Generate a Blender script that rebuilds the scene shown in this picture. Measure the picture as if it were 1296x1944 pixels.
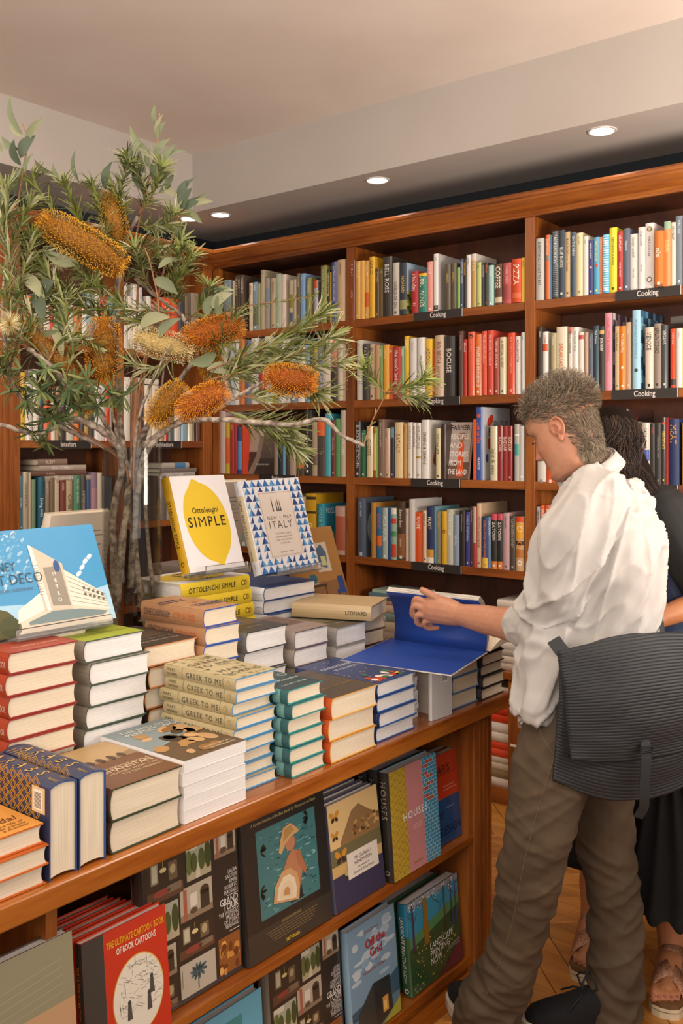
import bpy, bmesh, math, random
from mathutils import Vector, Matrix, Euler, noise
R = random.Random(7)
S = bpy.context.scene
COL = S.collection
for _o in list(bpy.data.objects): bpy.data.objects.remove(_o)
PI = math.pi

# ---------------------------------------------------------------- camera
HC = 1.57; FPX = 1790.; CX0, CY0 = 648., 848.; YAW = math.radians(38.5)
cam = bpy.data.cameras.new('camera'); cam.sensor_fit = 'VERTICAL'; cam.sensor_height = 36; cam.sensor_width = 24
cam.lens = FPX/1944*36; cam.shift_y = -(972-CY0)/1944; cam.clip_start = .05
camo = bpy.data.objects.new('camera', cam); COL.objects.link(camo)
camo.location = (0, 0, HC); camo.rotation_euler = (PI/2, 0, YAW); S.camera = camo
FW = Vector((-math.sin(YAW), math.cos(YAW), 0)); RT = Vector((math.cos(YAW), math.sin(YAW), 0))
def at(x, y, X=None, Y=None, Z=None, t=None):
    d = FW+RT*((x-CX0)/FPX)+Vector((0, 0, -(y-CY0)/FPX))
    if X is not None: t = X/d.x
    elif Y is not None: t = Y/d.y
    elif Z is not None: t = (Z-HC)/d.z
    return Vector((0, 0, HC))+d*t

# ---------------------------------------------------------------- world, lamps, exposure
w = bpy.data.worlds.new('world'); S.world = w; w.use_nodes = True
bg = w.node_tree.nodes['Background']; bg.inputs[0].default_value = (1.0, .90, .80, 1); bg.inputs[1].default_value = .5
def area(name, loc, rot, sx, sy, power, col):
    l = bpy.data.lights.new(name, 'AREA'); l.shape = 'RECTANGLE'; l.size = sx; l.size_y = sy; l.energy = power; l.color = col
    o = bpy.data.objects.new(name, l); COL.objects.link(o); o.location = loc; o.rotation_euler = rot
    return o
# shop-front daylight far behind and to the right of the camera; ceiling panels above the aisle
area('shopfront_daylight', (3.8, -.6, 1.9), (math.radians(84), 0, math.radians(68)), 3.0, 2.4, 62, (1.0, .96, .93))
area('added_upward_fill', (-.6, -1.4, 1.9), (math.radians(146), 0, math.radians(30)), 2.4, 1.2, 210, (1.0, .88, .78))  # unseen lamp added behind the camera to brighten the ceiling
area('added_upward_fill', (.5, 2.7, 1.5), (math.radians(140), 0, math.radians(76)), 1.2, .7, 110, (1.0, .86, .74))  # unseen lamp added right of the frame to brighten soffit and bulkhead
area('ceiling_panel_light', (-.3, .2, 3.12), (0, 0, 0), 2.0, 2.0, 24, (1.0, .90, .78))
area('ceiling_panel_light', (-2.7, 1.3, 3.14), (0, 0, 0), 1.0, 1.6, 20, (1.0, .88, .74))
S.view_settings.view_transform = 'Standard'; S.view_settings.look = 'None'
S.view_settings.gamma = 1; S.view_settings.use_curve_mapping = False; S.view_settings.exposure = -.38
S.cycles.max_bounces = 7; S.cycles.diffuse_bounces = 4; S.cycles.transparent_max_bounces = 12
S.cycles.use_denoising = True

# ---------------------------------------------------------------- helpers
def lin(h):
    if not isinstance(h, str): return tuple(h)[:3]
    h = h.lstrip('#')
    if len(h) == 3: h = ''.join(c*2 for c in h)
    o = []
    for i in (0, 2, 4):
        c = int(h[i:i+2], 16)/255
        o.append(c/12.92 if c <= .04045 else ((c+.055)/1.055)**2.4)
    return tuple(o)
def tag(o, label=None, cat=None, group=None, kind=None):
    if label: o['label'] = label
    if cat: o['category'] = cat
    if group: o['group'] = group
    if kind: o['kind'] = kind
    return o
def link(name, me, parent=None, loc=None, mat=None):
    o = bpy.data.objects.new(name, me); COL.objects.link(o)
    if mat is not None and me is not None and not me.materials: me.materials.append(mat)
    if parent is not None: o.parent = parent
    if loc is not None: o.location = loc
    return o
def mk(name, v, f, mat=None, parent=None, cols=None, smooth=False, loc=None):
    me = bpy.data.meshes.new(name); me.from_pydata([tuple(p) for p in v], [], f)
    if cols is not None:
        at_ = me.color_attributes.new('Col', 'FLOAT_COLOR', 'CORNER')
        buf = []
        for p, c in zip(f, cols): buf += (list(c)+[1.0])*len(p)
        at_.data.foreach_set('color', buf)
    if smooth: me.polygons.foreach_set('use_smooth', [True]*len(f))
    me.update()
    return link(name, me, parent, loc, mat)
def empty(name, loc=(0, 0, 0), rz=0):
    o = bpy.data.objects.new(name, None); o.empty_display_size = .1; COL.objects.link(o); o.location = loc; o.rotation_euler = (0, 0, rz)
    return o
class MB:
    def __init__(s): s.v = []; s.f = []; s.c = []
    def box(s, a, b, col=None):
        x0, y0, z0 = a; x1, y1, z1 = b; n = len(s.v)
        s.v += [(x0, y0, z0), (x1, y0, z0), (x1, y1, z0), (x0, y1, z0), (x0, y0, z1), (x1, y0, z1), (x1, y1, z1), (x0, y1, z1)]
        s.f += [(n, n+3, n+2, n+1), (n+4, n+5, n+6, n+7), (n, n+1, n+5, n+4), (n+1, n+2, n+6, n+5), (n+2, n+3, n+7, n+6), (n+3, n, n+4, n+7)]
        s.c += [col]*6; return s
    def prism(s, pts, axis, a, b, col=None):   # closed polygon extruded along an axis
        n = len(s.v); m = len(pts)
        for w_ in (a, b):
            for p, q in pts: s.v.append({'x': (w_, p, q), 'y': (p, w_, q), 'z': (p, q, w_)}[axis])
        s.f.append(tuple(range(n, n+m))[::-1]); s.f.append(tuple(range(n+m, n+2*m)))
        for i in range(m):
            j = (i+1) % m; s.f.append((n+i, n+j, n+m+j, n+m+i))
        s.c += [col]*(m+2); return s
    def tube(s, pts, rad, seg=8, col=None, cap=True):
        pts = [Vector(p) for p in pts]; n0 = len(s.v); up = Vector((0, 0, 1)); prev = None
        for i, p in enumerate(pts):
            d = (pts[min(i+1, len(pts)-1)]-pts[max(i-1, 0)]).normalized()
            if prev is None:
                a = d.cross(up if abs(d.z) < .9 else Vector((1, 0, 0))).normalized()
            else:
                a = (prev-d*prev.dot(d)).normalized()
            prev = a; b = d.cross(a); r = rad[i] if hasattr(rad, '__len__') else rad
            for k in range(seg):
                t = 2*PI*k/seg; s.v.append(tuple(p+a*(math.cos(t)*r)+b*(math.sin(t)*r)))
        for i in range(len(pts)-1):
            for k in range(seg):
                k2 = (k+1) % seg; s.f.append((n0+i*seg+k, n0+i*seg+k2, n0+(i+1)*seg+k2, n0+(i+1)*seg+k)); s.c.append(col)
        if cap:
            s.f.append(tuple(range(n0, n0+seg))[::-1]); e = n0+(len(pts)-1)*seg; s.f.append(tuple(range(e, e+seg))); s.c += [col]*2
        return s
    def build(s, name, mat, parent=None, smooth=False, bevel=0, loc=None):
        cols = s.c if s.c and s.c[0] is not None else None
        o = mk(name, s.v, s.f, mat, parent, cols, smooth, loc)
        if bevel:
            m = o.modifiers.new('bevel', 'BEVEL'); m.width = bevel; m.segments = 2; m.limit_method = 'ANGLE'
        return o

# ---------------------------------------------------------------- materials
def newmat(name):
    m = bpy.data.materials.new(name); m.use_nodes = True; nt = m.node_tree
    return m, nt, nt.nodes['Principled BSDF'], nt.nodes, nt.links
def ramp(nodes, stops):
    r = nodes.new('ShaderNodeValToRGB'); e = r.color_ramp.elements
    while len(e) < len(stops): e.new(.5)
    for el, (p, c) in zip(e, stops): el.position = p; el.color = (*lin(c), 1)
    return r
def add_bump(nt, b, height, strength=.2, dist=.002):
    bp = nt.nodes.new('ShaderNodeBump'); bp.inputs['Strength'].default_value = strength; bp.inputs['Distance'].default_value = dist
    nt.links.new(height, bp.inputs['Height']); nt.links.new(bp.outputs[0], b.inputs['Normal']); return bp
def noise_tex(nt, scale, detail=4, vec=None, sc=(1, 1, 1), coord='Object', dist=0):
    n = nt.nodes.new('ShaderNodeTexNoise'); n.inputs['Scale'].default_value = scale; n.inputs['Detail'].default_value = detail
    n.inputs['Distortion'].default_value = dist
    tc = nt.nodes.new('ShaderNodeTexCoord'); mp = nt.nodes.new('ShaderNodeMapping'); mp.inputs['Scale'].default_value = sc
    nt.links.new(tc.outputs[coord], mp.inputs[0]); nt.links.new(mp.outputs[0], n.inputs['Vector']); return n
def plain(name, col, rough=.6, bump=0, bscale=200, metal=0, spec=.5, sheen=0, var=None, vscale=6):
    m, nt, b, N, L = newmat(name)
    b.inputs['Base Color'].default_value = (*lin(col), 1); b.inputs['Roughness'].default_value = rough; b.inputs['Metallic'].default_value = metal
    b.inputs['Specular IOR Level'].default_value = spec
    if sheen: b.inputs['Sheen Weight'].default_value = sheen
    if var:
        n = noise_tex(nt, vscale, 5); r = ramp(N, [(.3, col), (.7, var)]); L.new(n.outputs[0], r.inputs[0]); L.new(r.outputs[0], b.inputs['Base Color'])
    if bump:
        n = noise_tex(nt, bscale, 3); add_bump(nt, b, n.outputs[0], bump, .001)
    return m
def wood(name, stops, sc, rough=.32, coat=.25, scale=6, bump=.08):
    m, nt, b, N, L = newmat(name)
    n = noise_tex(nt, scale, 7, sc=sc, dist=.6); n2 = noise_tex(nt, scale*9, 3, sc=sc)
    mx = N.new('ShaderNodeMath'); mx.operation = 'MULTIPLY_ADD'; mx.inputs[1].default_value = .35; L.new(n2.outputs[0], mx.inputs[0]); L.new(n.outputs[0], mx.inputs[2])
    r = ramp(N, stops); L.new(mx.outputs[0], r.inputs[0]); L.new(r.outputs[0], b.inputs['Base Color'])
    b.inputs['Roughness'].default_value = rough; b.inputs['Coat Weight'].default_value = coat; b.inputs['Coat Roughness'].default_value = .25
    add_bump(nt, b, n2.outputs[0], bump, .0008); return m
WS = [(.42, '#54280f'), (.62, '#84471a'), (.82, '#a05e26')]
M = {}
M['wood_x'] = wood('cherry_wood_grain_x', WS, (.15, 1.6, 1.6))
M['wood_y'] = wood('cherry_wood_grain_y', WS, (1.6, .15, 1.6))
M['wood_z'] = wood('cherry_wood_grain_z', WS, (1.6, 1.6, .15))
M['wood_dark'] = wood('cherry_back_panel', [(.4, '#331709'), (.8, '#542a11')], (1.4, 1.4, .2), rough=.5, coat=.05)
M['table_y'] = wood('table_wood', [(.42, '#642e0c'), (.62, '#904c14'), (.82, '#ac6624')], (1.6, .15, 1.6), rough=.25, coat=.5)
M['plaster'] = plain('ceiling_plaster', '#dcd0c6', .85, .12, 60, var='#d4c6bb', vscale=2)
M['wall'] = plain('wall_paint', '#b9b2ab', .8, .15, 60, var='#b2aaa2', vscale=1.5)
def m_print(name, rough, coat=0, emis=0):
    m, nt, b, N, L = newmat(name)
    a = N.new('ShaderNodeVertexColor'); a.layer_name = 'Col'; L.new(a.outputs[0], b.inputs['Base Color'])
    b.inputs['Roughness'].default_value = rough; b.inputs['Coat Weight'].default_value = coat; b.inputs['Coat Roughness'].default_value = .12
    n = noise_tex(nt, 260, 2); add_bump(nt, b, n.outputs[0], .05, .0005); return m
M['print'] = m_print('printed_cover', .5, .15)
M['gloss'] = m_print('laminated_cover', .32, .6)
def m_pages(name, a_, b_):
    m, nt, b, N, L = newmat(name)
    n = noise_tex(nt, 1, 4, sc=(6, 1400, 6)); r = ramp(N, [(.35, a_), (.62, b_)]); L.new(n.outputs[0], r.inputs[0]); L.new(r.outputs[0], b.inputs['Base Color'])
    b.inputs['Roughness'].default_value = .85; add_bump(nt, b, n.outputs[0], .25, .0006); return m
M['pages'] = m_pages('page_edges_cream', '#cdbda2', '#e6dac4')
M['pages_w'] = m_pages('page_edges_white', '#cfccca', '#efedeb')

# ---------------------------------------------------------------- glyphs: every letter once, then laid out by hand
_G = {}
def glyph(ch, wt=0):
    if ch in 'MWNmw': wt = 0
    k = (ch, wt)
    if k in _G: return _G[k]
    cu = bpy.data.curves.new('t', 'FONT'); cu.resolution_u = 2; cu.offset = wt
    o = bpy.data.objects.new('t', cu); COL.objects.link(o)
    def dims(s):
        cu.body = s; bpy.context.view_layer.update(); return o.dimensions.x
    adv = dims('H'+ch+'H')-dims('HH')
    vs, fs = [], []
    if ch != ' ':
        cu.body = ch; dg = bpy.context.evaluated_depsgraph_get(); me = bpy.data.meshes.new_from_object(o.evaluated_get(dg))
        vs = [(p.co.x, p.co.y) for p in me.vertices]; fs = [tuple(p.vertices) for p in me.polygons]; bpy.data.meshes.remove(me)
    bpy.data.objects.remove(o); bpy.data.curves.remove(cu)
    _G[k] = (vs, fs, adv); return _G[k]
for _c in ''.join(chr(i) for i in range(32, 123)): glyph(_c, 0); glyph(_c, .01)
def text_width(s, size, sx=1, wt=0, sp=0): return sum(glyph(c, wt)[2]+sp for c in s)*size*sx

class Art:
    """flat print laid on a surface: polygons and letters in surface units (metres, u right, v up)"""
    def __init__(s, fn, step=.00022, vs=1): s.fn = fn; s.step = step; s.vs = vs; s.v = []; s.f = []; s.c = []; s.L = 1
    def poly(s, pts, col, L=None):
        L = s.L if L is None else L; n = len(s.v)
        for u, v in pts: s.v.append(s.fn(u, v, L*s.step))
        s.f.append(tuple(range(n, n+len(pts)))); s.c.append(lin(col)); return s
    def rect(s, u0, v0, u1, v1, col, L=None):
        if s.vs > 1:
            for i in range(s.vs): a, b = v0+(v1-v0)*i/s.vs, v0+(v1-v0)*(i+1)/s.vs; s.poly([(u0, a), (u1, a), (u1, b), (u0, b)], col, L)
            return s
        return s.poly([(u0, v0), (u1, v0), (u1, v1), (u0, v1)], col, L)
    def ell(s, u, v, ru, rv, col, L=None, n=28, rot=0):
        c, q = math.cos(rot), math.sin(rot)
        return s.poly([(u+c*ru*math.cos(t)-q*rv*math.sin(t), v+q*ru*math.cos(t)+c*rv*math.sin(t)) for t in [2*PI*i/n for i in range(n)]], col, L)
    def line(s, u0, v0, u1, v1, wd, col, L=None):
        d = math.hypot(u1-u0, v1-v0) or 1; a, b = -(v1-v0)/d*wd/2, (u1-u0)/d*wd/2
        return s.poly([(u0-a, v0-b), (u1-a, v1-b), (u1+a, v1+b), (u0+a, v0+b)], col, L)
    def grid(s, u0, v0, u1, v1, nu, nv, fcol, L=None):   # picture made of many small flat patches
        for i in range(nu):
            for j in range(nv):
                a, b = i/nu, j/nv; s.rect(u0+(u1-u0)*a, v0+(v1-v0)*b, u0+(u1-u0)*(i+1)/nu, v0+(v1-v0)*(j+1)/nv, fcol((i+.5)/nu, (j+.5)/nv), L)
        return s
    def text(s, u, v, size, txt, col, al='l', sx=1, wt=0, sp=0, rot=0, fit=None, L=None, it=0):
        L = (s.L+2) if L is None else L
        wd = text_width(txt, size, sx, wt, sp)
        if fit and wd > fit: sx *= fit/wd; wd = fit
        x = {'l': 0, 'c': -wd/2, 'r': -wd}[al]; c, q = math.cos(rot), math.sin(rot); cc = lin(col)
        for ch in txt:
            vs, fs, adv = glyph(ch, wt); n = len(s.v)
            for a, b in vs:
                a2 = x+(a+b*it)*size*sx; b2 = b*size; s.v.append(s.fn(u+a2*c-b2*q, v+a2*q+b2*c, L*s.step))
            for f in fs: s.f.append(tuple(n+i for i in f)); s.c.append(cc)
            x += (adv+sp)*size*sx
        return s
    def build(s, name, parent, mat=None):
        if not s.f: return None
        return mk(name, s.v, s.f, mat or M['print'], parent, s.c)

# ---------------------------------------------------------------- books. local axes: spine at x=0 facing -x, width +x, thickness y, height z
BK = [0]
def book(W, T, H, col, hard=True, pg='pages', name='book', spine=None, cover=None, back=None, board=None, gloss=False, inset=None, cseg=5, lip=None, inner=None):
    th = .0026 if hard else .0006; ov = (.0032 if hard else .0) if lip is None else lip
    bu = min(.006, T*.14) if hard else 0
    th = min(th, T*.2)
    ys = [-T/2+T*i/cseg for i in range(cseg+1)]
    bx = lambda y: -bu*(1-(2*y/T)**2)
    outer = [(W, -T/2), (.5*W, -T/2)]+[(bx(y), y) for y in ys]+[(.5*W, T/2), (W, T/2)]
    inn = [(W, -T/2+th), (.5*W, -T/2+th)]+[(bx(y)+th, max(-T/2+th, min(T/2-th, y))) for y in ys]+[(.5*W, T/2-th), (W, T/2-th)]
    n = len(outer); v = []; f = []; c = []; cc = lin(col); ci = lin(inner or board or col); cb = lin(board or col)
    for z in (0, H):
        v += [(x, y, z) for x, y in outer]+[(x, y, z) for x, y in inn]
    for i in range(n-1):
        f.append((i, 2*n+i, 2*n+i+1, i+1)); c.append(cc)
        f.append((n+i, n+i+1, 3*n+i+1, 3*n+i)); c.append(ci)
        f.append((i, i+1, n+i+1, n+i)); c.append(cb)
        f.append((2*n+i, 3*n+i, 3*n+i+1, 2*n+i+1)); c.append(cb)
    f += [(0, n, 3*n, 2*n), (n-1, 3*n-1, 4*n-1, 2*n-1)]; c += [cb, cb]
    mat = M['gloss'] if gloss else M['print']
    b = mk(name, v, f, mat, None, c); b['_i'] = BK[0]; BK[0] += 1
    # page block, slightly hollow at the fore edge
    x0, x1, z0, z1, t = th*.6, W-max(ov, .0008)-(inset or 0), max(ov, .0006), H-max(ov, .0006), T/2-th*1.02
    hol = .004 if hard else 0
    pv = []; pf = []; prof = [(x0, -t), (x1, -t), (x1-hol*.8, -t*.5), (x1-hol, 0), (x1-hol*.8, t*.5), (x1, t), (x0, t), (x0-bu*.7, 0)]
    m = len(prof)
    for z in (z0, z1): pv += [(x, y, z) for x, y in prof]
    for i in range(m): j = (i+1) % m; pf.append((i, j, m+j, m+i))
    pf.append(tuple(range(m))[::-1]); pf.append(tuple(range(m, 2*m)))
    mk('pages', pv, pf, M[pg], b)
    e = .0003
    if spine:
        a = Art(lambda u, q, l: (bx(max(-T/2, min(T/2, -q)))-e-l, -q, H-u), vs=6 if bu > 0 else 1)   # u runs down the spine, v towards the viewer's right
        spine(a, H, T); a.build('spine_lettering', b, mat)
    if cover:
        a = Art(lambda u, q, l: (u, -T/2-e-l, q)); cover(a, W, H); a.build('cover_print', b, mat)
    if back:
        a = Art(lambda u, q, l: (W-u, T/2+e+l, q)); back(a, W, H); a.build('back_print', b, mat)
    return b
def place(b, M4): b.matrix_world = M4; return b
def mat_cols(x, y, z, o):
    m = Matrix.Identity(4)
    for i, c in enumerate((x, y, z, o)):
        for j in range(3): m[j][i] = c[j]
    return m
# ================================================================ ROOM
YU, YL, XU = 3.83, 3.672, -4.0           # fronts of the far case (upper, lower) and of the corner case
def struct(o): o['kind'] = 'structure'; return o
YB, XB = 4.14, -4.31
struct(MB().box((XB-.1, YB, 0), (2.2, YB+.1, 3.3)).build('wall_back', M['wall']))
struct(MB().box((XB-.1, -2.6, 0), (XB, YB, 3.3)).build('wall_left', M['wall']))
struct(MB().box((XB-.1, -2.6, 3.17), (2.2, YB+.1, 3.27)).build('ceiling', M['plaster']))
MB().box((XB, YB-.004, 2.66), (2.2, YB, 2.853)).build('painted_shade_far', plain('painted_recess_shade', '#22262c', .9))['kind'] = 'structure'  # dark strip painting in the shade on the wall above the far cornice
MB().box((XB, -.5, 2.66), (XB+.004, YB-.004, 2.853)).build('painted_shade_left', bpy.data.materials['painted_recess_shade'])['kind'] = 'structure'  # same painted-in shade along the left wall
# bulkheads over the cases (drop to 2.853)
mb = MB(); mb.box((XB, 3.54, 2.853), (2.2, YB, 3.17)); struct(mb.build('trim_1', M['wall']))
mb = MB(); mb.box((XB, -2.6, 2.853), (-3.86, 3.54, 3.17)); struct(mb.build('trim_2', M['wall']))
# floor: dark sub-floor and oak planks laid in a chevron, each its own board
floor = struct(MB().box((XB-.1, -2.6, -.05), (2.2, YB+.1, -.004)).build('floor', plain('floor_joint', '#2c1608', .8)))
def m_oak(name, rot):
    m, nt, b, N, L = newmat(name)
    n = noise_tex(nt, 6, 7, sc=(.3, 4, 4), dist=.8); n2 = noise_tex(nt, 50, 4, sc=(.1, 3, 1)); oi = N.new('ShaderNodeObjectInfo')
    for nd in N:
        if nd.type == 'MAPPING': nd.inputs['Rotation'].default_value = (0, 0, rot)
    ad = N.new('ShaderNodeVectorMath'); ad.operation = 'ADD'; mp = [nd for nd in N if nd.type == 'MAPPING'][0]; L.new(mp.outputs[0], ad.inputs[0]); L.new(oi.outputs['Random'], ad.inputs[1]); L.new(ad.outputs[0], n.inputs['Vector'])
    r = ramp(N, [(.3, '#a0662a'), (.55, '#c4853c'), (.8, '#d29a50')]); L.new(n.outputs[0], r.inputs[0])
    hs = N.new('ShaderNodeHueSaturation'); mr = N.new('ShaderNodeMapRange'); mr.inputs['To Min'].default_value = .74; mr.inputs['To Max'].default_value = 1.1
    L.new(oi.outputs['Random'], mr.inputs[0]); L.new(mr.outputs[0], hs.inputs['Value']); L.new(r.outputs[0], hs.inputs['Color']); L.new(hs.outputs[0], b.inputs['Base Color'])
    b.inputs['Roughness'].default_value = .3; b.inputs['Coat Weight'].default_value = .3; b.inputs['Coat Roughness'].default_value = .2
    add_bump(nt, b, n2.outputs[0], .1, .001); return m
M['oak1'] = m_oak('oak_chevron_boards', -PI/4); M['oak0'] = m_oak('oak_chevron_boards_mirrored', PI/4)
# chevron bands, boards at +-45 degrees, seams parallel to the far case
bw, pw = .52, .123
for bi, y0 in enumerate([1.29, 1.81, 2.33, 2.85, 3.37]):
    s_ = 1 if bi % 2 else -1; y1 = min(y0+bw, 3.80); base = None
    for k in range(36):
        x = -3.0+k*pw
        if not (-2.75 < x+(s_*bw/2) < .75): continue
        if base is None:
            g = .0013; h = .0012; ln = y1-y0; P4 = [(0, 0), (pw, 0), (pw+s_*ln, ln), (s_*ln, ln)]; c_ = (pw/2+s_*ln/2, ln/2)
            sh2 = lambda p, e: (p[0]+(c_[0]-p[0])*0+(1 if p[0]-s_*p[1] < pw/2 else -1)*e*1.414, p[1]+(1 if p[1] < ln/2 else -1)*e)
            v = [(*sh2(p, g), -.012) for p in P4]+[(*sh2(p, g), -h) for p in P4]+[(*sh2(p, g+h), 0) for p in P4]
            f = [(8, 9, 10, 11)]+[(i+o_, (i+1) % 4+o_, (i+1) % 4+4+o_, i+4+o_) for o_ in (0, 4) for i in range(4)]
            base = mk('plank', v, f, M['oak%d' % (bi % 2)], floor); o = base
        else: o = base.copy(); COL.objects.link(o)
        o.location = (x, y0, 0)
# ---------------------------------------------------------------- bookcases
FZ = [2.222, 1.808, 1.414, 1.007]
stx = [-4.012, -2.99, -1.97, -.95, .07]
far_case = tag(empty('bookcase', (-2, YU, 0)), 'tall cherry wood bookcase along the far wall behind the man', 'bookcase')
inv = Matrix.Translation((2, -YU, 0))
def part(mb, name, mat, parent, bevel=.0015, shift=(0, 0, 0)):
    mb.v = [(x-shift[0], y-shift[1], z-shift[2]) for x, y, z in mb.v]
    return mb.build(name, mat, parent, bevel=bevel)
FS = (-2, YU, 0)
for i, x in enumerate(stx):
    w_ = .024 if i else .035
    part(MB().box((x-w_, YU, .585), (x+w_, YB-.03, 2.60)), 'stile', M['wood_z'], far_case, shift=FS)
    if i:
        part(MB().box((x-.022, YL, 0.07), (x+.022, YU+.25, .56)), 'lower_stile', M['wood_z'], far_case, shift=FS)
for i in range(4):
    for z in FZ:
        part(MB().box((stx[i]+.02, YU+.004, z-.038), (stx[i+1]-.02, YB-.03, z)), 'shelf', M['wood_x'], far_case, shift=FS)
    part(MB().box((stx[i]+.02, YL+.005, .31), (stx[i+1]-.02, YU+.25, .35)) if i != 1 else MB().box((stx[i]+.02, YU+.1, .31), (stx[i+1]-.5, YU+.25, .35)), 'lower_shelf', M['wood_x'], far_case, shift=FS)
part(MB().box((-4.04, YB-.03, .0), (.1, YB-.001, 2.68)), 'back_panel', M['wood_dark'], far_case, shift=FS)
part(MB().box((-4.0, YL-.012, .556), (.1, YB-.03, .588)), 'ledge', M['wood_x'], far_case, shift=FS)
part(MB().box((-4.0, YL+.004, 0), (.1, YB-.03, .07)), 'plinth', M['wood_x'], far_case, shift=FS)
part(MB().box((-4.02, YU+.01, 2.60), (.1, YB-.03, 2.66)), 'top_panel', M['wood_dark'], far_case, shift=FS)
def crown_prof(s=1):   # (depth outwards, z): cornice with bead, cove and fillet
    return [(0, 2.598), (.014, 2.598), (.016, 2.606), (.022, 2.610), (.026, 2.618), (.022, 2.626), (.030, 2.630), (.040, 2.642), (.056, 2.652), (.066, 2.660), (.068, 2.668), (.078, 2.672), (.080, 2.684), (.074, 2.694), (0, 2.694)]
mb = MB(); pr = crown_prof()
mb.v = []
def crown(name, parent, sh, kind):
    v = []; f = []; n = len(pr)
    for e in (0, 1):
        for d, z in pr:
            if kind == 'far': p = ((XU+d) if e == 0 else .1, YU-d, z)
            else: p = (XU+d, (YU-d) if e == 0 else -.5, z)
            v.append((p[0]-sh[0], p[1]-sh[1], p[2]-sh[2]))
    for i in range(n):
        j = (i+1) % n; q = (i, j, n+j, n+i); f.append(q if kind != 'far' else q[::-1])
    f += [tuple(range(n)), tuple(range(n, 2*n))[::-1]]
    return mk(name, v, f, M['wood_x'] if kind == 'far' else M['wood_y'], parent)
crown('cornice', far_case, FS, 'far')
# fluted corner strip
def fluted(mb, axis, a, b, front, z0, z1, n=4, dep=.006):
    # a..b along the case front, real grooves
    w_ = (b-a)/(2*n+1); pts = []
    for i in range(2*n+1):
        d = dep if i % 2 else 0
        pts += [(a+i*w_, d), (a+(i+1)*w_, d)]
    if axis == 'x': poly = [(p, front+d) for p, d in pts]+[(b, front+.03), (a, front+.03)]
    else: poly = [(front-d, p) for p, d in pts]+[(front-.03, b), (front-.03, a)]
    mb.prism(poly, 'z', z0, z1); return mb
part(fluted(MB(), 'x', XU+.004, -3.945, YU-.008, .0, 2.598, 3, .004), 'fluted_pilaster', M['wood_z'], far_case, 0, FS)
# corner case on the left wall
LS = (XU, 2.8, 0)
left_case = tag(empty('bookcase', LS), 'cherry wood bookcase on the left wall behind the vase of branches', 'bookcase')
LZ = [2.09, 1.60, 1.165, .72]
ly = [2.55, 3.165, 3.77]
for i, y in enumerate(ly):
    part(MB().box((XB+.03, y-.018, .0), (XU, y+.018, 2.60)), 'stile', M['wood_z'], left_case, shift=LS)
for i in range(2):
    for z in LZ: part(MB().box((XB+.03, ly[i]+.018, z-.036), (XU-.004, ly[i+1]-.018, z)), 'shelf', M['wood_y'], left_case, shift=LS)
part(MB().box((XB+.001, -.5, 0), (XB+.03, 3.83, 2.68)), 'back_panel', M['wood_dark'], left_case, shift=LS)
part(fluted(MB(), 'y', 2.36, 2.56, XU+.010, .0, 2.598, 5, .006), 'fluted_pilaster', M['wood_z'], left_case, 0, LS)
part(fluted(MB(), 'y', 3.765, 3.815, XU+.008, .0, 2.598, 2, .005), 'fluted_pilaster', M['wood_z'], left_case, 0, LS)
part(MB().box((XB+.03, 2.30, .0), (XU, 2.36, 2.60)), 'stile', M['wood_z'], left_case, shift=LS)
part(MB().box((XB+.03, 2.30, 2.60), (XU-.004, 3.83, 2.66)), 'top_panel', M['wood_dark'], left_case, shift=LS)
crown('cornice', left_case, LS, 'left')
# shelf signs
def sign(par, sh, x0, x1, z, txt, kind):
    h = .043
    if kind == 'far':
        s_ = part(MB().box((x0, YU-.002, z-.040), (x1, YU+.006, z+.001)), 'shelf_label', plain_black, par, 0, sh)
        a = Art(lambda u, q, l: (x0+u-sh[0], YU-.0022-l-sh[1], z-.038+q-sh[2]))
    else:
        s_ = part(MB().box((XU-.006, x0, z-.040), (XU+.002, x1, z+.001)), 'shelf_label', plain_black, par, 0, sh)
        a = Art(lambda u, q, l: (XU+.0022+l-sh[0], x0+u-sh[1], z-.038+q-sh[2]))
    a.text((x1-x0)*.5, .009, .034, txt, '#d8d2cc', 'c', sx=.78, wt=.012)
    o = a.build('lettering', s_); a2 = Art(a.fn); a2.rect(x1-x0-.003, .001, x1-x0, .039, '#d8d2cc'); a2.build('label_end', s_); return s_
plain_black = plain('black_card', '#2b2724', .5)
def fx_(x, y=900): return at(x, y, Y=YU).x
def ly_(x, y=830): return at(x, y, X=XU).y
for a, b, z in [(786, 878, FZ[0]), (782, 873, FZ[1]), (780, 873, FZ[2]), (781, 876, FZ[3]), (1168, 1293, FZ[0]), (1162, 1287, FZ[1]), (1162, 1287, FZ[2])]:
    sign(far_case, FS, fx_(a), fx_(b), z, 'Cooking', 'far')
sign(far_case, FS, fx_(492), fx_(562), FZ[2], 'Fashion', 'far')
sign(left_case, LS, ly_(84), ly_(173), LZ[1], 'Interiors', 'left')
sign(left_case, LS, ly_(275), ly_(344), LZ[1], 'Architecture', 'left')
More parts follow.
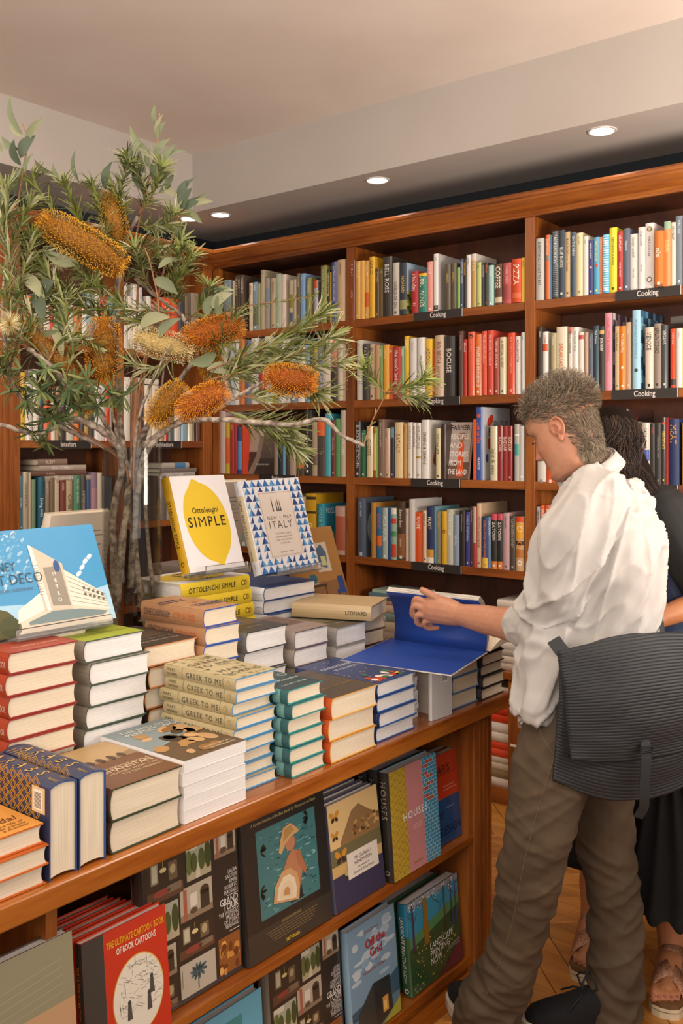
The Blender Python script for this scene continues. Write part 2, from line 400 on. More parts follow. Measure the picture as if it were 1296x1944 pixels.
# ---------------------------------------------------------------- recessed downlights
m_em, nt, b, N, L = newmat('lamp_glass'); b.inputs['Emission Color'].default_value = (1, .93, .84, 1); b.inputs['Emission Strength'].default_value = 22
ring = plain('white_enamel', '#cfc8c2', .4)
def downlight(x, y, label, pw=6):
    t = tag(empty('downlight', (x, y, 2.853)), label, 'ceiling light', 'recessed downlights in the soffit')
    v = []; f = []; n = 28
    for r, z in ((.060, 0), (.060, -.003), (.050, -.005), (.046, .012)):
        v += [(r*math.cos(2*PI*i/n), r*math.sin(2*PI*i/n), z) for i in range(n)]
    for k in range(3):
        for i in range(n): j = (i+1) % n; f.append((k*n+i, k*n+j, (k+1)*n+j, (k+1)*n+i))
    mk('trim_ring', v, f, ring, t, smooth=True)
    mk('lamp', [(.046*math.cos(2*PI*i/n), .046*math.sin(2*PI*i/n), -.002) for i in range(n)], [tuple(range(n))[::-1]], m_em, t)
    l = bpy.data.lights.new('spot', 'SPOT'); l.energy = pw; l.color = (1, .86, .68); l.spot_size = math.radians(120); l.spot_blend = .8; l.shadow_soft_size = .045
    o = bpy.data.objects.new('downlight_beam', l); COL.objects.link(o); o.parent = t; o.location = (0, 0, -.012)
for x, y, lb in [(-3.77, 3.665, 'lit round downlight in the soffit near the far left corner'), (-2.69, 3.66, 'lit round downlight in the soffit above the middle far bay'),
                 (-1.556, 3.655, 'lit round downlight in the soffit above the right far bay'), (-3.97, 3.10, 'lit round downlight in the left soffit behind the topmost branches'), (-3.97, 3.62, 'small lit downlight in the corner behind grey leaves')]:
    downlight(x, y, lb, 4)
# bare spot lamps just below the ceiling, without fittings, over the table and aisle
for x, y in ((-2.0, .6), (-2.0, 1.9), (-.6, 1.2), (-.6, 2.6), (-3.2, 2.4)):
    l = bpy.data.lights.new('spot', 'SPOT'); l.energy = 30; l.color = (1, .88, .72); l.spot_size = math.radians(130); l.spot_blend = .9; l.shadow_soft_size = .12
    o = bpy.data.objects.new('ceiling_spot', l); COL.objects.link(o); o.location = (x, y, 3.14)
# ================================================================ BOOKS ON THE SHELVES
import colorsys
def cname(h):
    r, g, b = [int(h.lstrip('#')[i:i+2], 16)/255 for i in (0, 2, 4)]
    H, s, v = colorsys.rgb_to_hsv(r, g, b); H *= 360
    if v < .25: return 'black'
    if s < .13: return 'white' if v > .86 else 'pale grey' if v > .66 else 'grey' if v > .4 else 'charcoal'
    if s < .30 and 15 < H < 75: return 'cream' if v > .8 else 'beige' if v > .6 else 'taupe' if v > .4 else 'dark brown'
    if H < 14 or H > 345: return 'pink' if s < .45 and v > .6 else 'red' if v > .6 else 'maroon'
    if H < 33: return ('orange' if s > .6 else 'peach') if v > .72 else 'brown'
    if H < 50: return 'amber' if v > .65 else 'bronze'
    if H < 68: return 'yellow' if v > .6 else 'olive'
    if H < 160: return 'green' if v > .35 else 'dark green'
    if H < 195: return 'turquoise' if v > .5 else 'dark teal'
    if H < 255: return ('pale blue' if s < .35 and v > .6 else 'blue') if v > .5 else 'navy'
    if H < 300: return 'purple'
    return 'mauve' if v > .5 else 'plum'
def spine_fn(title, tcol, o, r):
    def fn(a, H, T):
        for b in o.get('bands', ()): a.rect(b[0]*H, -T/2+.0005, b[1]*H, T/2-.0005, b[2], 0)
        if o.get('box'): a.rect(.04*H, -T*.4, .96*H, T*.4, o['box'], 1)
        if title:
            parts = title.split('|'); u = o.get('u0', .06)*H; end = o.get('u1', .86)*H; n = len(parts)
            wts = [len(p)*s_ for p, s_ in zip(parts, (1, .6, .5))]; tot = sum(wts); span = (end-u)
            for k, p in enumerate(parts):
                sz = min(T*o.get('sz', .78)*1.3, T*.88)*(1, .6, .5)[k]; room = span*wts[k]/tot*.94 if n > 1 else span
                wdt = text_width(p, sz, .85, .01)
                if wdt > room:
                    q = room/wdt
                    sz *= max(q, .55) if q < .8 else 1
                tc = tcol if k == 0 else o.get('c2', tcol)
                a.text(u, -sz*.36, sz, p, tc, 'l', sx=.85, wt=o.get('wt', .01), fit=room)
                u += room+span*.05
        a.rect(.92*H, -T*.16, .92*H+T*.34, T*.16, tcol, 1) if r < .5 and title else None
        for e in o.get('dots', ()): a.ell(e[0]*H, 0, T*e[1], T*e[1], e[2], 3, 14)
        for e in o.get('stripes', ()):
            u = e[0]*H
            while u < e[1]*H: a.rect(u, -T/2+.001, u+e[2], T/2-.001, e[3], 1); u += e[2]*2
    return fn
ALLB = []
def row(plane, sh, ox, oy, sc, data, desc, grp, deep=.0, bot=None):
    objs = []
    for k, d in enumerate(data):
        x0, x1, yt, col, title, tcol = d[:6]; o = d[6] if len(d) > 6 else {}
        px0, px1, py = ox+x0/sc, ox+x1/sc, oy+yt/sc
        ins = o.get('ins', R.uniform(.002, .012))
        if plane == 'far':
            P = YU+ins; a, b = at(px0, py, Y=P), at(px1, py, Y=P); T = abs(b.x-a.x)*.985; c = (a.x+b.x)/2
        else:
            P = XU-ins; a, b = at(px0, py, X=P), at(px1, py, X=P); T = abs(b.y-a.y)*.985; c = (a.y+b.y)/2
        H = max(.12, (a.z+b.z)/2-sh); H = min(H, .372 if plane == 'far' else .42)
        W = o.get('W', min(.235, H*R.uniform(.72, .82)))
        bk = book(W, T, H, col, hard=o.get('hard', T > .014), pg='pages' if R.random() < .6 else 'pages_w', spine=spine_fn(title, tcol, o, R.random()), gloss=o.get('g', R.random() < .45),
                  cover=o.get('cover'), board=o.get('board'), name='book')
        ti = math.radians(o.get('lean', 0))
        if plane == 'far': m = mat_cols((0, 1, 0), (-1, 0, 0), (0, 0, 1), (c, P, sh+.0005))
        else: m = mat_cols((-1, 0, 0), (0, -1, 0), (0, 0, 1), (P, c, sh+.0005))
        bk.matrix_world = m@Matrix.Rotation(R.uniform(-.006, .006), 4, 'Z')
        objs.append((bk, cname(o.get('name', col)) if not o.get('cn') else o['cn'], H, T, desc, grp)); bk['category'] = 'book'; bk['group'] = grp
    names = [q[1] for q in objs]
    for k, q in enumerate(objs):
        l_, r_ = (names[k-1] if k else None), (names[k+1] if k+1 < len(objs) else None)
        adj = 'thick' if q[3] > .042 else 'slim' if q[3] < .018 else 'tall' if q[2] > .30 else ''
        side = f'between {l_} and {r_}' if l_ and r_ else ('against the left stile beside '+str(r_) if r_ else 'against the right stile beside '+str(l_))
        ALLB.append([q[0], f'{adj} {q[1]} book {side}, {desc}'.strip(), k, len(objs), desc])
    return objs
ORD = 'first second third fourth fifth sixth seventh eighth ninth tenth eleventh twelfth thirteenth fourteenth fifteenth sixteenth seventeenth eighteenth nineteenth twentieth twenty-first twenty-second twenty-third twenty-fourth twenty-fifth twenty-sixth twenty-seventh twenty-eighth twenty-ninth thirtieth thirty-first thirty-second'.split()
def finish_labels():
    cnt = {}
    for a in ALLB: cnt[a[1]] = cnt.get(a[1], 0)+1
    for o, lb, k, n, d in ALLB:
        if cnt[lb] > 1:
            pos = ORD[k]+' from left' if k < n/2 else ('rightmost' if k == n-1 else ORD[n-1-k]+' from right')
            c = lb.split(' book')[0]; lb = f'{c} book, {pos}, {d}'
        o['label'] = lb
W_, K_, Y_ = '#eeeae4', '#26221f', '#f0b820'
r = ('far', FZ[0], 660, 470, 3.703)
row(*r, [
 (15, 52, 92, '#7e4d5a', 'CRAFT|spirits', '#d8c8c8', {'g': True}), (55, 87, 98, '#c79a4a', 'BREWS', '#e9c98a'), (88, 118, 93, '#cf9f50', '', K_), (119, 150, 93, '#cc9848', 'MALTS', '#e8c078', {'bands': [(.55, .8, '#c4541e')]}),
 (151, 189, 66, '#d0a020', 'GOLD', '#7a5a18', {'g': True}), (191, 221, 150, '#4b3a1e', 'CIDER', '#b08a48'), (222, 246, 148, '#5b4a26', '8', '#c8a85a'),
 (247, 312, 66, '#37332f', 'BELL ROSS', '#c9c4bc', {'sz': .5, 'u0': .12, 'g': True}), (316, 362, 108, '#b8b3a8', 'WORLD OF GIN', '#5c574f', {'u0': .35, 'sz': .5}),
 (366, 414, 108, '#2c3440', 'NOMAD', '#c9a94e', {'sz': .5, 'u0': .25, 'bands': [(.72, .9, '#8d8a5a')], 'W': .25, 'cover': lambda a, W, H: (a.rect(0, 0, W, H, '#9cb4c8', 0), a.grid(0, 0, W, H*.45, 8, 8, lambda u, v: ['#5b6a2a', '#7d8a2e', '#a8a33a', '#39491f'][int((u*17+v*31)*7) % 4]))}),
 (447, 497, 168, '#a32a2e', 'Holiday|31', '#e8c8c0', {'sz': .62}), (499, 556, 182, '#1f7a6a', '1001 WINES', '#e8e2c8', {'sz': .6, 'bands': [(0, .07, '#e0b030')]}), (560, 600, 100, '#e0958a', 'WINE', '#f4d8d0', {'sz': .5}),
 (604, 636, 45, '#dcd9d4', 'A D', '#908a84', {'sz': .4, 'W': .26, 'bands': [(.9, .98, '#3a3632')], 'cover': lambda a, W, H: (a.rect(0, 0, W, H, '#c8c5c2', 0), a.text(.1, H*.72, .07, 'A D', '#4a4644', wt=.0), a.text(.1, H*.63, .03, 'DRINKS', '#6a6664'))}),
 (684, 722, 118, '#5a5240', 'SPIRITS', '#c8a95a', {'sz': .45, 'u0': .2}), (726, 764, 110, '#5a5240', 'SPIRITS', '#c8a95a', {'sz': .45, 'u0': .2}), (768, 789, 140, '#7fb050', '', K_),
 (791, 812, 80, '#3c4468', 'COCKTAIL CODEX', '#c8cce0'), (813, 832, 85, '#2a2622', 'BARTENDER', '#d0a040'), (835, 866, 52, '#e4e0da', 'drinks', '#a09890', {'sz': .5}),
 (868, 903, 45, '#cfc8be', 'JUICE BAR', '#e8d8b8', {'sz': .5, 'bands': [(.12, 1, '#b99452')]}), (906, 938, 105, '#b8c070', 'tea', '#6a7030', {'sz': .5}), (940, 960, 107, '#3a3c3a', 'SMOOTHIE', '#b8b4a8'),
 (963, 984, 105, '#3c3330', 'TONIC', '#d0703a'), (988, 1025, 125, '#9cc4ba', 'herbal', '#e8f0ec', {'sz': .5}), (1032, 1085, 117, '#5a3c2c', 'COFFEE', '#e8dcc8', {'sz': .75, 'u1': .72, 'bands': [(.82, .95, '#cbb89c')]}),
 (1092, 1150, 108, '#b4504e', 'WHERE CHEFS', '#eac0b4', {'sz': .45, 'u1': .5, 'bands': [(.55, .9, '#a04644')]}), (1155, 1220, 80, '#c8481e', 'PIZZA', '#f4e4d4', {'sz': .8, 'u0': .12, 'u1': .68, 'bands': [(.78, .9, '#d86840')]}), (1223, 1243, 72, '#d8b040', 'BREAD', '#a07820'),
], 'top shelf, middle bay', 'books on the top shelf of the middle bay')
r = ('far', FZ[1], 660, 620, 3.703)
row(*r, [
 (64, 104, 97, '#c8c2b6', 'm', '#6a6258', {'sz': .4, 'W': .24}), (106, 150, 125, '#3a3a38', 'F A T T O R I A', '#c8c4bc', {'sz': .4}), (153, 188, 125, '#c8a888', 'BREAD', '#4a3a30'), (190, 222, 130, '#b08a64', '', K_), (224, 246, 135, '#7f9a5c', 'garden', '#dfe8d0'),
 (250, 290, 130, '#dda038', 'market', '#f4d8a0', {'sz': .5}), (292, 316, 140, '#cf5a20', '@', '#f4e4d4'), (319, 372, 145, '#a8322a', "the cook's larder", '#eeddd4', {'sz': .5}), (375, 396, 140, '#7fae8a', 'salads', '#eef4ee'),
 (399, 430, 68, '#e2b826', 'plenty', '#f8eec8', {'g': True}), (436, 486, 82, '#d8d5d2', 'linen', '#b8b4b0', {'g': True, 'sz': .5}), (490, 540, 78, '#dcd9d4', 'PERSIA', '#8a8680', {'sz': .35, 'u0': .3}), (543, 594, 88, '#e0b42c', 'ADDICT', '#4a5a8a', {'sz': .6, 'u0': .15, 'u1': .75}),
 (596, 612, 150, '#b8502c', '', K_), (614, 672, 62, '#c0a88e', 'BO BECH|IN MY BLOOD', '#8a4a38', {'sz': .5, 'u0': .1}), (680, 752, 68, '#35322f', 'BOCUSE', '#d8d4cc', {'sz': .5, 'u0': .2, 'u1': .65, 'g': True}),
 (780, 812, 33, '#5c3c34', 'CHARCUTERIE', '#b89080', {'sz': .4}), (813, 838, 90, '#b03028', 'Allwood', '#f0e0d8', {'sz': .6}), (846, 890, 38, '#d85838', 'RIVER CAFE', '#e88a6a', {'sz': .4, 'g': True, 'dots': [(.07, .3, '#3a3634')]}),
 (896, 940, 55, '#d8722e', 'STATE BIRD PROVISIONS', '#f4e8d8', {'sz': .5, 'u0': .2}), (944, 976, 33, '#d0543c', 'The Beautiful Cookbook', '#f0c8b8', {'sz': .5}), (984, 1024, 28, '#c84a3a', 'The Beautiful Cookbook', '#f0c8b8', {'sz': .45}),
 (1030, 1062, 78, '#9c4a3e', 'SPECIAL DELIVERY', '#e8c8b8', {'sz': .6}), (1068, 1108, 75, '#d0c8a8', 'A SPECIAL GUEST', '#6a6444', {'sz': .5}), (1124, 1174, 45, '#cc4526', 'THE TUSCAN COOKBOOK', '#e89a78', {'sz': .35}),
 (1178, 1216, 68, '#d8d2cc', 'ACQUACOTTA', '#a8604a', {'sz': .5}), (1219, 1243, 42, '#c8ccc8', 'herbs', '#7a8a8a', {'sz': .4}),
], 'second shelf, middle bay', 'books on the second shelf of the middle bay')
r = ('far', FZ[2], 660, 760, 3.703)
row(*r, [
 (52, 90, 150, '#2e2e2e', 'BLACKBIRD KITCHEN', '#c8c4bc', {'sz': .6}), (94, 126, 210, '#2f6a44', 'Provence', '#c8dcc8', {'sz': .45}), (133, 176, 182, '#d6c49c', 'CHEESE', '#6a6040', {'sz': .6, 'u0': .25, 'u1': .72}), (178, 200, 190, '#cfae78', 'FARM', '#8a6a38', {'bands': [(.0, .12, '#a86a28'), (.86, 1, '#a04818')]}),
 (202, 211, 190, '#7ac048', '', K_), (216, 258, 135, '#7a6456', 'the modern larder', '#c4b4a4', {'sz': .4}), (260, 296, 198, '#c4a488', 'rustic', '#8a6a50', {'sz': .4}), (300, 326, 190, '#2e3444', 'BISTRO', '#a0a8b8', {'sz': .5, 'bands': [(0, .2, '#4a8aa0')]}),
 (330, 388, 155, '#dcc394', 'EATALY', '#9a7a40', {'sz': .5, 'u0': .2, 'u1': .62}), (390, 418, 165, '#c09250', 'Rome', '#8a5a20', {'sz': .4}), (421, 454, 155, '#dcd4ca', 'CORNERSMITH', '#9a928a', {'sz': .55}), (458, 478, 160, '#e2dcd2', 'SALADS & PICKLES', '#4a4640', {'sz': .7}),
 (480, 514, 158, '#dcd6cc', 'COASTLINE', '#7a7a72', {'sz': .7, 'u1': .55, 'bands': [(.6, .64, '#a8903a')]}), (518, 572, 138, '#dedad4', 'GREENS & GRAINS', '#3a3a34', {'sz': .4, 'u0': .2, 'W': .25, 'cover': lambda a, W, H: (a.rect(0, 0, W, H, '#dad6d0', 0), a.poly([(.03, .08), (.06, .06), (.09, .1), (.1, .19), (.07, .2), (.05, .14)], '#a04a34', 2), a.text(.09, .13, .05, 'GR', '#3a3a34', wt=.02))}),
 (620, 652, 198, '#d6cca4', 'NOT Just JAM', '#4a4634', {'sz': .6, 'u0': .1, 'u1': .7}), (655, 690, 170, '#3a2a24', '', K_),
 (882, 898, 135, '#e05a20', '', K_), (900, 948, 48, '#34549a', 'Let us Eat|FRANCE!', '#e87040', {'sz': .6, 'u0': .22, 'u1': .88, 'c2': '#f0ece4', 'W': .26, 'g': True, 'dots': [(.12, .25, '#e0602c')], 'cover': lambda a, W, H: (a.rect(0, 0, W, H, '#c8ccd4', 0), a.ell(.07, H*.82, .035, .02, '#c83c24', 2, rot=.7), a.text(.1, H*.74, .04, 'DU SUD', '#3a3c48', wt=.01), a.text(.05, H*.6, .06, 'F', '#26262e', wt=.02), a.ell(.06, H*.5, .016, .028, '#b04a30', 2), a.ell(.04, H*.3, .012, .02, '#34549a', 2), a.ell(.1, H*.15, .02, .012, '#3a3c48', 2))}),
 (1002, 1052, 182, '#cfc6a8', 'light & easy', '#7a7448', {'sz': .75, 'u0': .4, 'u1': .93}), (1055, 1088, 180, '#8c2624', 'BAZAAR', '#dcc4ac', {'sz': .75, 'u0': .2, 'u1': .62}), (1090, 1122, 180, '#8c2624', 'BAZAAR', '#dcc4ac', {'sz': .75, 'u0': .2, 'u1': .62}), (1124, 1156, 180, '#8c2624', 'BAZAAR', '#dcc4ac', {'sz': .75, 'u0': .2, 'u1': .62}),
 (1172, 1204, 168, '#a8a8a0', '', K_, {'bands': [(.35, .55, '#3f9a90'), (.18, .2, '#e8e8e0')]}), (1208, 1240, 180, '#c8c4bc', '', '#8a8680', {'dots': [(.92, .25, '#f0ece8')]}),
], 'third shelf, middle bay', 'books on the third shelf of the middle bay')
# the face-out cover turned towards the room
def farmer(a, W, H):
    a.rect(0, 0, W, H, '#b9aaa2', 0); a.rect(0, 0, W, H*.3, '#6a5040'); a.poly([(W*.45, H*.05), (W*.75, H*.05), (W*.72, H*.6), (W*.6, H*.72), (W*.48, H*.6)], '#d8562a', 2)
    a.ell(W*.6, H*.72, W*.14, H*.07, '#a87050', 3); a.ell(W*.6, H*.78, W*.24, H*.035, '#8a6a48', 4)
    for k, tx in enumerate(['FARMER', 'RECIPES', 'AND', 'STORIES', 'FROM', 'THE LAND']): a.text(W*.04, H*(.86-.155*k), .035, tx, '#3a302c' if k < 1 else '#e8dfd8', fit=W*.9 if k in (0, 1, 3, 5) else W*.6, wt=.025, L=5)
c0, c1 = at(660+692/3.703, 800, Y=YU+.02), at(660+838/3.703, 800, Y=YU+.02)
fb = book(abs(c1.x-c0.x), .022, .275, '#b9aaa2', cover=farmer, gloss=True)
fb.matrix_world = mat_cols((1, 0, 0), (0, 1, 0), (0, 0, 1), (c0.x, YU+.03, FZ[2]))@Matrix.Rotation(math.radians(-9), 4, 'X')@Matrix.Rotation(math.radians(2), 4, 'Z')
tag(fb, 'face-out book with an orange figure on its cover, third shelf of middle bay', 'book')
r = ('far', FZ[3], 660, 930, 3.703)
row(*r, [
 (68, 126, 57, '#4c5868', 'QUIET TABLE', '#b8c4cc', {'sz': .22, 'W': .25, 'cover': lambda a, W, H: a.ell(.07, H*.5, .055, .085, '#9ab0b8')}), (165, 198, 90, '#b48238', '', K_, {'W': .25}), (203, 240, 125, '#2f6c9c', 'GOGO|Z', '#e05a3a', {'sz': .7, 'u0': .12, 'bands': [(.55, .75, '#e06a34')]}), (243, 282, 128, '#a4b4ac', 'MILK MADE', '#e6e8dc', {'sz': .7, 'u0': .15}), (283, 304, 128, '#2c4a78', '', K_),
 (304, 342, 128, '#8fae9a', '', K_, {'bands': [(.0, .12, '#e6dccc'), (.2, .3, '#c83c30'), (.45, .55, '#4a8a5a'), (.7, .95, '#c8442c')]}), (350, 404, 82, '#4a3628', 'danny boy|kitchen', '#e0d4c4', {'sz': .45, 'u0': .12, 'bands': [(.55, .95, '#8a5a34')]}), (406, 428, 132, '#d0bca8', 'mise', '#8a5a4a', {'sz': .5}), (432, 470, 66, '#c8c4c0', '', K_, {'W': .25}),
 (474, 526, 158, '#d8561e', 'KNIFE|', '#f4e0cc', {'sz': .5, 'u0': .08, 'u1': .5}), (528, 552, 145, '#d8c0a4', 'FOOD DIT', '#4a3c34', {'sz': .6}), (554, 605, 118, '#24305a', 'FEAST', '#d8d0bc', {'sz': .5, 'u0': .18, 'u1': .68, 'bands': [(.76, .9, '#c89438'), (.9, 1, '#e4dccc')]}),
 (607, 622, 118, '#6fa0ac', '', K_), (624, 656, 150, '#8c8674', 'EAT HAPPY', '#c8a048', {'sz': .5}), (660, 694, 152, '#d0a428', '', '#8a6a18', {'dots': [(.38, .35, '#8a5a20')]}), (696, 740, 138, '#b4b4a4', 'HOME COOKED', '#e8e8dc', {'sz': .4}), (744, 782, 175, '#8494a8', 'table blue', '#d4dce4', {'sz': .4, 'u0': .4}),
 (784, 824, 148, '#2c2826', 'the kitchen quarter', '#a8a098', {'sz': .3}), (828, 858, 155, '#3c3c7c', 'WORLD VEGETARIAN', '#b0b4e0', {'sz': .5}), (860, 880, 118, '#4a3430', 'Mediterranean', '#c8a890', {'sz': .6}), (881, 903, 118, '#a83a3c', '', K_, {'bands': [(0, .6, '#b8a89c')]}),
 (907, 938, 94, '#c8ac8c', 'THE TIVOLI ROAD BAKER', '#7a5a40', {'sz': .5, 'u0': .2, 'W': .25}), (944, 984, 190, '#2c3868', 'KOREAN FOOD MADE SIMPLE', '#d87a40', {'sz': .4, 'bands': [(.8, 1, '#d8b040')]}), (986, 1006, 190, '#7a98b8', 'CLEAN SOUPS', '#f0f0ec', {'sz': .7}),
 (1010, 1048, 168, '#2a2a28', 'ZAITOUN', '#e8e4d8', {'sz': .62, 'u0': .15, 'u1': .6, 'bands': [(0, .12, '#c04858'), (.86, 1, '#c87838')]}), (1050, 1088, 168, '#2a2a28', 'ZAITOUN', '#e8e4d8', {'sz': .62, 'u0': .15, 'u1': .6, 'bands': [(0, .12, '#c04858'), (.86, 1, '#c87838')]}),
 (1092, 1136, 163, '#b89498', 'rose water', '#7a585c', {'sz': .35}), (1140, 1178, 185, '#4c443e', 'LAVENDER HONEY', '#a49a8c', {'sz': .5}), (1182, 1240, 190, '#c8a478', '', K_, {'bands': [(0, .1, '#d84a24'), (.12, .4, '#e0a030'), (.45, .52, '#3a2c24'), (.6, .75, '#b87838')], 'dots': [(.22, .35, '#e8d8b0'), (.5, .3, '#d87828'), (.85, .3, '#e8e0d4')]}),
], 'fourth shelf, middle bay', 'books on the fourth shelf of the middle bay')
r = ('far', FZ[0], 1000, 400, 4.378)
row(*r, [
 (76, 140, 232, '#b8b8b2', 'EVERYTHING I WANT TO EAT', '#4a4a46', {'sz': .35}), (155, 192, 203, '#d86a34', 'Simple Chinese', '#f0dccc', {'sz': .5, 'bands': [(.32, .4, '#8a7a70')]}), (194, 207, 203, '#3c9ac4', '', K_), (211, 262, 168, '#2e3438', 'THE BLUE DUCKS', '#e0e0da', {'sz': .5, 'stripes': [(.02, .98, .004, '#7a8a90')]}), (264, 314, 163, '#36424c', 'BLUE DUCKS', '#e4e4de', {'sz': .5, 'u0': .25}),
 (317, 360, 178, '#c4ac84', 'BLUE DUCKS in the Country', '#4a4030', {'sz': .45, 'u0': .1}), (366, 408, 180, '#3c5468', 'ON THE MENU', '#c8d4dc', {'sz': .5, 'u1': .6}), (410, 464, 186, '#dccca0', 'the garden', '#a08c58', {'sz': .25, 'W': .2}), (466, 508, 212, '#d8d2ca', 'home', '#8a847c', {'sz': .3, 'W': .2}), (511, 552, 245, '#30387c', 'FRESH & LIGHT', '#e0e0f0', {'sz': .4, 'dots': [(.5, .25, '#d8a8b0')]}),
 (555, 602, 222, '#4c9cc0', 'TASTING INDIA', '#e0d860', {'sz': .45, 'dots': [(.5, .28, '#d84434')]}), (604, 628, 220, '#c87848', 'FLAVOUR', '#e8b890', {'sz': .6}), (630, 682, 198, '#48b0dc', 'FISH', '#f0f4f4', {'sz': .4, 'u0': .1, 'u1': .4, 'stripes': [(.02, .95, .005, '#d8ecf0')]}), (686, 748, 142, '#e0cc28', 'DESTINATION FLAVOUR', '#3a3818', {'sz': .3, 'u0': .15}),
 (752, 800, 175, '#b42c28', 'ADAM LIAW|THE ZEN KITCHEN', '#f0dcd0', {'sz': .45, 'u1': .92}), (804, 854, 148, '#5c6474', 'Neptune', '#d8dce0', {'sz': .4, 'u0': .2, 'W': .22}), (858, 922, 195, '#dcd8d2', 'Giorgio Locatelli|Made in Italy', '#8a8680', {'sz': .35}), (926, 980, 138, '#dcd8d4', 'Giorgio Locatelli|Made in Sicily', '#4a4642', {'sz': .3}),
 (984, 1056, 105, '#dedad6', 'THE FOOD LAB', '#6a6660', {'sz': .3, 'u0': .2, 'u1': .7, 'W': .22, 'dots': [(.09, .3, '#6a5a44'), (.09, .2, '#c8b48c'), (.86, .32, '#5a4a50'), (.86, .22, '#e4e0dc')]}), (1060, 1132, 168, '#c8742c', 'saha', '#f4e4d0', {'sz': .6, 'u0': .3, 'u1': .62, 'bands': [(.96, 1, '#8a4a18')], 'ins': -.02}),
 (1140, 1194, 90, '#e0925c', 'SUQAR', '#e8dc98', {'sz': .55, 'u0': .28, 'u1': .72, 'bands': [(0, .12, '#90b89c')]}), (1198, 1234, 98, '#dcd2be', 'NEW FEAST', '#5a5444', {'sz': .55, 'u1': .45}), (1236, 1296, 45, '#74808c', 'MALOUF', '#c4ccd4', {'sz': .45, 'u1': .5}), (1298, 1340, 60, '#c8b8a0', '', K_),
], 'top shelf, right bay', 'books on the top shelf of the right bay')
r = ('far', FZ[1], 1000, 580, 4.378)
row(*r, [
 (92, 128, 182, '#3c3430', 'GRILL', '#d8d0c4', {'sz': .5, 'bands': [(.85, 1, '#c84824')]}), (132, 174, 218, '#dcd8d2', 'CHARRED', '#c8603c', {'sz': .4, 'bands': [(.2, .32, '#c8501c')]}), (200, 240, 230, '#a89c74', 'Gather', '#e8e0c4', {'sz': .55}), (246, 336, 178, '#dacfb8', 'BREAKFAST', '#c8743c', {'sz': .4, 'u0': .25, 'u1': .8}),
 (344, 376, 180, '#dcd0c4', 'MISSION COOKBOOK', '#3a302c', {'sz': .5, 'bands': [(0, .1, '#c86a5a')]}), (380, 428, 180, '#dedad4', 'The Meat & Three', '#8a8680', {'sz': .4, 'g': True}), (430, 474, 222, '#dcd4c8', '', K_, {'bands': [(.05, .12, '#c04a4a')]}), (478, 508, 225, '#b8947c', 'pickled', '#e0c8b4', {'sz': .4}), (510, 550, 232, '#58606c', 'Ocean Menu', '#a8a8b0', {'sz': .4}),
 (552, 600, 170, '#2c4454', 'Matt Moran', '#c8d4d8', {'sz': .45, 'u1': .45, 'bands': []}), (602, 642, 175, '#34302c', 'JOE BEEF', '#e8e4d8', {'sz': .62, 'u0': .18, 'u1': .68, 'bands': [(.06, .12, '#c8a858')]}), (648, 708, 64, '#dc8a98', 'CHARLOTTE ENTERTAINS', '#c4606e', {'sz': .45, 'W': .24, 'cover': lambda a, W, H: (a.rect(0, 0, W, H, '#8a7880', 0), a.grid(.01, 0, W, H, 9, 12, lambda u, v: ['#5a4a50', '#b8a4ac', '#7a5a80', '#d8ccd0'][int((u*23+v*37)*5) % 4]))}),
 (732, 768, 172, '#c4a880', 'The Edible Balcony', '#6a7a3c', {'sz': .5, 'u0': .1}), (770, 820, 172, '#d87c20', 'The Edible City', '#f4e8d4', {'sz': .45, 'u0': .12, 'u1': .6, 'dots': [(.65, .22, '#f0e0cc')]}), (822, 868, 140, '#b89c80', 'Foraged', '#e0ccb4', {'sz': .4}),
 (876, 944, 40, '#9cc8dc', 'PILGRIMAGE IN PROVENCE', '#6a98b4', {'sz': .35, 'u0': .12, 'W': .25, 'dots': [(.76, .22, '#2c3c4c')], 'cover': lambda a, W, H: (a.rect(0, 0, W, H, '#4a84a4', 0), a.grid(0, 0, W, H, 9, 12, lambda u, v: ['#2c4c68', '#6aa4c4', '#3c6888', '#88bcd4'][int((u*29+v*19)*6) % 4]), a.rect(.04, .1, .2, .26, '#c4ccd0', 3))}),
 (984, 1050, 182, '#d4c2b0', 'VENICE', '#2c2824', {'sz': .62, 'u0': .08, 'u1': .55}), (1054, 1116, 152, '#8a7c70', 'SPUNTINO', '#3a302a', {'sz': .65, 'u0': .06, 'u1': .66}), (1118, 1170, 165, '#46484a', 'VEGANS', '#c8ccc8', {'sz': .55, 'u0': .08, 'u1': .48}),
 (1192, 1238, 195, '#d8461c', 'MASTER CLASS', '#f0c8b0', {'sz': .3, 'bands': [(.85, .95, '#3a3430')]}), (1242, 1290, 190, '#dcd6ce', 'kitchen', '#a8a098', {'sz': .3}), (1292, 1320, 190, '#d8b434', '', K_),
], 'second shelf, right bay', 'books on the second shelf of the right bay')
r = ('far', FZ[2], 1140, 560, 4.859)
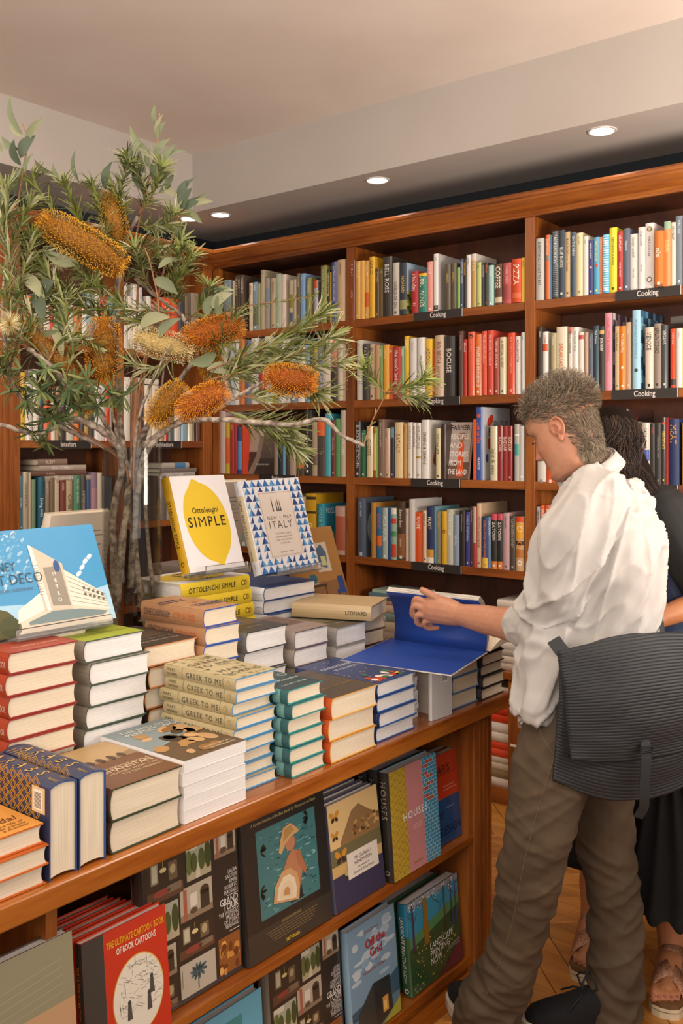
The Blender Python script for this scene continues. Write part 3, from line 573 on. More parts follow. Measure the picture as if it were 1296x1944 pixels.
row(*r, [
 (214, 262, 1052, '#2c2220', 'HELLFIRE', '#e0641c', {'sz': .5, 'W': .26, 'cover': lambda a, W, H: (a.rect(0, 0, W, H, '#3a1a12', 0), a.text(.02, H*.8, .04, 'FIRE', '#b0381c', wt=.02))}), (264, 330, 1168, '#b0aca4', 'SALT', '#7a766e', {'sz': .4, 'u0': .1}), (336, 376, 1210, '#d87428', 'SMASH', '#f4ecdc', {'sz': .6, 'u0': .3, 'u1': .6, 'bands': [(.06, .18, '#e8e4dc')]}), (380, 452, 1180, '#c4bcae', 'CATALONIA', '#3a3630', {'sz': .45, 'u0': .08, 'u1': .42, 'bands': [(.44, .62, '#4458a0')]}),
 (456, 502, 1188, '#383430', 'MORO', '#b8483c', {'sz': .4, 'u1': .5}), (510, 554, 1178, '#3c3c3a', 'TARTINE ALL DAY', '#8a887e', {'sz': .5, 'u0': .22, 'u1': .88}), (558, 602, 1130, '#38302c', "GREATEST HITS", '#e0c828', {'sz': .5, 'u0': .2, 'u1': .7, 'dots': [(.09, .3, '#d84424')]}), (604, 624, 1135, '#a82c24', '', K_), (626, 724, 1146, '#24325c', 'MEAT', '#c8943c', {'sz': .7, 'u0': .08, 'u1': .46}), (752, 800, 1180, '#c89838', '', K_),
], 'third shelf, right bay', 'books on the third shelf of the right bay')
r = ('far', FZ[2], 650, 750, 2.006)
row(*r, [(742, 775, 255, '#c8c4bc', 'sea', '#8a8680', {'sz': .4}), (777, 808, 262, '#dc5224', 'CHILLI', '#f0c8b0', {'sz': .4})], 'third shelf beside the mans chin', 'books beside the face of the man')
r = ('far', FZ[3], 650, 750, 2.006)
row(*r, [(738, 752, 425, '#a8a49c', 'FERMENT', '#4a4640', {'sz': .7}), (754, 770, 420, '#dc5c28', 'SPICE', '#f0d0bc', {'sz': .6}), (771, 790, 420, '#c85a2c', 'ROAST', '#f0d0bc', {'sz': .6})], 'fourth shelf behind the mans shoulder', 'books behind the shoulder of the man')
r = ('far', FZ[0], 400, 470, 4.629)
gar = ['#5c6440', '#8a8a5a', '#b8b49a', '#4a5238']
row(*r, [
 (112, 182, 288, '#7c8c94', 'glass', '#c8d4d8', {'sz': .3, 'g': True}), (192, 208, 295, '#b8a888', '', K_), (212, 238, 248, '#4c4034', 'G A R D E N', '#d8c8b0'), (240, 258, 246, '#463c34', 'GARDENS', '#d8c8b0'), (262, 290, 242, '#50443a', 'GARDENS', '#cfc0a8', {'W': .24}), (338, 370, 312, '#d0c0a4', 'plants', '#7a6a50'), (374, 412, 305, '#7890a4', 'sea', '#d0d8dc', {'bands': [(.5, .9, '#5c6c50')]}), (414, 436, 320, '#9a9a70', '', K_),
 (440, 474, 198, '#b0a488', 'H', '#6a5c48', {'sz': .3, 'W': .25}), (478, 520, 268, '#9c9488', '', K_, {'bands': [(.2, .5, '#7a8a94')]}), (530, 572, 270, '#b8a884', 'MEADOW', '#6a5a3c', {'sz': .4}), (574, 616, 232, '#a4b09c', 'bloom', '#e0e8d8', {'sz': .3}), (620, 660, 238, '#d8c8b8', '', '#a8988a', {'W': .24}), (690, 722, 290, '#b8ac90', '', K_, {'bands': [(.3, .6, '#8a8438'), (.7, .9, '#4a5c70')]}), (726, 752, 280, '#b8a890', '', K_),
 (756, 782, 228, '#6c6446', 'OUTSIDE', '#c8b890', {'sz': .6}), (786, 830, 230, '#7ca0c8', 'sky', '#d8e4ec', {'sz': .3}), (840, 886, 265, '#8c8c4c', 'WOOD', '#d8d4a8', {'sz': .5}), (888, 904, 258, '#5c5438', '', K_), (906, 940, 290, '#a8a4b4', '', K_, {'bands': [(0, .18, '#c8562c')]}), (942, 960, 300, '#2f342c', '', K_), (966, 1020, 160, '#84844c', 'UNDER THE SUN', '#c8c89c', {'sz': .4}), (1022, 1046, 195, '#34382c', 'GARDENS OF STYLE', '#c8c89c', {'sz': .8}), (1048, 1058, 215, '#c8a430', '', K_),
 (1062, 1106, 128, '#44507c', 'AUSTRALIAN DREAMSCAPES', '#c8cce0', {'sz': .4, 'g': True}), (1110, 1182, 108, '#c0a484', 'sandstone', '#7a5c44', {'sz': .25, 'hard': True}),
], 'top shelf of left far bay', 'gardening books on the top shelf of the left bay')
r = ('far', FZ[1], 400, 620, 4.629)
row(*r, [
 (90, 150, 60, '#c8c0b4', 'atelier', '#6a6258', {'sz': .4}), (152, 200, 130, '#a8b0b8', '', K_), (202, 250, 110, '#dcd8d0', 'house', '#5a544c', {'sz': .4}), (252, 296, 80, '#d07a3c', 'weave', '#f0dcc8', {'sz': .4}), (300, 352, 120, '#6c7488', '', K_), (354, 420, 90, '#dcd8d2', 'white room', '#8a8680', {'sz': .4}), (424, 470, 140, '#b83c34', 'R', '#f0d8d0', {'sz': .4}), (474, 530, 70, '#dcd4c4', '', K_), (534, 590, 120, '#c8b83c', 'lemon', '#5a5218', {'sz': .4}), (594, 650, 90, '#e0dcd6', 'NORDIC', '#3a3834', {'sz': .6}),
 (654, 700, 110, '#c8c4bc', '', K_), (702, 760, 80, '#7c8ca0', 'paper', '#e0e4e8', {'sz': .4}), (764, 826, 130, '#e0dcd6', 'NW', K_, {'sz': .6}), (828, 870, 120, '#6ca4c4', 'cyan', '#e8f0f4', {'sz': .4}), (874, 900, 140, '#3c3c3c', '', K_), (904, 942, 150, '#c8b44c', '', K_), (944, 976, 100, '#8c94b0', '', K_, {'bands': [(.3, .6, '#5c6c94')]}),
 (980, 1052, 65, '#cfc4b8', 'COLLECTED', '#a89c90', {'sz': .2, 'W': .16}), (1056, 1112, 58, '#c8806c', '', K_, {'bands': [(.5, 1, '#34302c')]}), (1116, 1158, 155, '#c4b8a4', '', '#8a7e6c'), (1160, 1184, 155, '#bcae98', '', '#8a7e6c'),
], 'second shelf, left far bay', 'books on the second shelf of the left bay')
r = ('far', FZ[2], 400, 760, 4.629)
row(*r, [
 (80, 128, 95, '#c4aca4', '', K_), (130, 168, 190, '#c8b030', '', K_, {'bands': [(.3, .8, '#d8622c')]}), (170, 206, 140, '#a8342c', '800', '#d8a048', {'sz': .6, 'u0': .15, 'u1': .5}), (207, 230, 140, '#a03038', '', K_), (234, 274, 235, '#2c4c84', '', K_, {'bands': [(.3, .9, '#5c94c4')]}), (276, 296, 220, '#d04428', '', K_),
 (556, 588, 200, '#8c7c6c', '', K_), (592, 630, 300, '#2c2828', '', K_), (632, 654, 320, '#5c9cb8', '', K_), (656, 686, 300, '#3c3430', '', '#e0dcd4'), (690, 750, 330, '#a89480', 'BIBA', '#5c4c3c', {'sz': .4}), (756, 820, 340, '#4c3c34', '', K_, {'bands': [(.3, .8, '#c4602c')]}),
 (824, 888, 88, '#2a2826', 'PORTRAIT OF A FASHION', '#c0a46c', {'sz': .3, 'dots': [(.85, .15, '#e8e4dc'), (.93, .15, '#e8e4dc')], 'W': .24}), (890, 936, 190, '#a8987c', '', K_, {'bands': [(.6, .8, '#6c5c4c')]}), (940, 1002, 158, '#4c423c', '', '#d8d0c4', {'bands': [(.02, .3, '#e06428')]}), (1004, 1054, 118, '#46a0b0', '', '#d8ecec', {'W': .24, 'cover': lambda a, W, H: a.rect(0, 0, W, H, '#3c96a8', 0)}), (1060, 1094, 175, '#6c3428', 'Chronicles of', '#d8b8a0', {'sz': .6, 'u0': .3}), (1098, 1138, 162, '#5c9c5c', '', '#d8e8d0'), (1142, 1184, 88, '#b8a894', 'SNEAKERS', '#e4dccf', {'sz': .6, 'u0': .4}),
], 'fashion shelf of left far bay', 'fashion books on the third shelf of the left bay')
c0, c1 = at(400+300/4.629, 860, Y=YU+.03), at(400+552/4.629, 860, Y=YU+.03)
def bwcov(a, W, H):
    a.rect(0, 0, W, H, '#a89a88', 0); a.rect(0, 0, W, H*.42, '#3c322c'); a.poly([(W*.1, 0), (W*.35, H*.35), (W*.45, H*.75), (W*.6, H*.75), (W*.5, H*.3), (W*.3, 0)], '#8a7868', 2); a.ell(W*.5, H*.78, W*.1, H*.07, '#c8b8a4', 3)
    a.rect(W*.5, H*.3, W, H*.8, '#5c5048', 1); a.text(W*.35, H*.17, .014, 'THE LONG VIEW', '#d8d0c4', L=4); a.text(W*.1, H*.26, .02, 'B', '#b84428', L=4)
fb = book(abs(c1.x-c0.x), .03, .30, '#8a7c6c', cover=bwcov, gloss=True)
fb.matrix_world = mat_cols((1, 0, 0), (0, 1, 0), (0, 0, 1), (c0.x, YU+.045, FZ[2]))@Matrix.Rotation(math.radians(-6), 4, 'X')
tag(fb, 'face-out book with a brown photograph cover above the fashion sign', 'book')
r = ('far', FZ[3], 400, 900, 4.629)
row(*r, [
 (88, 140, 165, '#b8a48c', '', K_), (150, 250, 75, '#d09494', '', '#e8c8c8', {'hard': True}), (256, 330, 190, '#8a9a8c', 'linen', '#e0e4dc', {'sz': .4}), (334, 420, 200, '#5c4c44', '', K_), (430, 500, 170, '#8c9cac', '', K_), (510, 590, 220, '#a88c64', '', K_), (600, 680, 200, '#3c3c40', '', K_), (690, 760, 180, '#6c7c54', '', K_), (770, 834, 200, '#b89c7c', '', K_),
 (836, 926, 172, '#c49820', 'DIOR', '#f0e4c0', {'sz': .4, 'u0': .5, 'u1': .8, 'bands': [(.05, .1, '#3c3018'), (.3, .34, '#3c3018'), (.88, .94, '#3c3018')]}), (942, 1000, 262, '#2f8ca0', 'VOGUE ON', '#8cc4cc', {'sz': .5, 'W': .2, 'cover': lambda a, W, H: (a.rect(0, 0, W, H, '#2c8098', 0), a.text(.01, H*.8, .045, 'VOGUE', '#dce8ec', sx=.6), a.rect(.02, .05, .08, .11, '#c8a850'))}), (1096, 1180, 285, '#b89484', '', K_, {'W': .19, 'bands': [(.2, .9, '#a4583c')]}),
], 'fourth shelf of left far bay', 'books on the fourth shelf of the left bay')
# ---- corner case (left wall)
def lrow(px0, px1, z, ytop, n, pal, desc, grp, seed, txt=()):
    q = random.Random(seed); ws = [q.uniform(.6, 1.5) for _ in range(n)]; s_ = sum(ws); x = px0; d = []
    for k in range(n):
        x1 = x+(px1-px0)*ws[k]/s_; c = pal[k % len(pal)]; t = txt[k % len(txt)] if txt else ''
        d.append((x, x1-.3, ytop+q.uniform(-6, 14), c, t, q.choice(['#e8e4dc', '#4a4440', '#a08c70']), {'sz': .5})); x = x1
    return row('left', z, 0, 0, 1, d, desc, grp)
r = ('left', LZ[1], 30, 680, 3.503)
row(*r, [
 (26, 60, 95, '#e0b830', 'HYGGE', '#f4ecd0', {'sz': .4}), (64, 108, 160, '#dcd6cc', 'A', '#5c544c', {'sz': .4}), (112, 152, 75, '#e0dacc', 'WHITE', '#8a8478', {'sz': .4}), (154, 180, 190, '#2c6c80', '', K_), (184, 232, 180, '#dc5a24', 'colour', '#f4dcc8', {'sz': .4}), (236, 262, 200, '#dcd4c4', '', K_), (266, 286, 190, '#a88c64', '', K_), (290, 332, 190, '#3c3430', 'MODERN', '#c8c0b4', {'sz': .5}), (336, 384, 185, '#c8c0b4', 'ROOMS', '#6c645c', {'sz': .4}),
 (388, 420, 190, '#e07c2c', '', '#f4e0c8'), (424, 450, 200, '#4c4c50', '', K_), (454, 484, 180, '#b89454', '', K_), (488, 520, 190, '#3a3a3c', '', '#c8c8c8'), (524, 590, 180, '#dcd8d2', 'THE NEW', '#6a645c', {'sz': .3}), (592, 624, 150, '#d0401c', '', '#f0d0c0'), (626, 642, 190, '#8c8478', '', K_),
], 'interiors shelf of left case', 'books above the interiors sign')
row(*r, [
 (716, 760, 150, '#dcd6cc', 'AUSTRALIA', '#8a847a', {'sz': .4}), (764, 812, 130, '#a87c5c', '', '#e0c8b0'), (816, 852, 165, '#3c4450', 'IDEAS', '#a8b0bc', {'sz': .4}), (856, 902, 182, '#dcd2bc', 'A T L A S', '#5a5444', {'sz': .4, 'u1': .4}), (904, 950, 182, '#d8ceb8', 'A T L A S', '#5a5444', {'sz': .4, 'u1': .4}), (954, 986, 200, '#b8a078', '', K_), (988, 1012, 210, '#d03c1c', '', '#f0d0c0'), (1014, 1050, 190, '#5c6c6c', '', K_),
 (1054, 1094, 180, '#dcd6cc', 'city', '#6c645c', {'sz': .4}), (1098, 1140, 195, '#8cb0c4', '', '#e8f0f4'), (1142, 1176, 215, '#d8d0b0', '', '#8c8458'), (1178, 1196, 225, '#3a3430', '', K_), (1198, 1226, 215, '#6c4434', '', K_),
], 'architecture shelf of left case', 'books above the architecture sign')
r = ('left', LZ[0], 30, 520, 3.503)
lrow(42, 222, LZ[0], 560, 17, ['#dcd6cc', '#c86a34', '#e8e4de', '#8aa0a8', '#dcd2c0', '#b8402c', '#eae6e0', '#3c8c9c', '#dcdad4'], 'top shelf, left case', 'books on the top shelf of the left case', 3, ['home', 'LOFT', '', 'studio', 'light'])
row(*r, [
 (706, 742, 60, '#e4e0da', '', '#c8643c', {'bands': [(.6, .64, '#c8643c')]}), (744, 776, 150, '#dcd4c8', '', K_), (778, 806, 70, '#e0dcd4', 'YE', '#c8a83c', {'sz': .5}), (808, 840, 90, '#c8ccd0', '', K_), (842, 866, 180, '#a89c8c', '', K_), (868, 898, 150, '#dcd8d0', '', K_), (900, 930, 200, '#b84c5c', '', K_), (932, 968, 210, '#4c4844', '', K_), (970, 1032, 160, '#e0501c', 'BOLD', '#f4d8c0', {'sz': .5}), (1034, 1080, 170, '#d84c20', '', '#f4d8c0', {'bands': [(.7, 1, '#2c3038')]}), (1082, 1120, 190, '#3c4048', '', K_), (1124, 1160, 150, '#6c5c4c', '', K_), (1162, 1220, 130, '#8c7c6c', '', K_),
], 'top shelf, far half of left case', 'books on the top shelf of the left case, far half')
r = ('left', LZ[2], 30, 850, 3.503)
row(*r, [
 (24, 44, 188, '#2c90ac', 'ESCAPES', '#e4f0f0', {'sz': .8, 'u0': .4}), (48, 82, 160, '#b8ac94', 'COSMOPOLITAN', '#6c6450', {'sz': .5, 'u0': .2}), (84, 102, 165, '#c4b8a0', '', '#7c7460'), (106, 132, 212, '#7c9070', 'isles', '#5cac5c', {'sz': .5}), (148, 192, 196, '#1f5c70', 'Living Wild', '#c8dcdc', {'sz': .5, 'u0': .4}), (196, 224, 222, '#8c7c68', 'DOMAIN', '#c4b8a4', {'sz': .5}), (228, 256, 200, '#7c6850', '', K_), (258, 290, 186, '#c4b4a0', 'LIFE', '#8c7c68', {'sz': .4}),
 (296, 332, 215, '#7c4038', 'rustic', '#d8b8a8', {'sz': .5}), (336, 376, 218, '#b8a484', 'COFFEE LOVE', '#3c342c', {'sz': .6, 'u0': .3}), (384, 432, 184, '#4c8464', 'THE NEW GARDEN', '#c0dcc8', {'sz': .3}), (434, 466, 184, '#4c4440', 'INSPIRED DESIGN', '#b8b0a8', {'sz': .5, 'u0': .3}), (470, 496, 182, '#3c5880', '', '#a8b8d0'), (500, 540, 164, '#8c7488', '', '#c8b0c0', {'bands': [(.3, .7, '#a8848c')]}), (542, 572, 166, '#c8bca4', '', K_), (576, 640, 190, '#4c5c6c', '', K_),
], 'lowest visible shelf of left case', 'books standing on the lower shelf of the left case')
def flat_book(L_, Wd, T, col, title, tcol, spine_dir, pos, yaw=0, lab=None, grp=None, o=None, hard=None, cover=None, pg='pages'):
    """a book lying flat; spine_dir: unit vector the spine faces; head to the viewer's left of the spine"""
    o = o or {}
    b = book(Wd, T, L_, col, hard=(T > .018) if hard is None else hard, spine=spine_fn(title, tcol, o, .9), cover=cover, pg=pg, board=o.get('board'), gloss=o.get('g', False), back=o.get('back'))
    s_ = Vector(spine_dir); x = -s_; y = Vector((0, 0, -1)); z = x.cross(y)
    m = mat_cols(x, y, z, (0, 0, 0)); c = m@Vector((Wd/2, 0, L_/2))
    b.matrix_world = Matrix.Translation(Vector(pos))@Matrix.Rotation(yaw, 4, 'Z')@Matrix.Translation(Vector((-c.x, -c.y, T/2)))@m
    tag(b, lab, 'book', grp); return b
# lying on top of the standing books in the corner case
zz = LZ[2]+.235
for k, (x0, x1, T, c, t, tc) in enumerate([(195, 512, .026, '#a89c90', 'SUZANNE KASLER', '#e4dcd0'), (100, 468, .024, '#6c5044', 'timeless', '#b89c8c'), (155, 465, .026, '#b0a498', 'RYAN KORBAN', '#e8e0d8'), (145, 340, .030, '#8c7464', 'RUDY', '#dccfc4')]):
    y0, y1 = at(30+x0/3.503, 890, X=XU-.01).y, at(30+x1/3.503, 890, X=XU-.01).y
    flat_book(y1-y0, .21, T, c, t, tc, (1, 0, 0), (XU-.115, (y0+y1)/2, zz), R.uniform(-.02, .02), ['lowest', 'second lowest', 'second highest', 'topmost'][k]+' book lying across the standing books left of the vase', 'books lying across the lower left shelf', {'sz': .6, 'u0': .25, 'u1': .85}); zz += T+.001
zz = LZ[2]+.235
for k, (x0, x1, T, c, t, tc) in enumerate([(975, 1190, .026, '#a8a4a0', 'LIVING MODERN', '#e8e4e0'), (960, 1200, .022, '#7c7470', '', K_), (975, 1150, .030, '#b8b0a8', '', '#4c7ca8')]):
    y0, y1 = at(30+x0/3.503, 890, X=XU-.01).y, at(30+x1/3.503, 890, X=XU-.01).y
    flat_book(y1-y0, .21, T, c, t, tc, (1, 0, 0), (XU-.115, (y0+y1)/2, zz), 0, ['lowest', 'middle', 'topmost'][k]+' of three flat books behind the lemon cover', 'flat books right of the vase', {'bands': [(.45, .85, '#4c84b4')] if k == 2 else [], 'sz': .6, 'u0': .1}); zz += T+.001
row('left', LZ[2], 30, 850, 3.503, [(960, 1000, 190, '#6c6460', '', K_), (1002, 1050, 190, '#8c8478', '', K_), (1052, 1100, 190, '#4c4440', '', K_), (1102, 1150, 190, '#a89c8c', '', K_), (1152, 1200, 190, '#5c6468', '', K_)], 'lower corner shelf', 'books standing behind the lemon cover')
# flat book on top of the row below 'top' architecture
y0, y1 = at(30+715/3.503, 700, X=XU).y, at(30+955/3.503, 700, X=XU).y
flat_book(y1-y0, .22, .03, '#dcd6cc', '', K_, (1, 0, 0), (XU-.12, (y0+y1)/2, LZ[1]+.31), 0, 'thick white book lying flat on the architecture row', 'books lying flat above the rows')
y0, y1 = at(1000+1192/4.378, 620, Y=YU).x, at(1000+1330/4.378, 620, Y=YU).x
flat_book(.24, .19, .028, '#4c4844', 'SALT', '#c8a448', (0, -1, 0), (y0+.12, YU+.1, FZ[1]+.262), 0, 'charcoal book with gold letters lying on top of the second shelf row', 'books lying flat above the rows', {'sz': .8, 'u0': .3, 'u1': .6}) 
# piles on the ledge behind the raised book
def pile(x, y, z, dirv, items, lab, grp, jitter=.03, L_=.24, Wd=.19):
    n = len(items)
    for k, it in enumerate(items):
        T, c, t, tc = it[:4]; L2 = it[4] if len(it) > 4 else L_
        pos_ = 'lowest' if k == 0 else 'topmost' if k == n-1 else ORD[k]+' from the bottom'
        flat_book(L2, Wd, T, c, t, tc, dirv, (x+R.uniform(-.01, .01), y+R.uniform(-.006, .006), z), R.uniform(-jitter, jitter), f'{cname(c)} book, {pos_} in {lab}', grp, {'sz': .6, 'u0': .1}); z += T+.0008
pile(fx_(735), YU+.13, .588, (0, -1, 0), [(.05, '#8c7c6c', '', K_), (.05, '#a89c84', '', K_), (.045, '#6c8078', 'Dining', '#dce4d8'), (.036, '#b8a48c', '', K_), (.02, '#a07c60', '', K_), (.016, '#3c5c6c', '', K_), (.018, '#5c7c8c', '', K_), (.014, '#a8c0b0', '', K_)], 'the pile behind the raised blue book, left', 'left pile on the ledge of the far case', .04, .26)
pile(fx_(800), YU+.12, .588, (0, -1, 0), [(.06, '#7c7468', '', K_), (.06, '#b0a898', '', K_), (.04, '#5c5448', '', K_), (.03, '#7c8c94', '', K_)], 'the low pile above the raised blue book', 'low pile on the ledge of the far case', .1, .22)
pile(fx_(850), YU+.12, .588, (0, -1, 0), [(.06, '#6c6458', '', K_), (.05, '#a89c88', '', K_), (.03, '#4c6c7c', '', K_), (.02, '#6c8c9c', '', K_)], 'the pile above the mans wrist', 'small pile on the ledge of the far case', .1, .2)
pile(fx_(925), YU+.12, .588, (0, -1, 0), [(.06, '#4c3c34', '', K_), (.06, '#5c5850', '', K_), (.03, '#7c8484', '', K_)], 'the dark low pile left of the right stile', 'dark pile on the ledge of the far case', .1, .22)
pile(fx_(978), YU+.11, .588, (0, -1, 0), [(.05, '#c8c0b4', '', K_), (.04, '#bcb4a8', '', K_), (.036, '#d4ccc0', '', K_), (.034, '#8c847c', '', K_), (.026, '#dcd4cc', '', K_), (.024, '#c8c0b8', '', K_), (.03, '#e4ddd4', 'A.A. GILL', '#b04c3c'), (.034, '#d0c4b8', '', K_)], 'the white pile beside the right stile', 'white pile on the ledge by the stile', .02, .20)
zl = .588
pile(at(982, 1260, Y=YL+.05).x, YL+.09, zl, (0, -1, 0), [(.03, '#b8a898', '', K_), (.03, '#c8b8a8', '', K_), (.028, '#a89c90', '', K_), (.03, '#d0c8c0', '', K_), (.03, '#b8b0ac', '', K_)], 'the pile on the ledge behind the black stack', 'pile on the ledge behind the table', .02, .17, .12)
x_ = at(951, 1400, Y=YL+.02).x
pile(x_-.05, YL+.1, .07, (0, -1, 0), [(.036, '#d8cfc4', '', '#3c3834'), (.034, '#8c7c58', '', K_), (.030, '#c8bca8', '', K_), (.026, '#d0c4b4', '', K_), (.034, '#dc4c2c', 'ke', '#f4e4dc', .22), (.032, '#dc4c2c', 'ke', '#f4e4dc', .22), (.040, '#dcd4c8', '', '#5c544c'), (.042, '#dcd6cc', '', '#5c544c'), (.038, '#d4401c', '', '#f4d8cc'), (.034, '#cf3c1c', '', '#f4d8cc'), (.042, '#d8d0c4', '', '#8c847c'), (.044, '#cfc6b8', '', '#8c847c'), (.036, '#34322c', '', '#d8d0c4')], 'the pile between table end and stile', 'tall floor pile in the lower left bay', .015, .22, .16)
x_ = at(1000, 1450, Y=YL+.02).x
pile(x_+.06, YL+.09, .07, (0, -1, 0), [(.04, '#e4dfd6', '', K_), (.034, '#6c4c70', '', K_), (.030, '#74547c', '', K_), (.03, '#b09c80', '', K_), (.045, '#d8cdb8', '', K_), (.035, '#e0d8c8', '', K_)], 'the low pile behind the mans thigh', 'low pile in the lower right bay', .03, .24, .16)
pile(x_+.06, YL+.09, .35, (0, -1, 0), [(.045, '#d8d0c8', 'GO', '#3c3834'), (.042, '#2c8c88', '', '#c8dcd8'), (.034, '#c8b8a0', 'L INERTIE', '#5c4c3c')], 'the three-book pile behind the shirt hem', 'three-book pile on the lower right shelf', .03, .24, .16)
# ================================================================ DISPLAY TABLE
TX, TE, TZ = -1.425, 2.65, .80
TO = (-2.0, 1.3, 0)
table = tag(empty('display_table', TO), 'long cherry wood display table with book shelves in its side', 'table')
XL_ = -2.75
part(MB().box((XL_, -.6, TZ-.045), (TX, TE, TZ)), 'tabletop', M['table_y'], table, .004, TO)
part(MB().box((-1.76, -.6, .0), (-1.735, 2.46, TZ-.045)), 'back_panel', M['table_y'], table, .001, TO)
part(MB().box((-1.74, -.6, .382), (-1.452, 2.465, .405)), 'shelf', M['table_y'], table, .002, TO)
part(MB().box((-1.74, -.6, .022), (-1.452, 2.465, .048)), 'bottom_shelf', M['table_y'], table, .002, TO)
part(MB().box((-1.74, -.6, 0), (-1.462, 2.465, .022)), 'plinth', M['table_y'], table, .001, TO)
part(MB().box((-1.735, 2.44, .0), (-1.455, 2.462, TZ-.045)), 'side_panel', M['wood_z'], table, .001, TO)
for i, y in enumerate((1.0, .1)): part(MB().box((-1.735, y-.012, .048), (-1.46, y+.012, TZ-.045)), 'divider', M['wood_z'], table, .001, TO)
part(MB().box((-1.475, 2.462, .0), (-1.45, 2.495, TZ-.045)), 'corner_post', M['wood_z'], table, .002, TO)
part(fluted(MB(), 'y', 2.492, 2.565, -1.448, 0, TZ-.045, 3, .005), 'fluted_pilaster', M['wood_z'], table, 0, TO)
part(MB().box((XL_+.05, 2.48, .0), (-1.475, 2.56, TZ-.045)), 'end_panel', M['wood_z'], table, .002, TO)
part(MB().box((XL_+.02, -.6, .0), (XL_+.045, 2.56, TZ-.045)), 'far_panel', M['wood_z'], table, .002, TO)
struct(MB().box((-1.460, -.6, -.002), (-1.40, 2.46, .003)).build('trim_3', M['table_y'], bevel=.001))

# ---------------------------------------------------------------- flat stacks: spine towards -Y, tail towards +X
def stack(Xt, y0, y1, z, n, T, L, mk_book, lab, grp, cat='book', jit=.012, yaw=.012, dy=0):
    out = []; W = y1-y0
    for k in range(n):
        b = mk_book(W, T, L, k, k == n-1)
        m = mat_cols((0, 1, 0), (0, 0, -1), (-1, 0, 0), (0, 0, 0))
        c = Vector((Xt-L/2, (y0+y1)/2, 0)); jx, jy = (R.uniform(-jit, jit)*.5, R.uniform(-jit, jit)*.5)
        b.matrix_world = Matrix.Translation(c+Vector((jx, jy+dy*k, z+T/2)))@Matrix.Rotation(R.uniform(-yaw, yaw), 4, 'Z')@Matrix.Translation(Vector((L/2, -W/2, 0)))@m
        pos_ = 'topmost' if k == n-1 else 'lowest' if k == 0 else {1: 'second', 2: 'third', 3: 'fourth', 4: 'fifth', 5: 'sixth', 6: 'seventh', 7: 'eighth'}[n-1-k if k >= n/2 else k]+(' from the top' if k >= n/2 else ' from the bottom')
        tag(b, f'{lab}, {pos_}', cat, grp); out.append(b); z += T+.0007
    return z
def simple(col, title='', tcol=W_, o=None, cover=None, board=None, hard=True, pg='pages', gloss=False, inner=None):
    o = o or {}
    def f(W, T, L, k, top):
        return book(W, T, L, col, hard, pg, spine=spine_fn(title, tcol, o, .9), cover=cover if top or o.get('allc') else None, board=board, gloss=gloss, inner=inner)
    return f
zt = TZ+.0008
def cv(bg, *tx, extra=None):
    """cover of a book lying flat: bg colour, then (u,v,size,text,colour,align)"""
    def f(a, W, H):
        a.rect(0, .001, W, H-.001, bg, 0)
        if extra: extra(a, W, H)
        for t in tx: a.text(W*t[0], H*t[1], t[2], t[3], t[4], t[5] if len(t) > 5 else 'c', sx=t[6] if len(t) > 6 else .9, L=6, wt=.008)
    return f
# front row
def gandhi(a, W, H):
    a.rect(0, 0, W, H, '#c98a3c', 0); a.text(W*.9, H*.22, .03, 'Vidal', '#5c3414', 'r', it=.2)
    for k in range(3): a.text(W*.9, H*(.15-.045*k), .013, ['the life of', 'notable people', 'a memoir'][k], '#6a4420', 'r', it=.2)
stack(-1.44, .80, .975, zt, 3, .035, .24, simple('#b4551a', '', W_, cover=gandhi, board='#c4611c'), 'orange-edged book in the low stack at the left table corner', 'orange stack at the left table corner')
def arab_b(a, W, H):   # back cover: gilt lattice and a barcode
    q = random.Random(4)
    for i in range(9):
        for j in range(7):
            u, v = W*.10+i*.019, H*.16+j*.024
            for r_ in (.012, .007): 
                for k in range(4):
                    t0, t1 = PI/2*k, PI/2*(k+1); a.line(u+r_*math.cos(t0), v+r_*math.sin(t0), u+r_*math.cos(t1), v+r_*math.sin(t1), .0016, '#c8902c', 2)
    a.rect(W*.70, .012, W*.98, .052, '#d8bc94', 3); a.rect(W*.73, .02, W*.95, .046, '#efe3cf', 4)
    for k in range(12): a.rect(W*.75+k*.0024, .024, W*.75+k*.0024+.0012, .044, '#2c2824', 5)
    for k in range(6): a.rect(.02, .075+k*.005, .10, .0765+k*.005, '#7a7080', 3)
for k, (y0, y1) in enumerate(((.982, 1.040), (1.045, 1.104))):
    T = y1-y0; W = .165
    def sp(a, H, T):
        for i, ch in enumerate('ARABS'): a.text(H*(.12+.15*i), -T*.2, T*.62, ch, '#c8a050', 'l', sx=.9, wt=-.005)
        a.text(H*.88, T*.12, T*.22, 'Tim', '#a88848', 'l', it=.3); a.text(H*.86, -T*.2, T*.2, 'Mackintosh', '#a88848', 'l', it=.3, fit=H*.12)
        for i in range(7): a.line(H*.05+i*.012, -T*.45, H*.05+i*.012+.008, -T*.2, .002, '#b8892c', 1)
    b = book(W, T, .25, '#2c3350', spine=sp, back=arab_b, board='#2b4f8a', inner='#2b4f8a')
    b.matrix_world = mat_cols((0, 0, -1), (0, -1, 0), (-1, 0, 0), (-1.44, (y0+y1)/2, zt+W))
    tag(b, ['nearer', 'farther'][k]+' of two navy books standing spine up with gilt lattice', 'book', 'navy books standing spine up')
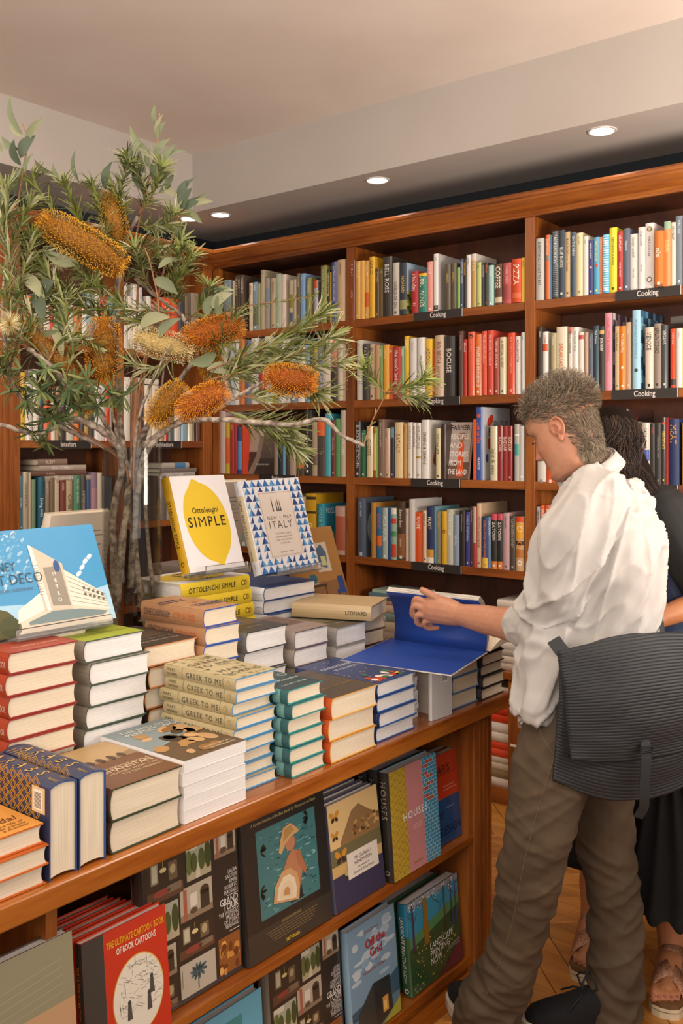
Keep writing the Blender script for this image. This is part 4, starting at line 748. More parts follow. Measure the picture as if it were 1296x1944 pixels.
def afgh(a, W, H):
    a.rect(0, 0, W, H, '#6b4526', 0); a.rect(0, H*.55, W, H, '#8c7350', 1); a.poly([(0, H*.55), (W*.3, H*.62), (W*.6, H*.58), (W, H*.66), (W, H), (0, H)], '#b09468', 2)
    for q_ in range(5): a.ell(W*(.2+.15*q_), H*.6, .008, .014, '#4a3018', 3)
    a.text(W*.95, H*.30, .026, 'AFGHANISTAN', '#d8c4a0', 'r', fit=W*.88); a.text(W*.95, H*.37, .011, 'GAMES WITHOUT RULES: A', '#d8c4a0', 'r'); a.text(W*.95, H*.24, .013, 'HISTORY FROM 1260', '#c8b490', 'r'); a.text(W*.95, H*.18, .013, 'TO THE PRESENT', '#c8b490', 'r')
stack(-1.445, 1.118, 1.292, zt, 2, .062, .25, simple('#5c3c2c', '', W_, cover=afgh, board='#2c3a24', inner='#26351f'), 'thick brown history book with cream pages at the table front', 'brown history books')
def tour(a, W, H):
    a.rect(0, 0, W, H, '#5a4630', 0); a.poly([(0, H*.35), (W, H*.6), (W, H), (0, H)], '#7d8c90', 1)
    q = random.Random(2)
    for i in range(26):
        u, v = q.uniform(.1, .9)*W, q.uniform(.12, .8)*H; a.ell(u, v, q.uniform(.008, .03), q.uniform(.008, .02), q.choice(['#a8804c', '#8c6434', '#c8a070', '#3c2c1c', '#b89468']), 2+i % 3, 12, q.uniform(0, 3))
    a.text(W*.15, H*.86, .022, 'THE END OF THE', '#d8d8d0', L=7); a.text(W*.15, H*.78, .024, 'PERFECT WORLD', '#d8d8d0', L=7); a.text(W*.9, H*.1, .012, 'A HISTORICAL', '#d0c4a8', 'r', L=7); a.text(W*.9, H*.05, .012, 'COMPANION', '#d0c4a8', 'r', L=7)
stack(-1.445, 1.300, 1.480, zt, 5, .0252, .27, simple('#efecea', '', W_, cover=tour, hard=False, pg='pages_w', o={'allc': 0}), 'thick white-edged paperback with a crowd scene cover', 'white-edged paperbacks', jit=.004, yaw=.004)
def greek(a, W, H):
    a.rect(0, 0, W, H, '#b5a780', 0); q = random.Random(5)
    for i in range(60):
        u, v = q.uniform(.05, .95)*W, q.uniform(.04, .96)*H
        if .12 < u/W < .9 and (.5 < v/H < .8 or .12 < v/H < .38): continue
        an = q.uniform(0, 6.3); a.line(u, v, u+.02*math.cos(an), v+.02*math.sin(an), .0012, '#7c7850', 1); a.ell(u+.01*math.cos(an+.4), v+.01*math.sin(an+.4), .007, .003, '#8a8658', 2, 8, an+.6)
    a.text(W*.5, H*.68, .030, 'GREEK', '#4c4a38', 'c', L=5, sp=.1); a.text(W*.5, H*.54, .030, 'TO ME', '#4c4a38', 'c', L=5, sp=.1); a.text(W*.5, H*.28, .030, 'MARY', '#4c4a38', 'c', L=5, sp=.1); a.text(W*.5, H*.15, .028, 'NORRIS', '#4c4a38', 'c', L=5, sp=.1)
def greek_sp(W, T, L, k, top):
    def sp(a, H, T):
        a.text(H*.06, T*.06, T*.34, 'MARY', '#4c4634', 'l', sp=.1); a.text(H*.055, -T*.32, T*.34, 'NORRIS', '#4c4634', 'l', sp=.05); a.rect(H*.27, -T*.48, H*.275, T*.48, '#6c6448')
        a.text(H*.33, -T*.26, T*.68, 'GREEK TO ME', '#4c4634', 'l', sx=.9, sp=.12, fit=H*.5); a.ell(H*.91, 0, T*.22, T*.26, '#a08c60'); a.rect(H*.84, -T*.48, H*.845, T*.48, '#6c6448')
    return book(W, T, L, '#a99b74', True, 'pages', spine=sp, cover=greek if top else None, board='#3d8ac0', inner='#3d8ac0')
stack(-1.485, 1.492, 1.622, zt, 9, .0275, .24, greek_sp, 'beige leafy book with bright blue boards', 'beige leafy books with blue boards', jit=.018, yaw=.02)
def teal_c(a, W, H):
    a.rect(0, 0, W, H, '#274044', 0)
    for u, v in ((.2, .8), (.5, .85), (.8, .78), (.25, .6), (.6, .62), (.85, .5)): a.ell(W*u, H*v, .014, .012, '#8ca8a4', 1); a.ell(W*u, H*v, .010, .008, '#274044', 2)
    a.text(W*.5, H*.3, .02, 'Old Melodies', '#c8d4cc', 'c', it=.25); a.text(W*.5, H*.15, .014, 'a novel in songs', '#c8d4cc', 'c', it=.25)
stack(-1.45, 1.635, 1.758, zt, 6, .0335, .23, simple('#2c5a5c', '', W_, cover=teal_c, board='#2f8a88', inner='#2f8a88', o={'bands': [(.8, .9, '#6fa09c')]}), 'dark teal hardback with cream pages in the teal stack', 'dark teal hardbacks', jit=.01)
def paris_c(a, W, H):
    a.rect(0, 0, W, H, '#4c4238', 0); a.text(W*.5, H*.55, .035, 'PARIS', '#8c5a34', 'c', fit=W*.8); a.text(W*.5, H*.28, .022, 'SUSAN ORLEAN', '#8c7050', 'c', fit=W*.85)
stack(-1.44, 1.772, 1.955, zt, 3, .0525, .24, simple('#c4511e', '', '#d89048', cover=paris_c, board='#d8a44c', pg='pages', o={'dots': [(.9, .12, '#d89848')]}, inner='#d8a44c'), 'thick book with orange spine and brown title cover', 'orange-spined thick books', jit=.008)
def tales_c(a, W, H):
    a.rect(0, 0, W, H, '#2c3c68', 0); q = random.Random(9)
    for i in range(40): a.ell(q.uniform(.04, .96)*W, q.uniform(.02, .98)*H, .0025, .0025, '#c8a858', 1, 6)
    a.text(W*.5, H*.70, .022, 'DRESSMAKERS', '#c8ccd8', 'c', fit=W*.8); a.text(W*.5, H*.60, .018, 'OF AUSCHWITZ LANE'[:13], '#c8ccd8', 'c', fit=W*.6)
    for i in range(16): a.ell(q.uniform(.1, .9)*W, q.uniform(.05, .3)*H, q.uniform(.008, .02), q.uniform(.006, .012), q.choice(['#c84420', '#d8b440', '#e4dcd0', '#b83c1c', '#3c6c4c']), 3+i % 3, 9, q.uniform(0, 3))
stack(-1.45, 1.975, 2.148, zt, 4, .0375, .28, simple('#26355e', '', '#c8a858', cover=tales_c, board='#2f5ea6', pg='pages_w', inner='#2f5ea6', o={'stripes': [(.02, .98, .004, '#44527e')]}), 'navy patterned hardback with white pages and blue boards', 'navy patterned hardbacks', jit=.01)
stack(-1.50, 2.155, 2.235, zt, 11, .0125, .16, simple('#e8e4e2', '', K_, hard=False, pg='pages_w'), 'thin white booklet in the slim pile beside grey cover', 'thin white booklets', jit=.012, yaw=.03)
# upright thin hardbacks with a grey back cover facing the room
for k, (y, c) in enumerate([(2.262, '#c8c6c4'), (2.288, '#d0c4b8'), (2.312, '#c8beb0'), (2.336, '#b8b4ae')]):
    def bk(a, W, H):
        a.rect(W*.62, H*.78, W*.86, H*.92, '#efefef')
        for i in range(10): a.rect(W*.64+i*.0026, H*.80, W*.64+i*.0026+.0013, H*.90, '#2c2824', 3)
    if k == 0:
        b = book(.095, .012, .135, c, True, 'pages_w', back=None, cover=None); a = Art(lambda u, q, l: (u, -.0063-l, q)); a.rect(.045, .10, .075, .125, '#efefef')
        for i in range(9): a.rect(.048+i*.0027, .103, .0493+i*.0027, .122, '#2c2824', 3)
        a.build('cover_print', b); b.matrix_world = mat_cols((0, 1, 0), (-1, 0, 0), (0, 0, 1), (-1.452, 2.225, zt))@Matrix.Rotation(math.radians(-4), 4, 'Z')
        tag(b, 'small pale grey book with a barcode standing under the blue boards', 'book')
    else:
        b = book(.16, .017, .135, c, True, 'pages_w'); b.matrix_world = mat_cols((-1, 0, 0), (0, -1, 0), (0, 0, 1), (-1.46, y, zt))
        tag(b, ['', 'nearest', 'middle', 'farthest'][k]+' of three thin upright books beside the barcode book', 'book', 'thin upright books under the blue boards')
stack(-1.455, 2.352, 2.50, zt, 3, .0465, .20, simple('#5c7c9c', '', W_, board='#4c84b8', pg='pages', inner='#4c84b8'), 'cream-paged book with pale blue spine under the raised book', 'pale blue spined books', jit=.012)
stack(-1.45, 2.505, 2.638, zt, 5, .0335, .22, simple('#2c2c30', '', W_, board='#1c1c22', pg='pages', inner='#1c1c22'), 'black-boarded hardback in the stack at the far table corner', 'black-boarded hardbacks', jit=.014)
# middle row
def red_c(a, W, H):
    a.rect(0, 0, W, H, '#9c3c20', 0); q = random.Random(6)
    for i in range(40): a.ell(W*.45+q.gauss(0, W*.16), H*.72+q.gauss(0, H*.08), .008, .005, q.choice(['#b09080', '#a8806c', '#8c5c48']), 1+i % 3, 7, q.uniform(0, 3))
    a.rect(W*.44, H*.35, W*.48, H*.7, '#b09080', 2); a.text(W*.85, H*.14, .013, 'RICHARD POWERS', '#d8b8a0', 'r')
def red_sp(W, T, L, k, top):
    def sp(a, H, T): a.text(H*.80, -T*.2, T*.42, 'PICADOR', '#d8c4b0', 'l', fit=H*.18)
    return book(W, T, L, '#9a3a1e', True, 'pages', spine=sp, cover=red_c if top else None, board='#8e2420', inner='#8e2420')
stack(-1.70, 1.066, 1.228, zt, 8, .0435, .235, red_sp, 'rust red hardback with cream pages in the leftmost tall stack', 'rust red hardbacks', jit=.012, yaw=.015)
def mount_c(a, W, H):
    a.rect(0, 0, W, H, '#9aa62c', 0); a.rect(0, H*.55, W, H, '#d0c8bc', 1); a.poly([(W*.05, H*.55), (W*.3, H*.68), (W*.42, H*.62), (W*.6, H*.75), (W*.95, H*.55)], '#6c665c', 2)
    a.text(W*.5, H*.88, .018, 'THE SECOND', '#6c645a', 'c'); a.text(W*.5, H*.80, .020, 'MOUNTAIN', '#6c645a', 'c', sp=.1); a.text(W*.5, H*.2, .026, 'DAVID BROOKS', '#7c8420', 'c', sp=.08, fit=W*.85)
    for k in range(2): a.text(W*.5, H*(.38-.06*k), .011, ['THE QUEST FOR', 'A MORAL LIFE'][k], '#7c8420', 'c')
stack(-1.715, 1.268, 1.432, zt, 7, .0485, .235, simple('#8c8478', '', '#d8d0c4', cover=mount_c, board='#3c4a3c', pg='pages_w', inner='#3c4a3c', o={'bands': [(.0, .55, '#a8a098')]}), 'white-paged hardback with green and stone jacket, tall stack', 'green and stone hardbacks', jit=.014, yaw=.015)
def dark_c(a, W, H):
    a.rect(0, 0, W, H, '#3c342c', 0); a.rect(W*.1, H*.4, W*.9, H*.9, '#54483c'); a.text(W*.9, H*.3, .016, 'TINY BEAUTIFUL', '#8c8478', 'r'); a.text(W*.9, H*.18, .018, 'MIKE BRADSTOCK', '#b0a898', 'r', fit=W*.8)
stack(-1.74, 1.458, 1.622, zt, 6, .0485, .235, simple('#3a322a', '', W_, cover=dark_c, board='#c07a44', pg='pages', inner='#c07a44'), 'cream-paged hardback with dark jacket and copper boards', 'dark jacket hardbacks with copper boards', jit=.014)
def city_c(a, W, H):
    a.rect(0, 0, W, H, '#b88a60', 0); q = random.Random(8)
    for i in range(30):
        u, v = q.uniform(.05, .9)*W, q.uniform(.05, .9)*H; a.line(u, v, u+q.uniform(-.03, .03), v+q.uniform(-.03, .03), .0011, q.choice(['#c8642c', '#8c6a44', '#d0a078']), 1)
    a.text(W*.3, H*.62, .042, 'CITY', '#26386c', 'c', L=5, wt=.01); a.text(W*.5, H*.42, .028, 'OF', '#c8642c', 'c', L=5); a.text(W*.65, H*.22, .040, 'TREES', '#26386c', 'c', L=5, wt=.01)
def city_sp(W, T, L, k, top):
    def sp(a, H, T):
        for i in range(18): a.line(H*(i/18), -T*.4, H*(i/18)+.012, T*.4, .001, '#9c7450', 1)
        a.text(H*.06, -T*.22, T*.6, 'SOPHIE CUNNINGHAM', '#3c3a44', 'l', sx=.7, fit=H*.42); a.text(H*.54, -T*.22, T*.6, 'CITY OF TREES', '#c8642c', 'l', sx=.7, fit=H*.34)
    return book(W, T, L, '#a87c58', True, 'pages', spine=sp, cover=city_c if top else None, board='#1f4ea8', inner='#1f4ea8')
stack(-1.73, 1.632, 1.752, zt, 8, .0445, .235, city_sp, 'tan book with line drawings and royal blue boards', 'tan books with blue boards', jit=.012, yaw=.03)
def s_c(bg, b2, t1, t2, tc):
    def f(a, W, H):
        a.rect(0, 0, W, H, bg, 0); a.rect(W*.08, H*.35, W*.92, H*.9, b2); a.text(W*.5, H*.5, .018, t1, tc, 'c', fit=W*.8, L=4); a.text(W*.5, H*.18, .018, t2, tc, 'c', fit=W*.8, L=4)
    return f
stack(-1.745, 1.785, 1.945, zt, 5, .0552, .235, simple('#8c8a84', 'thin', '#c8c4bc', cover=s_c('#3c3834', '#5c4c3c', 'ANTONY BEEVOR', 'ARNHEM', '#8c7c64'), board='#3a3a3c', pg='pages_w', inner='#3a3a3c'), 'thick white-paged book with dark brown jacket in middle stack', 'thick dark jacket books', jit=.012)
stack(-1.745, 1.985, 2.135, zt, 5, .0495, .235, simple('#9c9088', '', W_, cover=s_c('#8c7c74', '#6c5044', 'THE LAST', 'HORIZON', '#b0a49c'), board='#6c5c68', pg='pages_w', inner='#6c5c68'), 'white-paged book with glossy grey brown jacket, middle row', 'grey brown jacket books', jit=.012)
stack(-1.75, 2.180, 2.330, zt, 4, .0570, .235, simple('#9a968e', '', W_, cover=s_c('#4c463c', '#6c6450', 'LENINGRAD', 'SIEGE', '#a8a08c'), board='#8c8a84', pg='pages_w', inner='#55524c'), 'white-paged book with dark khaki jacket left of raised book', 'khaki jacket books', jit=.012)
stack(-1.80, 2.36, 2.49, zt, 4, .045, .22, simple('#4c3c34', '', W_, board='#5c2c24', cover=s_c('#5c4438', '#4c3428', 'SAND', 'TALKS', '#8c7464')), 'brown-jacketed book partly hidden behind the raised blue page', 'brown books behind the raised page')
stack(-2.06, 2.40, 2.60, zt, 5, .043, .26, simple('#8c8478', '', W_, board='#6c6458'), 'grey book in the stack carrying the interiors book', 'grey stack under the leaning interiors book')
# 'LEO' book lying on top
b = flat_book(.26, .19, .045, '#b8a078', 'LEONARD', '#4c3c24', (.35, -.936, 0), (-1.88, 2.36, zt+.235), 0, 'cream book with leopard spotted spine lying left of the raised page', 'book', {'u0': .68, 'u1': .95, 'sz': .45}); b['group'] = 'loose books'
stack(-1.80, 2.36, 2.49, zt+.183, 1, .05, .2, simple('#6c5c4c', '', W_), 'plain brown book under the leopard spotted book', 'loose books')
# yellow stack, spines to the room
def lemon_sp(a, H, T):
    a.text(H*.10, -T*.2, T*.52, 'OTTOLENGHI SIMPLE', '#2c2818', 'l', sx=.9, sp=.08, wt=.015, fit=H*.68)
    a.ell(H*.89, 0, T*.2, T*.2, '#5c5018'); a.ell(H*.89, 0, T*.14, T*.14, '#e3c22a', 2); a.ell(H*.93, 0, T*.12, T*.2, '#5c5018', 2); a.ell(H*.93, 0, T*.07, T*.14, '#e3c22a', 3)
def lemon_cov(a, W, H):
    a.rect(0, 0, W, H, '#e9e6e8', 0); pts = []
    for i in range(48):
        t = 2*PI*i/48; r_ = 1+.13*math.exp(-((t-PI/2)/.17)**2)+.13*math.exp(-((t-3*PI/2)/.17)**2)
        u, v = .40*math.cos(t)*r_**.3, .44*math.sin(t)*r_; an = math.radians(14); pts.append((W*.5+(u*math.cos(an)-v*math.sin(an))*W*.98*1.0, H*.5+(u*math.sin(an)*.8+v*math.cos(an))*H*.97))
    a.poly(pts, '#e0be2c', 2); a.text(W*.5, H*.60, .024, 'Ottolenghi', '#2c2818', 'c', L=4, wt=.01); a.text(W*.5, H*.455, .043, 'SIMPLE', '#242018', 'c', L=4, wt=.01, sp=.10)
zy = zt
for k in range(9):
    b = book(.20, .042, .275, '#dcc02c', True, 'pages_w', spine=lemon_sp if k > 3 else None, board='#d8cf9c', cover=lemon_cov if k == 8 else None)
    m = mat_cols((-1, 0, 0), (0, 0, -1), (0, -1, 0), (0, 0, 0)); yy = 1.915+.009*(8-k)
    b.matrix_world = Matrix.Translation(Vector((-1.99, yy+.1375, zy+.021)))@Matrix.Rotation(0, 4, 'Z')@m; zy += .0428
    tag(b, 'bright yellow spined cookbook under the lemon cover, '+(['lowest', 'second', 'third', 'fourth', 'fifth from the bottom', 'fourth from the top', 'third from the top', 'second from the top', 'topmost'][k])+('' if k not in (1, 2, 3) else ' from the bottom'), 'book', 'yellow spined cookbooks')
# patterned stack
TRI = ['#2f6cb0', '#25437e', '#5da0cc', '#e4e6ea', '#3a86c4', '#d8dce2']
def tri_grid(a, u0, v0, u1, v1, nu, nv, L=1, seed=1):
    q = random.Random(seed); du, dv = (u1-u0)/nu, (v1-v0)/nv
    for i in range(nu):
        for j in range(nv):
            x, y = u0+i*du, v0+j*dv; c1, c2 = q.choice(TRI[:3]), q.choice(TRI[:5])
            a.rect(x, y, x+du, y+dv, '#e6e7ea', L); a.poly([(x, y), (x+du/2, y+dv), (x+du/2, y)], c1, L+1); a.poly([(x+du/2, y), (x+du/2, y+dv), (x+du, y)], c2, L+1)
def italy_sp(a, H, T):
    tri_grid(a, 0, -T/2, H, T/2, 14, 2, 1, 3); a.rect(H*.15, -T*.4, H*.85, T*.4, '#d8c8a4', 3); a.text(H*.2, -T*.2, T*.4, 'NEW MAP ITALY', '#3c3834', 'l', sp=.1, fit=H*.5, L=5); a.text(H*.74, -T*.12, T*.2, 'HERBERT YPMA', '#5c564c', 'l', fit=H*.1, L=5)
zi = zt
for k in range(8):
    def sp2(a, H, T): tri_grid(a, 0, -T/2, H, T/2, 9, 2, 1, 3)
    b = book(.245, .041, .30, '#2c4c84', True, 'pages_w', spine=sp2 if k > 3 else None, board='#25437e')
    m = mat_cols((0, 1, 0), (0, 0, -1), (-1, 0, 0), (-1.99+R.uniform(-.008, .008), 2.128+R.uniform(-.006, .006), zi+.0205)); b.matrix_world = m; zi += .0418
    tag(b, 'blue patterned travel book with white pages, '+['lowest', 'second', 'third', 'fourth', 'fifth from the bottom', 'third from the top', 'second from the top', 'topmost'][k]+('' if k not in (1, 2, 3) else ' from the bottom'), 'book', 'blue patterned travel books')
# books displayed leaning on acrylic stands
m_ac, nt, b_, N, L = newmat('clear_acrylic'); b_.inputs['Base Color'].default_value = (.95, .96, .96, 1); b_.inputs['Transmission Weight'].default_value = .9; b_.inputs['Roughness'].default_value = .08; b_.inputs['IOR'].default_value = 1.3
def leaning(X0, y0, W, H, T, lean, z, col, cover, lab, spine=None, roll=0, gloss=True, hard=True, stand=True, board=None, yaw=0, back=None):
    b = book(W, T, H, col, hard, 'pages_w', spine=spine, cover=cover, gloss=gloss, board=board, back=back)
    m = mat_cols((0, 1, 0), (-1, 0, 0), (0, 0, 1), (X0, y0, z))
    b.matrix_world = Matrix.Translation((X0, y0, z))@Matrix.Rotation(math.radians(yaw), 4, 'Z')@Matrix.Rotation(math.radians(-lean), 4, 'Y')@Matrix.Rotation(math.radians(roll), 4, 'X')@mat_cols((0, 1, 0), (-1, 0, 0), (0, 0, 1), (-T/2, 0, 0))
    tag(b, lab, 'book')
    if stand:
        s_, c_ = math.sin(math.radians(lean)), math.cos(math.radians(lean)); d = T+.012
        prof = [(.028, .006+.012), (.034, .006+.012), (.034, -.001), (.0, -.004), (-d*c_, -d*s_-.004), (-d*c_-H*.6*s_, -d*s_+H*.6*c_), (-d*c_-H*.6*s_-.004, -d*s_+H*.6*c_), (-d*c_-.006, -d*s_-.008), (0, -.008), (.038, -.005), (.038, .018)]
        v = []; n = len(prof)
        for yy in (W*.12, W*.88): v += [(p, yy, q) for p, q in prof]
        f = [tuple(range(n)), tuple(range(n, 2*n))[::-1]]+[(i, n+i, n+(i+1) % n, (i+1) % n) for i in range(n)]
        st = mk('book_stand', v, f, m_ac, None); st.matrix_world = Matrix.Translation((X0, y0, z))@Matrix.Rotation(math.radians(yaw), 4, 'Z')
        tag(st, 'clear acrylic stand holding the '+{'l': 'lemon cookbook', 'i': 'blue patterned travel book', 'm': 'building cover book'}[stand], 'book stand')
    return b
def lem_side(a, H, T):
    a.rect(0, -T/2, H, T/2, '#c89c14', 0); a.text(H*.24, -T*.2, T*.5, 'OTTOLENGHI SIMPLE', '#2c2410', 'l', sp=.08, fit=H*.5, wt=.015); a.ell(H*.9, 0, T*.2, T*.2, '#5c4810')
leaning(-1.985, 1.812, .218, .285, .036, 18.5, zy+.028, '#e4e2e4', lemon_cov, 'white cookbook with a large yellow lemon on its cover', lem_side, gloss=False, stand='l')
def italy_cov(a, W, H):
    tri_grid(a, 0, 0, W, H, 9, 13, 1, 1); u0, u1, v0, v1 = W*.21, W*.79, H*.145, H*.865
    a.rect(u0, v0, u1, v1, '#e0d6cc', 4); n = 34
    for i in range(n):
        t = i/n
        a.rect(u0+.004+(u1-u0-.008)*t, v1-.006, u0+.004+(u1-u0-.008)*(t+.55/n), v1-.0045, '#4c4844', 5); a.rect(u0+.004+(u1-u0-.008)*t, v0+.0045, u0+.004+(u1-u0-.008)*(t+.55/n), v0+.006, '#4c4844', 5)
        a.rect(u0+.0045, v0+.004+(v1-v0-.008)*t, u0+.006, v0+.004+(v1-v0-.008)*(t+.55/n), '#4c4844', 5); a.rect(u1-.006, v0+.004+(v1-v0-.008)*t, u1-.0045, v0+.004+(v1-v0-.008)*(t+.55/n), '#4c4844', 5)
    for k, (du, h) in enumerate(((-.022, .052), (-.004, .034), (.005, .044), (.014, .038))): a.poly([(W*.5+du-.003, H*.64), (W*.5+du+.003, H*.64), (W*.5+du+.0015, H*.64+h*.6), (W*.5+du, H*.64+h), (W*.5+du-.0025, H*.64+h*.6)], '#4c4a46', 6)
    a.text(W*.5, H*.555, .017, 'NEW + MAP', '#6c6860', 'c', sp=.16, L=6); a.text(W*.5, H*.455, .036, 'ITALY', '#3c3a38', 'c', sp=.12, L=6, wt=-.01)
    for k, t in enumerate(['UNFORGETTABLE', 'EXPERIENCES FOR', 'THE DISCERNING', 'TRAVELLER']): a.text(W*.5, H*(.39-.035*k), .0075, t, '#5c5854', 'c', sp=.15, L=6)
    a.text(W*.5, H*.19, .0075, 'HERBERT YPMA', '#5c5854', 'c', sp=.15, L=6)
leaning(-2.0, 2.122, .272, .300, .036, 16.6, zi+.040, '#2f5c9c', italy_cov, 'blue triangle patterned book titled with a map of Italy', italy_sp, roll=1.0, stand='i')
def metro_cov(a, W, H):
    a.rect(0, 0, W, H, '#3b8fc0', 0); a.poly([(0, H*.3), (W*.5, H*.25), (W, H*.35), (W, 0), (0, 0)], '#9cc4dc', 1); q = random.Random(12)
    for i in range(110):
        u, v = q.uniform(0, .40)**1*W, (.98-.55*q.random()**1.6)*H; a.ell(u, v, q.uniform(.002, .010), q.uniform(.0012, .004), q.choice(['#6ca8cc', '#8cb8d4', '#5a9cc6', '#a4c4d8']), 2+i % 2, 8, q.uniform(.2, .9))
    for u, v in ((.86, .62), (.82, .56), (.78, .5), (.9, .66)): a.ell(W*u, H*v, .01, .005, '#c8dce8', 2, 9, .6)
    a.ell(W*.08, H*.12, W*.13, H*.14, '#4a4a24', 3, 14); a.ell(W*.16, H*.08, W*.08, H*.1, '#38401c', 4, 12)
    # the white building with its stepped tower
    a.poly([(W*.2, 0), (W*.95, 0), (W*.95, H*.12), (W*.66, H*.24), (W*.26, H*.2)], '#cfc4b0', 4)
    a.poly([(W*.66, H*.2), (W*.97, H*.1), (W*.94, H*.28), (W*.66, H*.56)], '#d8d2c4', 5)
    for i in range(6): a.line(W*.67, H*(.24+.05*i), W*.96, H*(.13+.025*i), .0012, '#8c8474', 6)
    for i in range(5): a.rect(W*(.78+.035*i), H*(.335-.022*i), W*(.80+.035*i), H*(.365-.022*i), '#5c5a50', 7); a.rect(W*(.78+.035*i), H*(.275-.018*i), W*(.80+.035*i), H*(.30-.018*i), '#5c5a50', 7)
    a.poly([(W*.22, H*.1), (W*.46, H*.2), (W*.46, H*.38), (W*.24, H*.22)], '#e4ded0', 5)
    a.poly([(W*.44, H*.18), (W*.66, H*.16), (W*.66, H*.62), (W*.45, H*.82), (W*.42, H*.84)], '#bfb6a4', 6); a.poly([(W*.42, H*.84), (W*.45, H*.82), (W*.49, H*.18), (W*.46, H*.18)], '#e8e2d4', 7)
    a.poly([(W*.51, H*.22), (W*.65, H*.20), (W*.64, H*.60), (W*.50, H*.60)], '#8a8478', 7)
    for i in range(12): a.rect(W*.43, H*(.34+.026*i), W*.465, H*(.345+.026*i), '#6c6658', 8)
    for i, ch in enumerate('METRO'): a.text(W*.575, H*(.51-.065*i), .012, ch, '#e4e0d4', 'c', L=9, wt=.02)
    a.ell(W*.61, H*.60, .008, .014, '#1f4c84', 9); a.poly([(W*.3, H*.1), (W*.5, H*.17), (W*.72, H*.15), (W*.94, H*.09), (W*.9, H*.06), (W*.3, H*.07)], '#6c8084', 8)
    a.text(W*.02, H*.60, .030, 'SYDNEY', '#26323a', 'l', L=10, wt=-.012, sx=.8); a.text(W*.02, H*.47, .034, 'ART DECO', '#26323a', 'l', L=10, wt=-.012, sx=.9); a.text(W*.12, H*.40, .010, 'PETER SHERIDAN', '#4c6474', 'l', L=10, sp=.08)
leaning(-1.80, 1.085, .325, .236, .022, 23.4, 1.166, '#e4e0dc', metro_cov, 'wide book with a white building under blue sky on its cover', stand='m', gloss=True)
stack(-1.66, 1.45-.02, 1.46, zt, 0, .04, .2, simple('#000'), '', '')
def home_cov(a, W, H):
    a.rect(0, 0, W, H, '#a87c48', 0); a.rect(0, 0, W, H*.3, '#8c6844', 1); a.text(W*.05, H*.86, .018, 'WILLIAMS', '#6c5434', 'l'); a.text(W*.2, H*.76, .026, 'Houses', '#e4d4b8', 'l')
    a.rect(W*.5, H*.42, W*.78, H*.8, '#d0c4b0', 2); a.poly([(W*.55, H*.5), (W*.7, H*.46), (W*.74, H*.66), (W*.66, H*.78), (W*.55, H*.72)], '#4c6c84', 3); a.rect(W*.6, H*.5, W*.7, H*.62, '#c8c890', 4)
    a.rect(W*.05, H*.24, W*.6, H*.27, '#4c3c2c', 3); a.rect(W*.08, 0, W*.1, H*.25, '#4c3c2c', 3); a.rect(W*.55, 0, W*.57, H*.25, '#4c3c2c', 3); a.ell(W*.35, H*.35, W*.08, H*.06, '#2c6c80', 4); a.rect(W*.2, H*.27, W*.45, H*.3, '#a89478', 4)
    a.poly([(W*.78, H*.12), (W*.98, H*.12), (W*.98, H*.17), (W*.78, H*.17)], '#2c4c8c', 4); a.rect(W*.84, H*.17, W*.96, H*.34, '#2c4c8c', 4); a.rect(W*.8, 0, W*.82, H*.12, '#3c3428', 4); a.rect(W*.94, 0, W*.96, H*.12, '#3c3428', 4); a.ell(W*.3, H*.1, W*.1, H*.07, '#b8a894', 5)
leaning(-2.06, 2.385, .255, .275, .024, 19, 1.024, '#b08850', home_cov, 'tan interiors book with a blue chair leaning at the far end', stand=None, gloss=True)
# the two books on the far side that show their backs
def blurb(a, W, H):
    a.rect(0, 0, W, H, '#cfc4b4', 0)
    for i in range(12): a.rect(W*.1, H*(.8-.05*i), W*(.82+.06*math.sin(i*2.3)), H*(.812-.05*i), '#8c8478', 1)
for k, (x, y, z, rz, lb) in enumerate([(-2.36, 1.66, 1.10, 6, 'pale page of a displayed book seen behind the glass vase'), (-2.42, 2.30, 1.17, -4, 'pale back cover displayed between the lemon and triangle patterned books')]):
    b = book(.24, .03, .29, '#cfc4b4', True, 'pages', back=None, cover=blurb)
    b.matrix_world = Matrix.Translation((x, y, z))@Matrix.Rotation(math.radians(rz), 4, 'Z')@Matrix.Rotation(math.radians(14), 4, 'Y')@mat_cols((0, 1, 0), (-1, 0, 0), (0, 0, 1), (0, -.12, 0)); tag(b, lb, 'book')
    stack(x+.10, y-.12, y+.12, zt, 8, .044, .28, simple(['#8c7c68', '#6c6058'][k], '', W_, pg='pages'), ['brown book in the stack beyond the vase', 'taupe book in the stack beyond the lemon cover'][k], ['brown stack beyond the vase', 'taupe stack beyond the lemon cover'][k])
# support stack under the building-cover book
stack(-1.80, 1.10, 1.33, zt, 8, .0438, .22, simple('#6c5c50', '', W_, pg='pages'), 'brown book hidden under the building cover book', 'support stack of the building cover book')
# ---------------------------------------------------------------- the raised blue book on its stack
ob = tag(empty('open_book', (-1.55, 2.35, .951)), 'large open book with royal blue endpapers held up by the man', 'book')
O = Vector((-1.55, 2.35, .951))
A, B_, C, D = [at(x, y, Z=.951) for x, y in ((645, 1255), (857, 1284), (925, 1240), (738, 1214))]
blue = plain('blue_endpaper', '#1c4298', .55, .05, 300)
def quadslab(name, P4, th, mat, par, org, cols=None):
    v = [p-org for p in P4]+[p-org+Vector((0, 0, th)) for p in P4]
    return mk(name, v, [(0, 3, 2, 1), (4, 5, 6, 7), (0, 1, 5, 4), (1, 2, 6, 5), (2, 3, 7, 6), (3, 0, 4, 7)], mat, par)
boardm = plain('white_book_board', '#cfc9bd', .5)
quadslab('front_board', [A, B_, C, D], .0028, boardm, ob, O)
sh_ = lambda p, q, t: p.lerp(q, t)
ce = (A+B_+C+D)/4
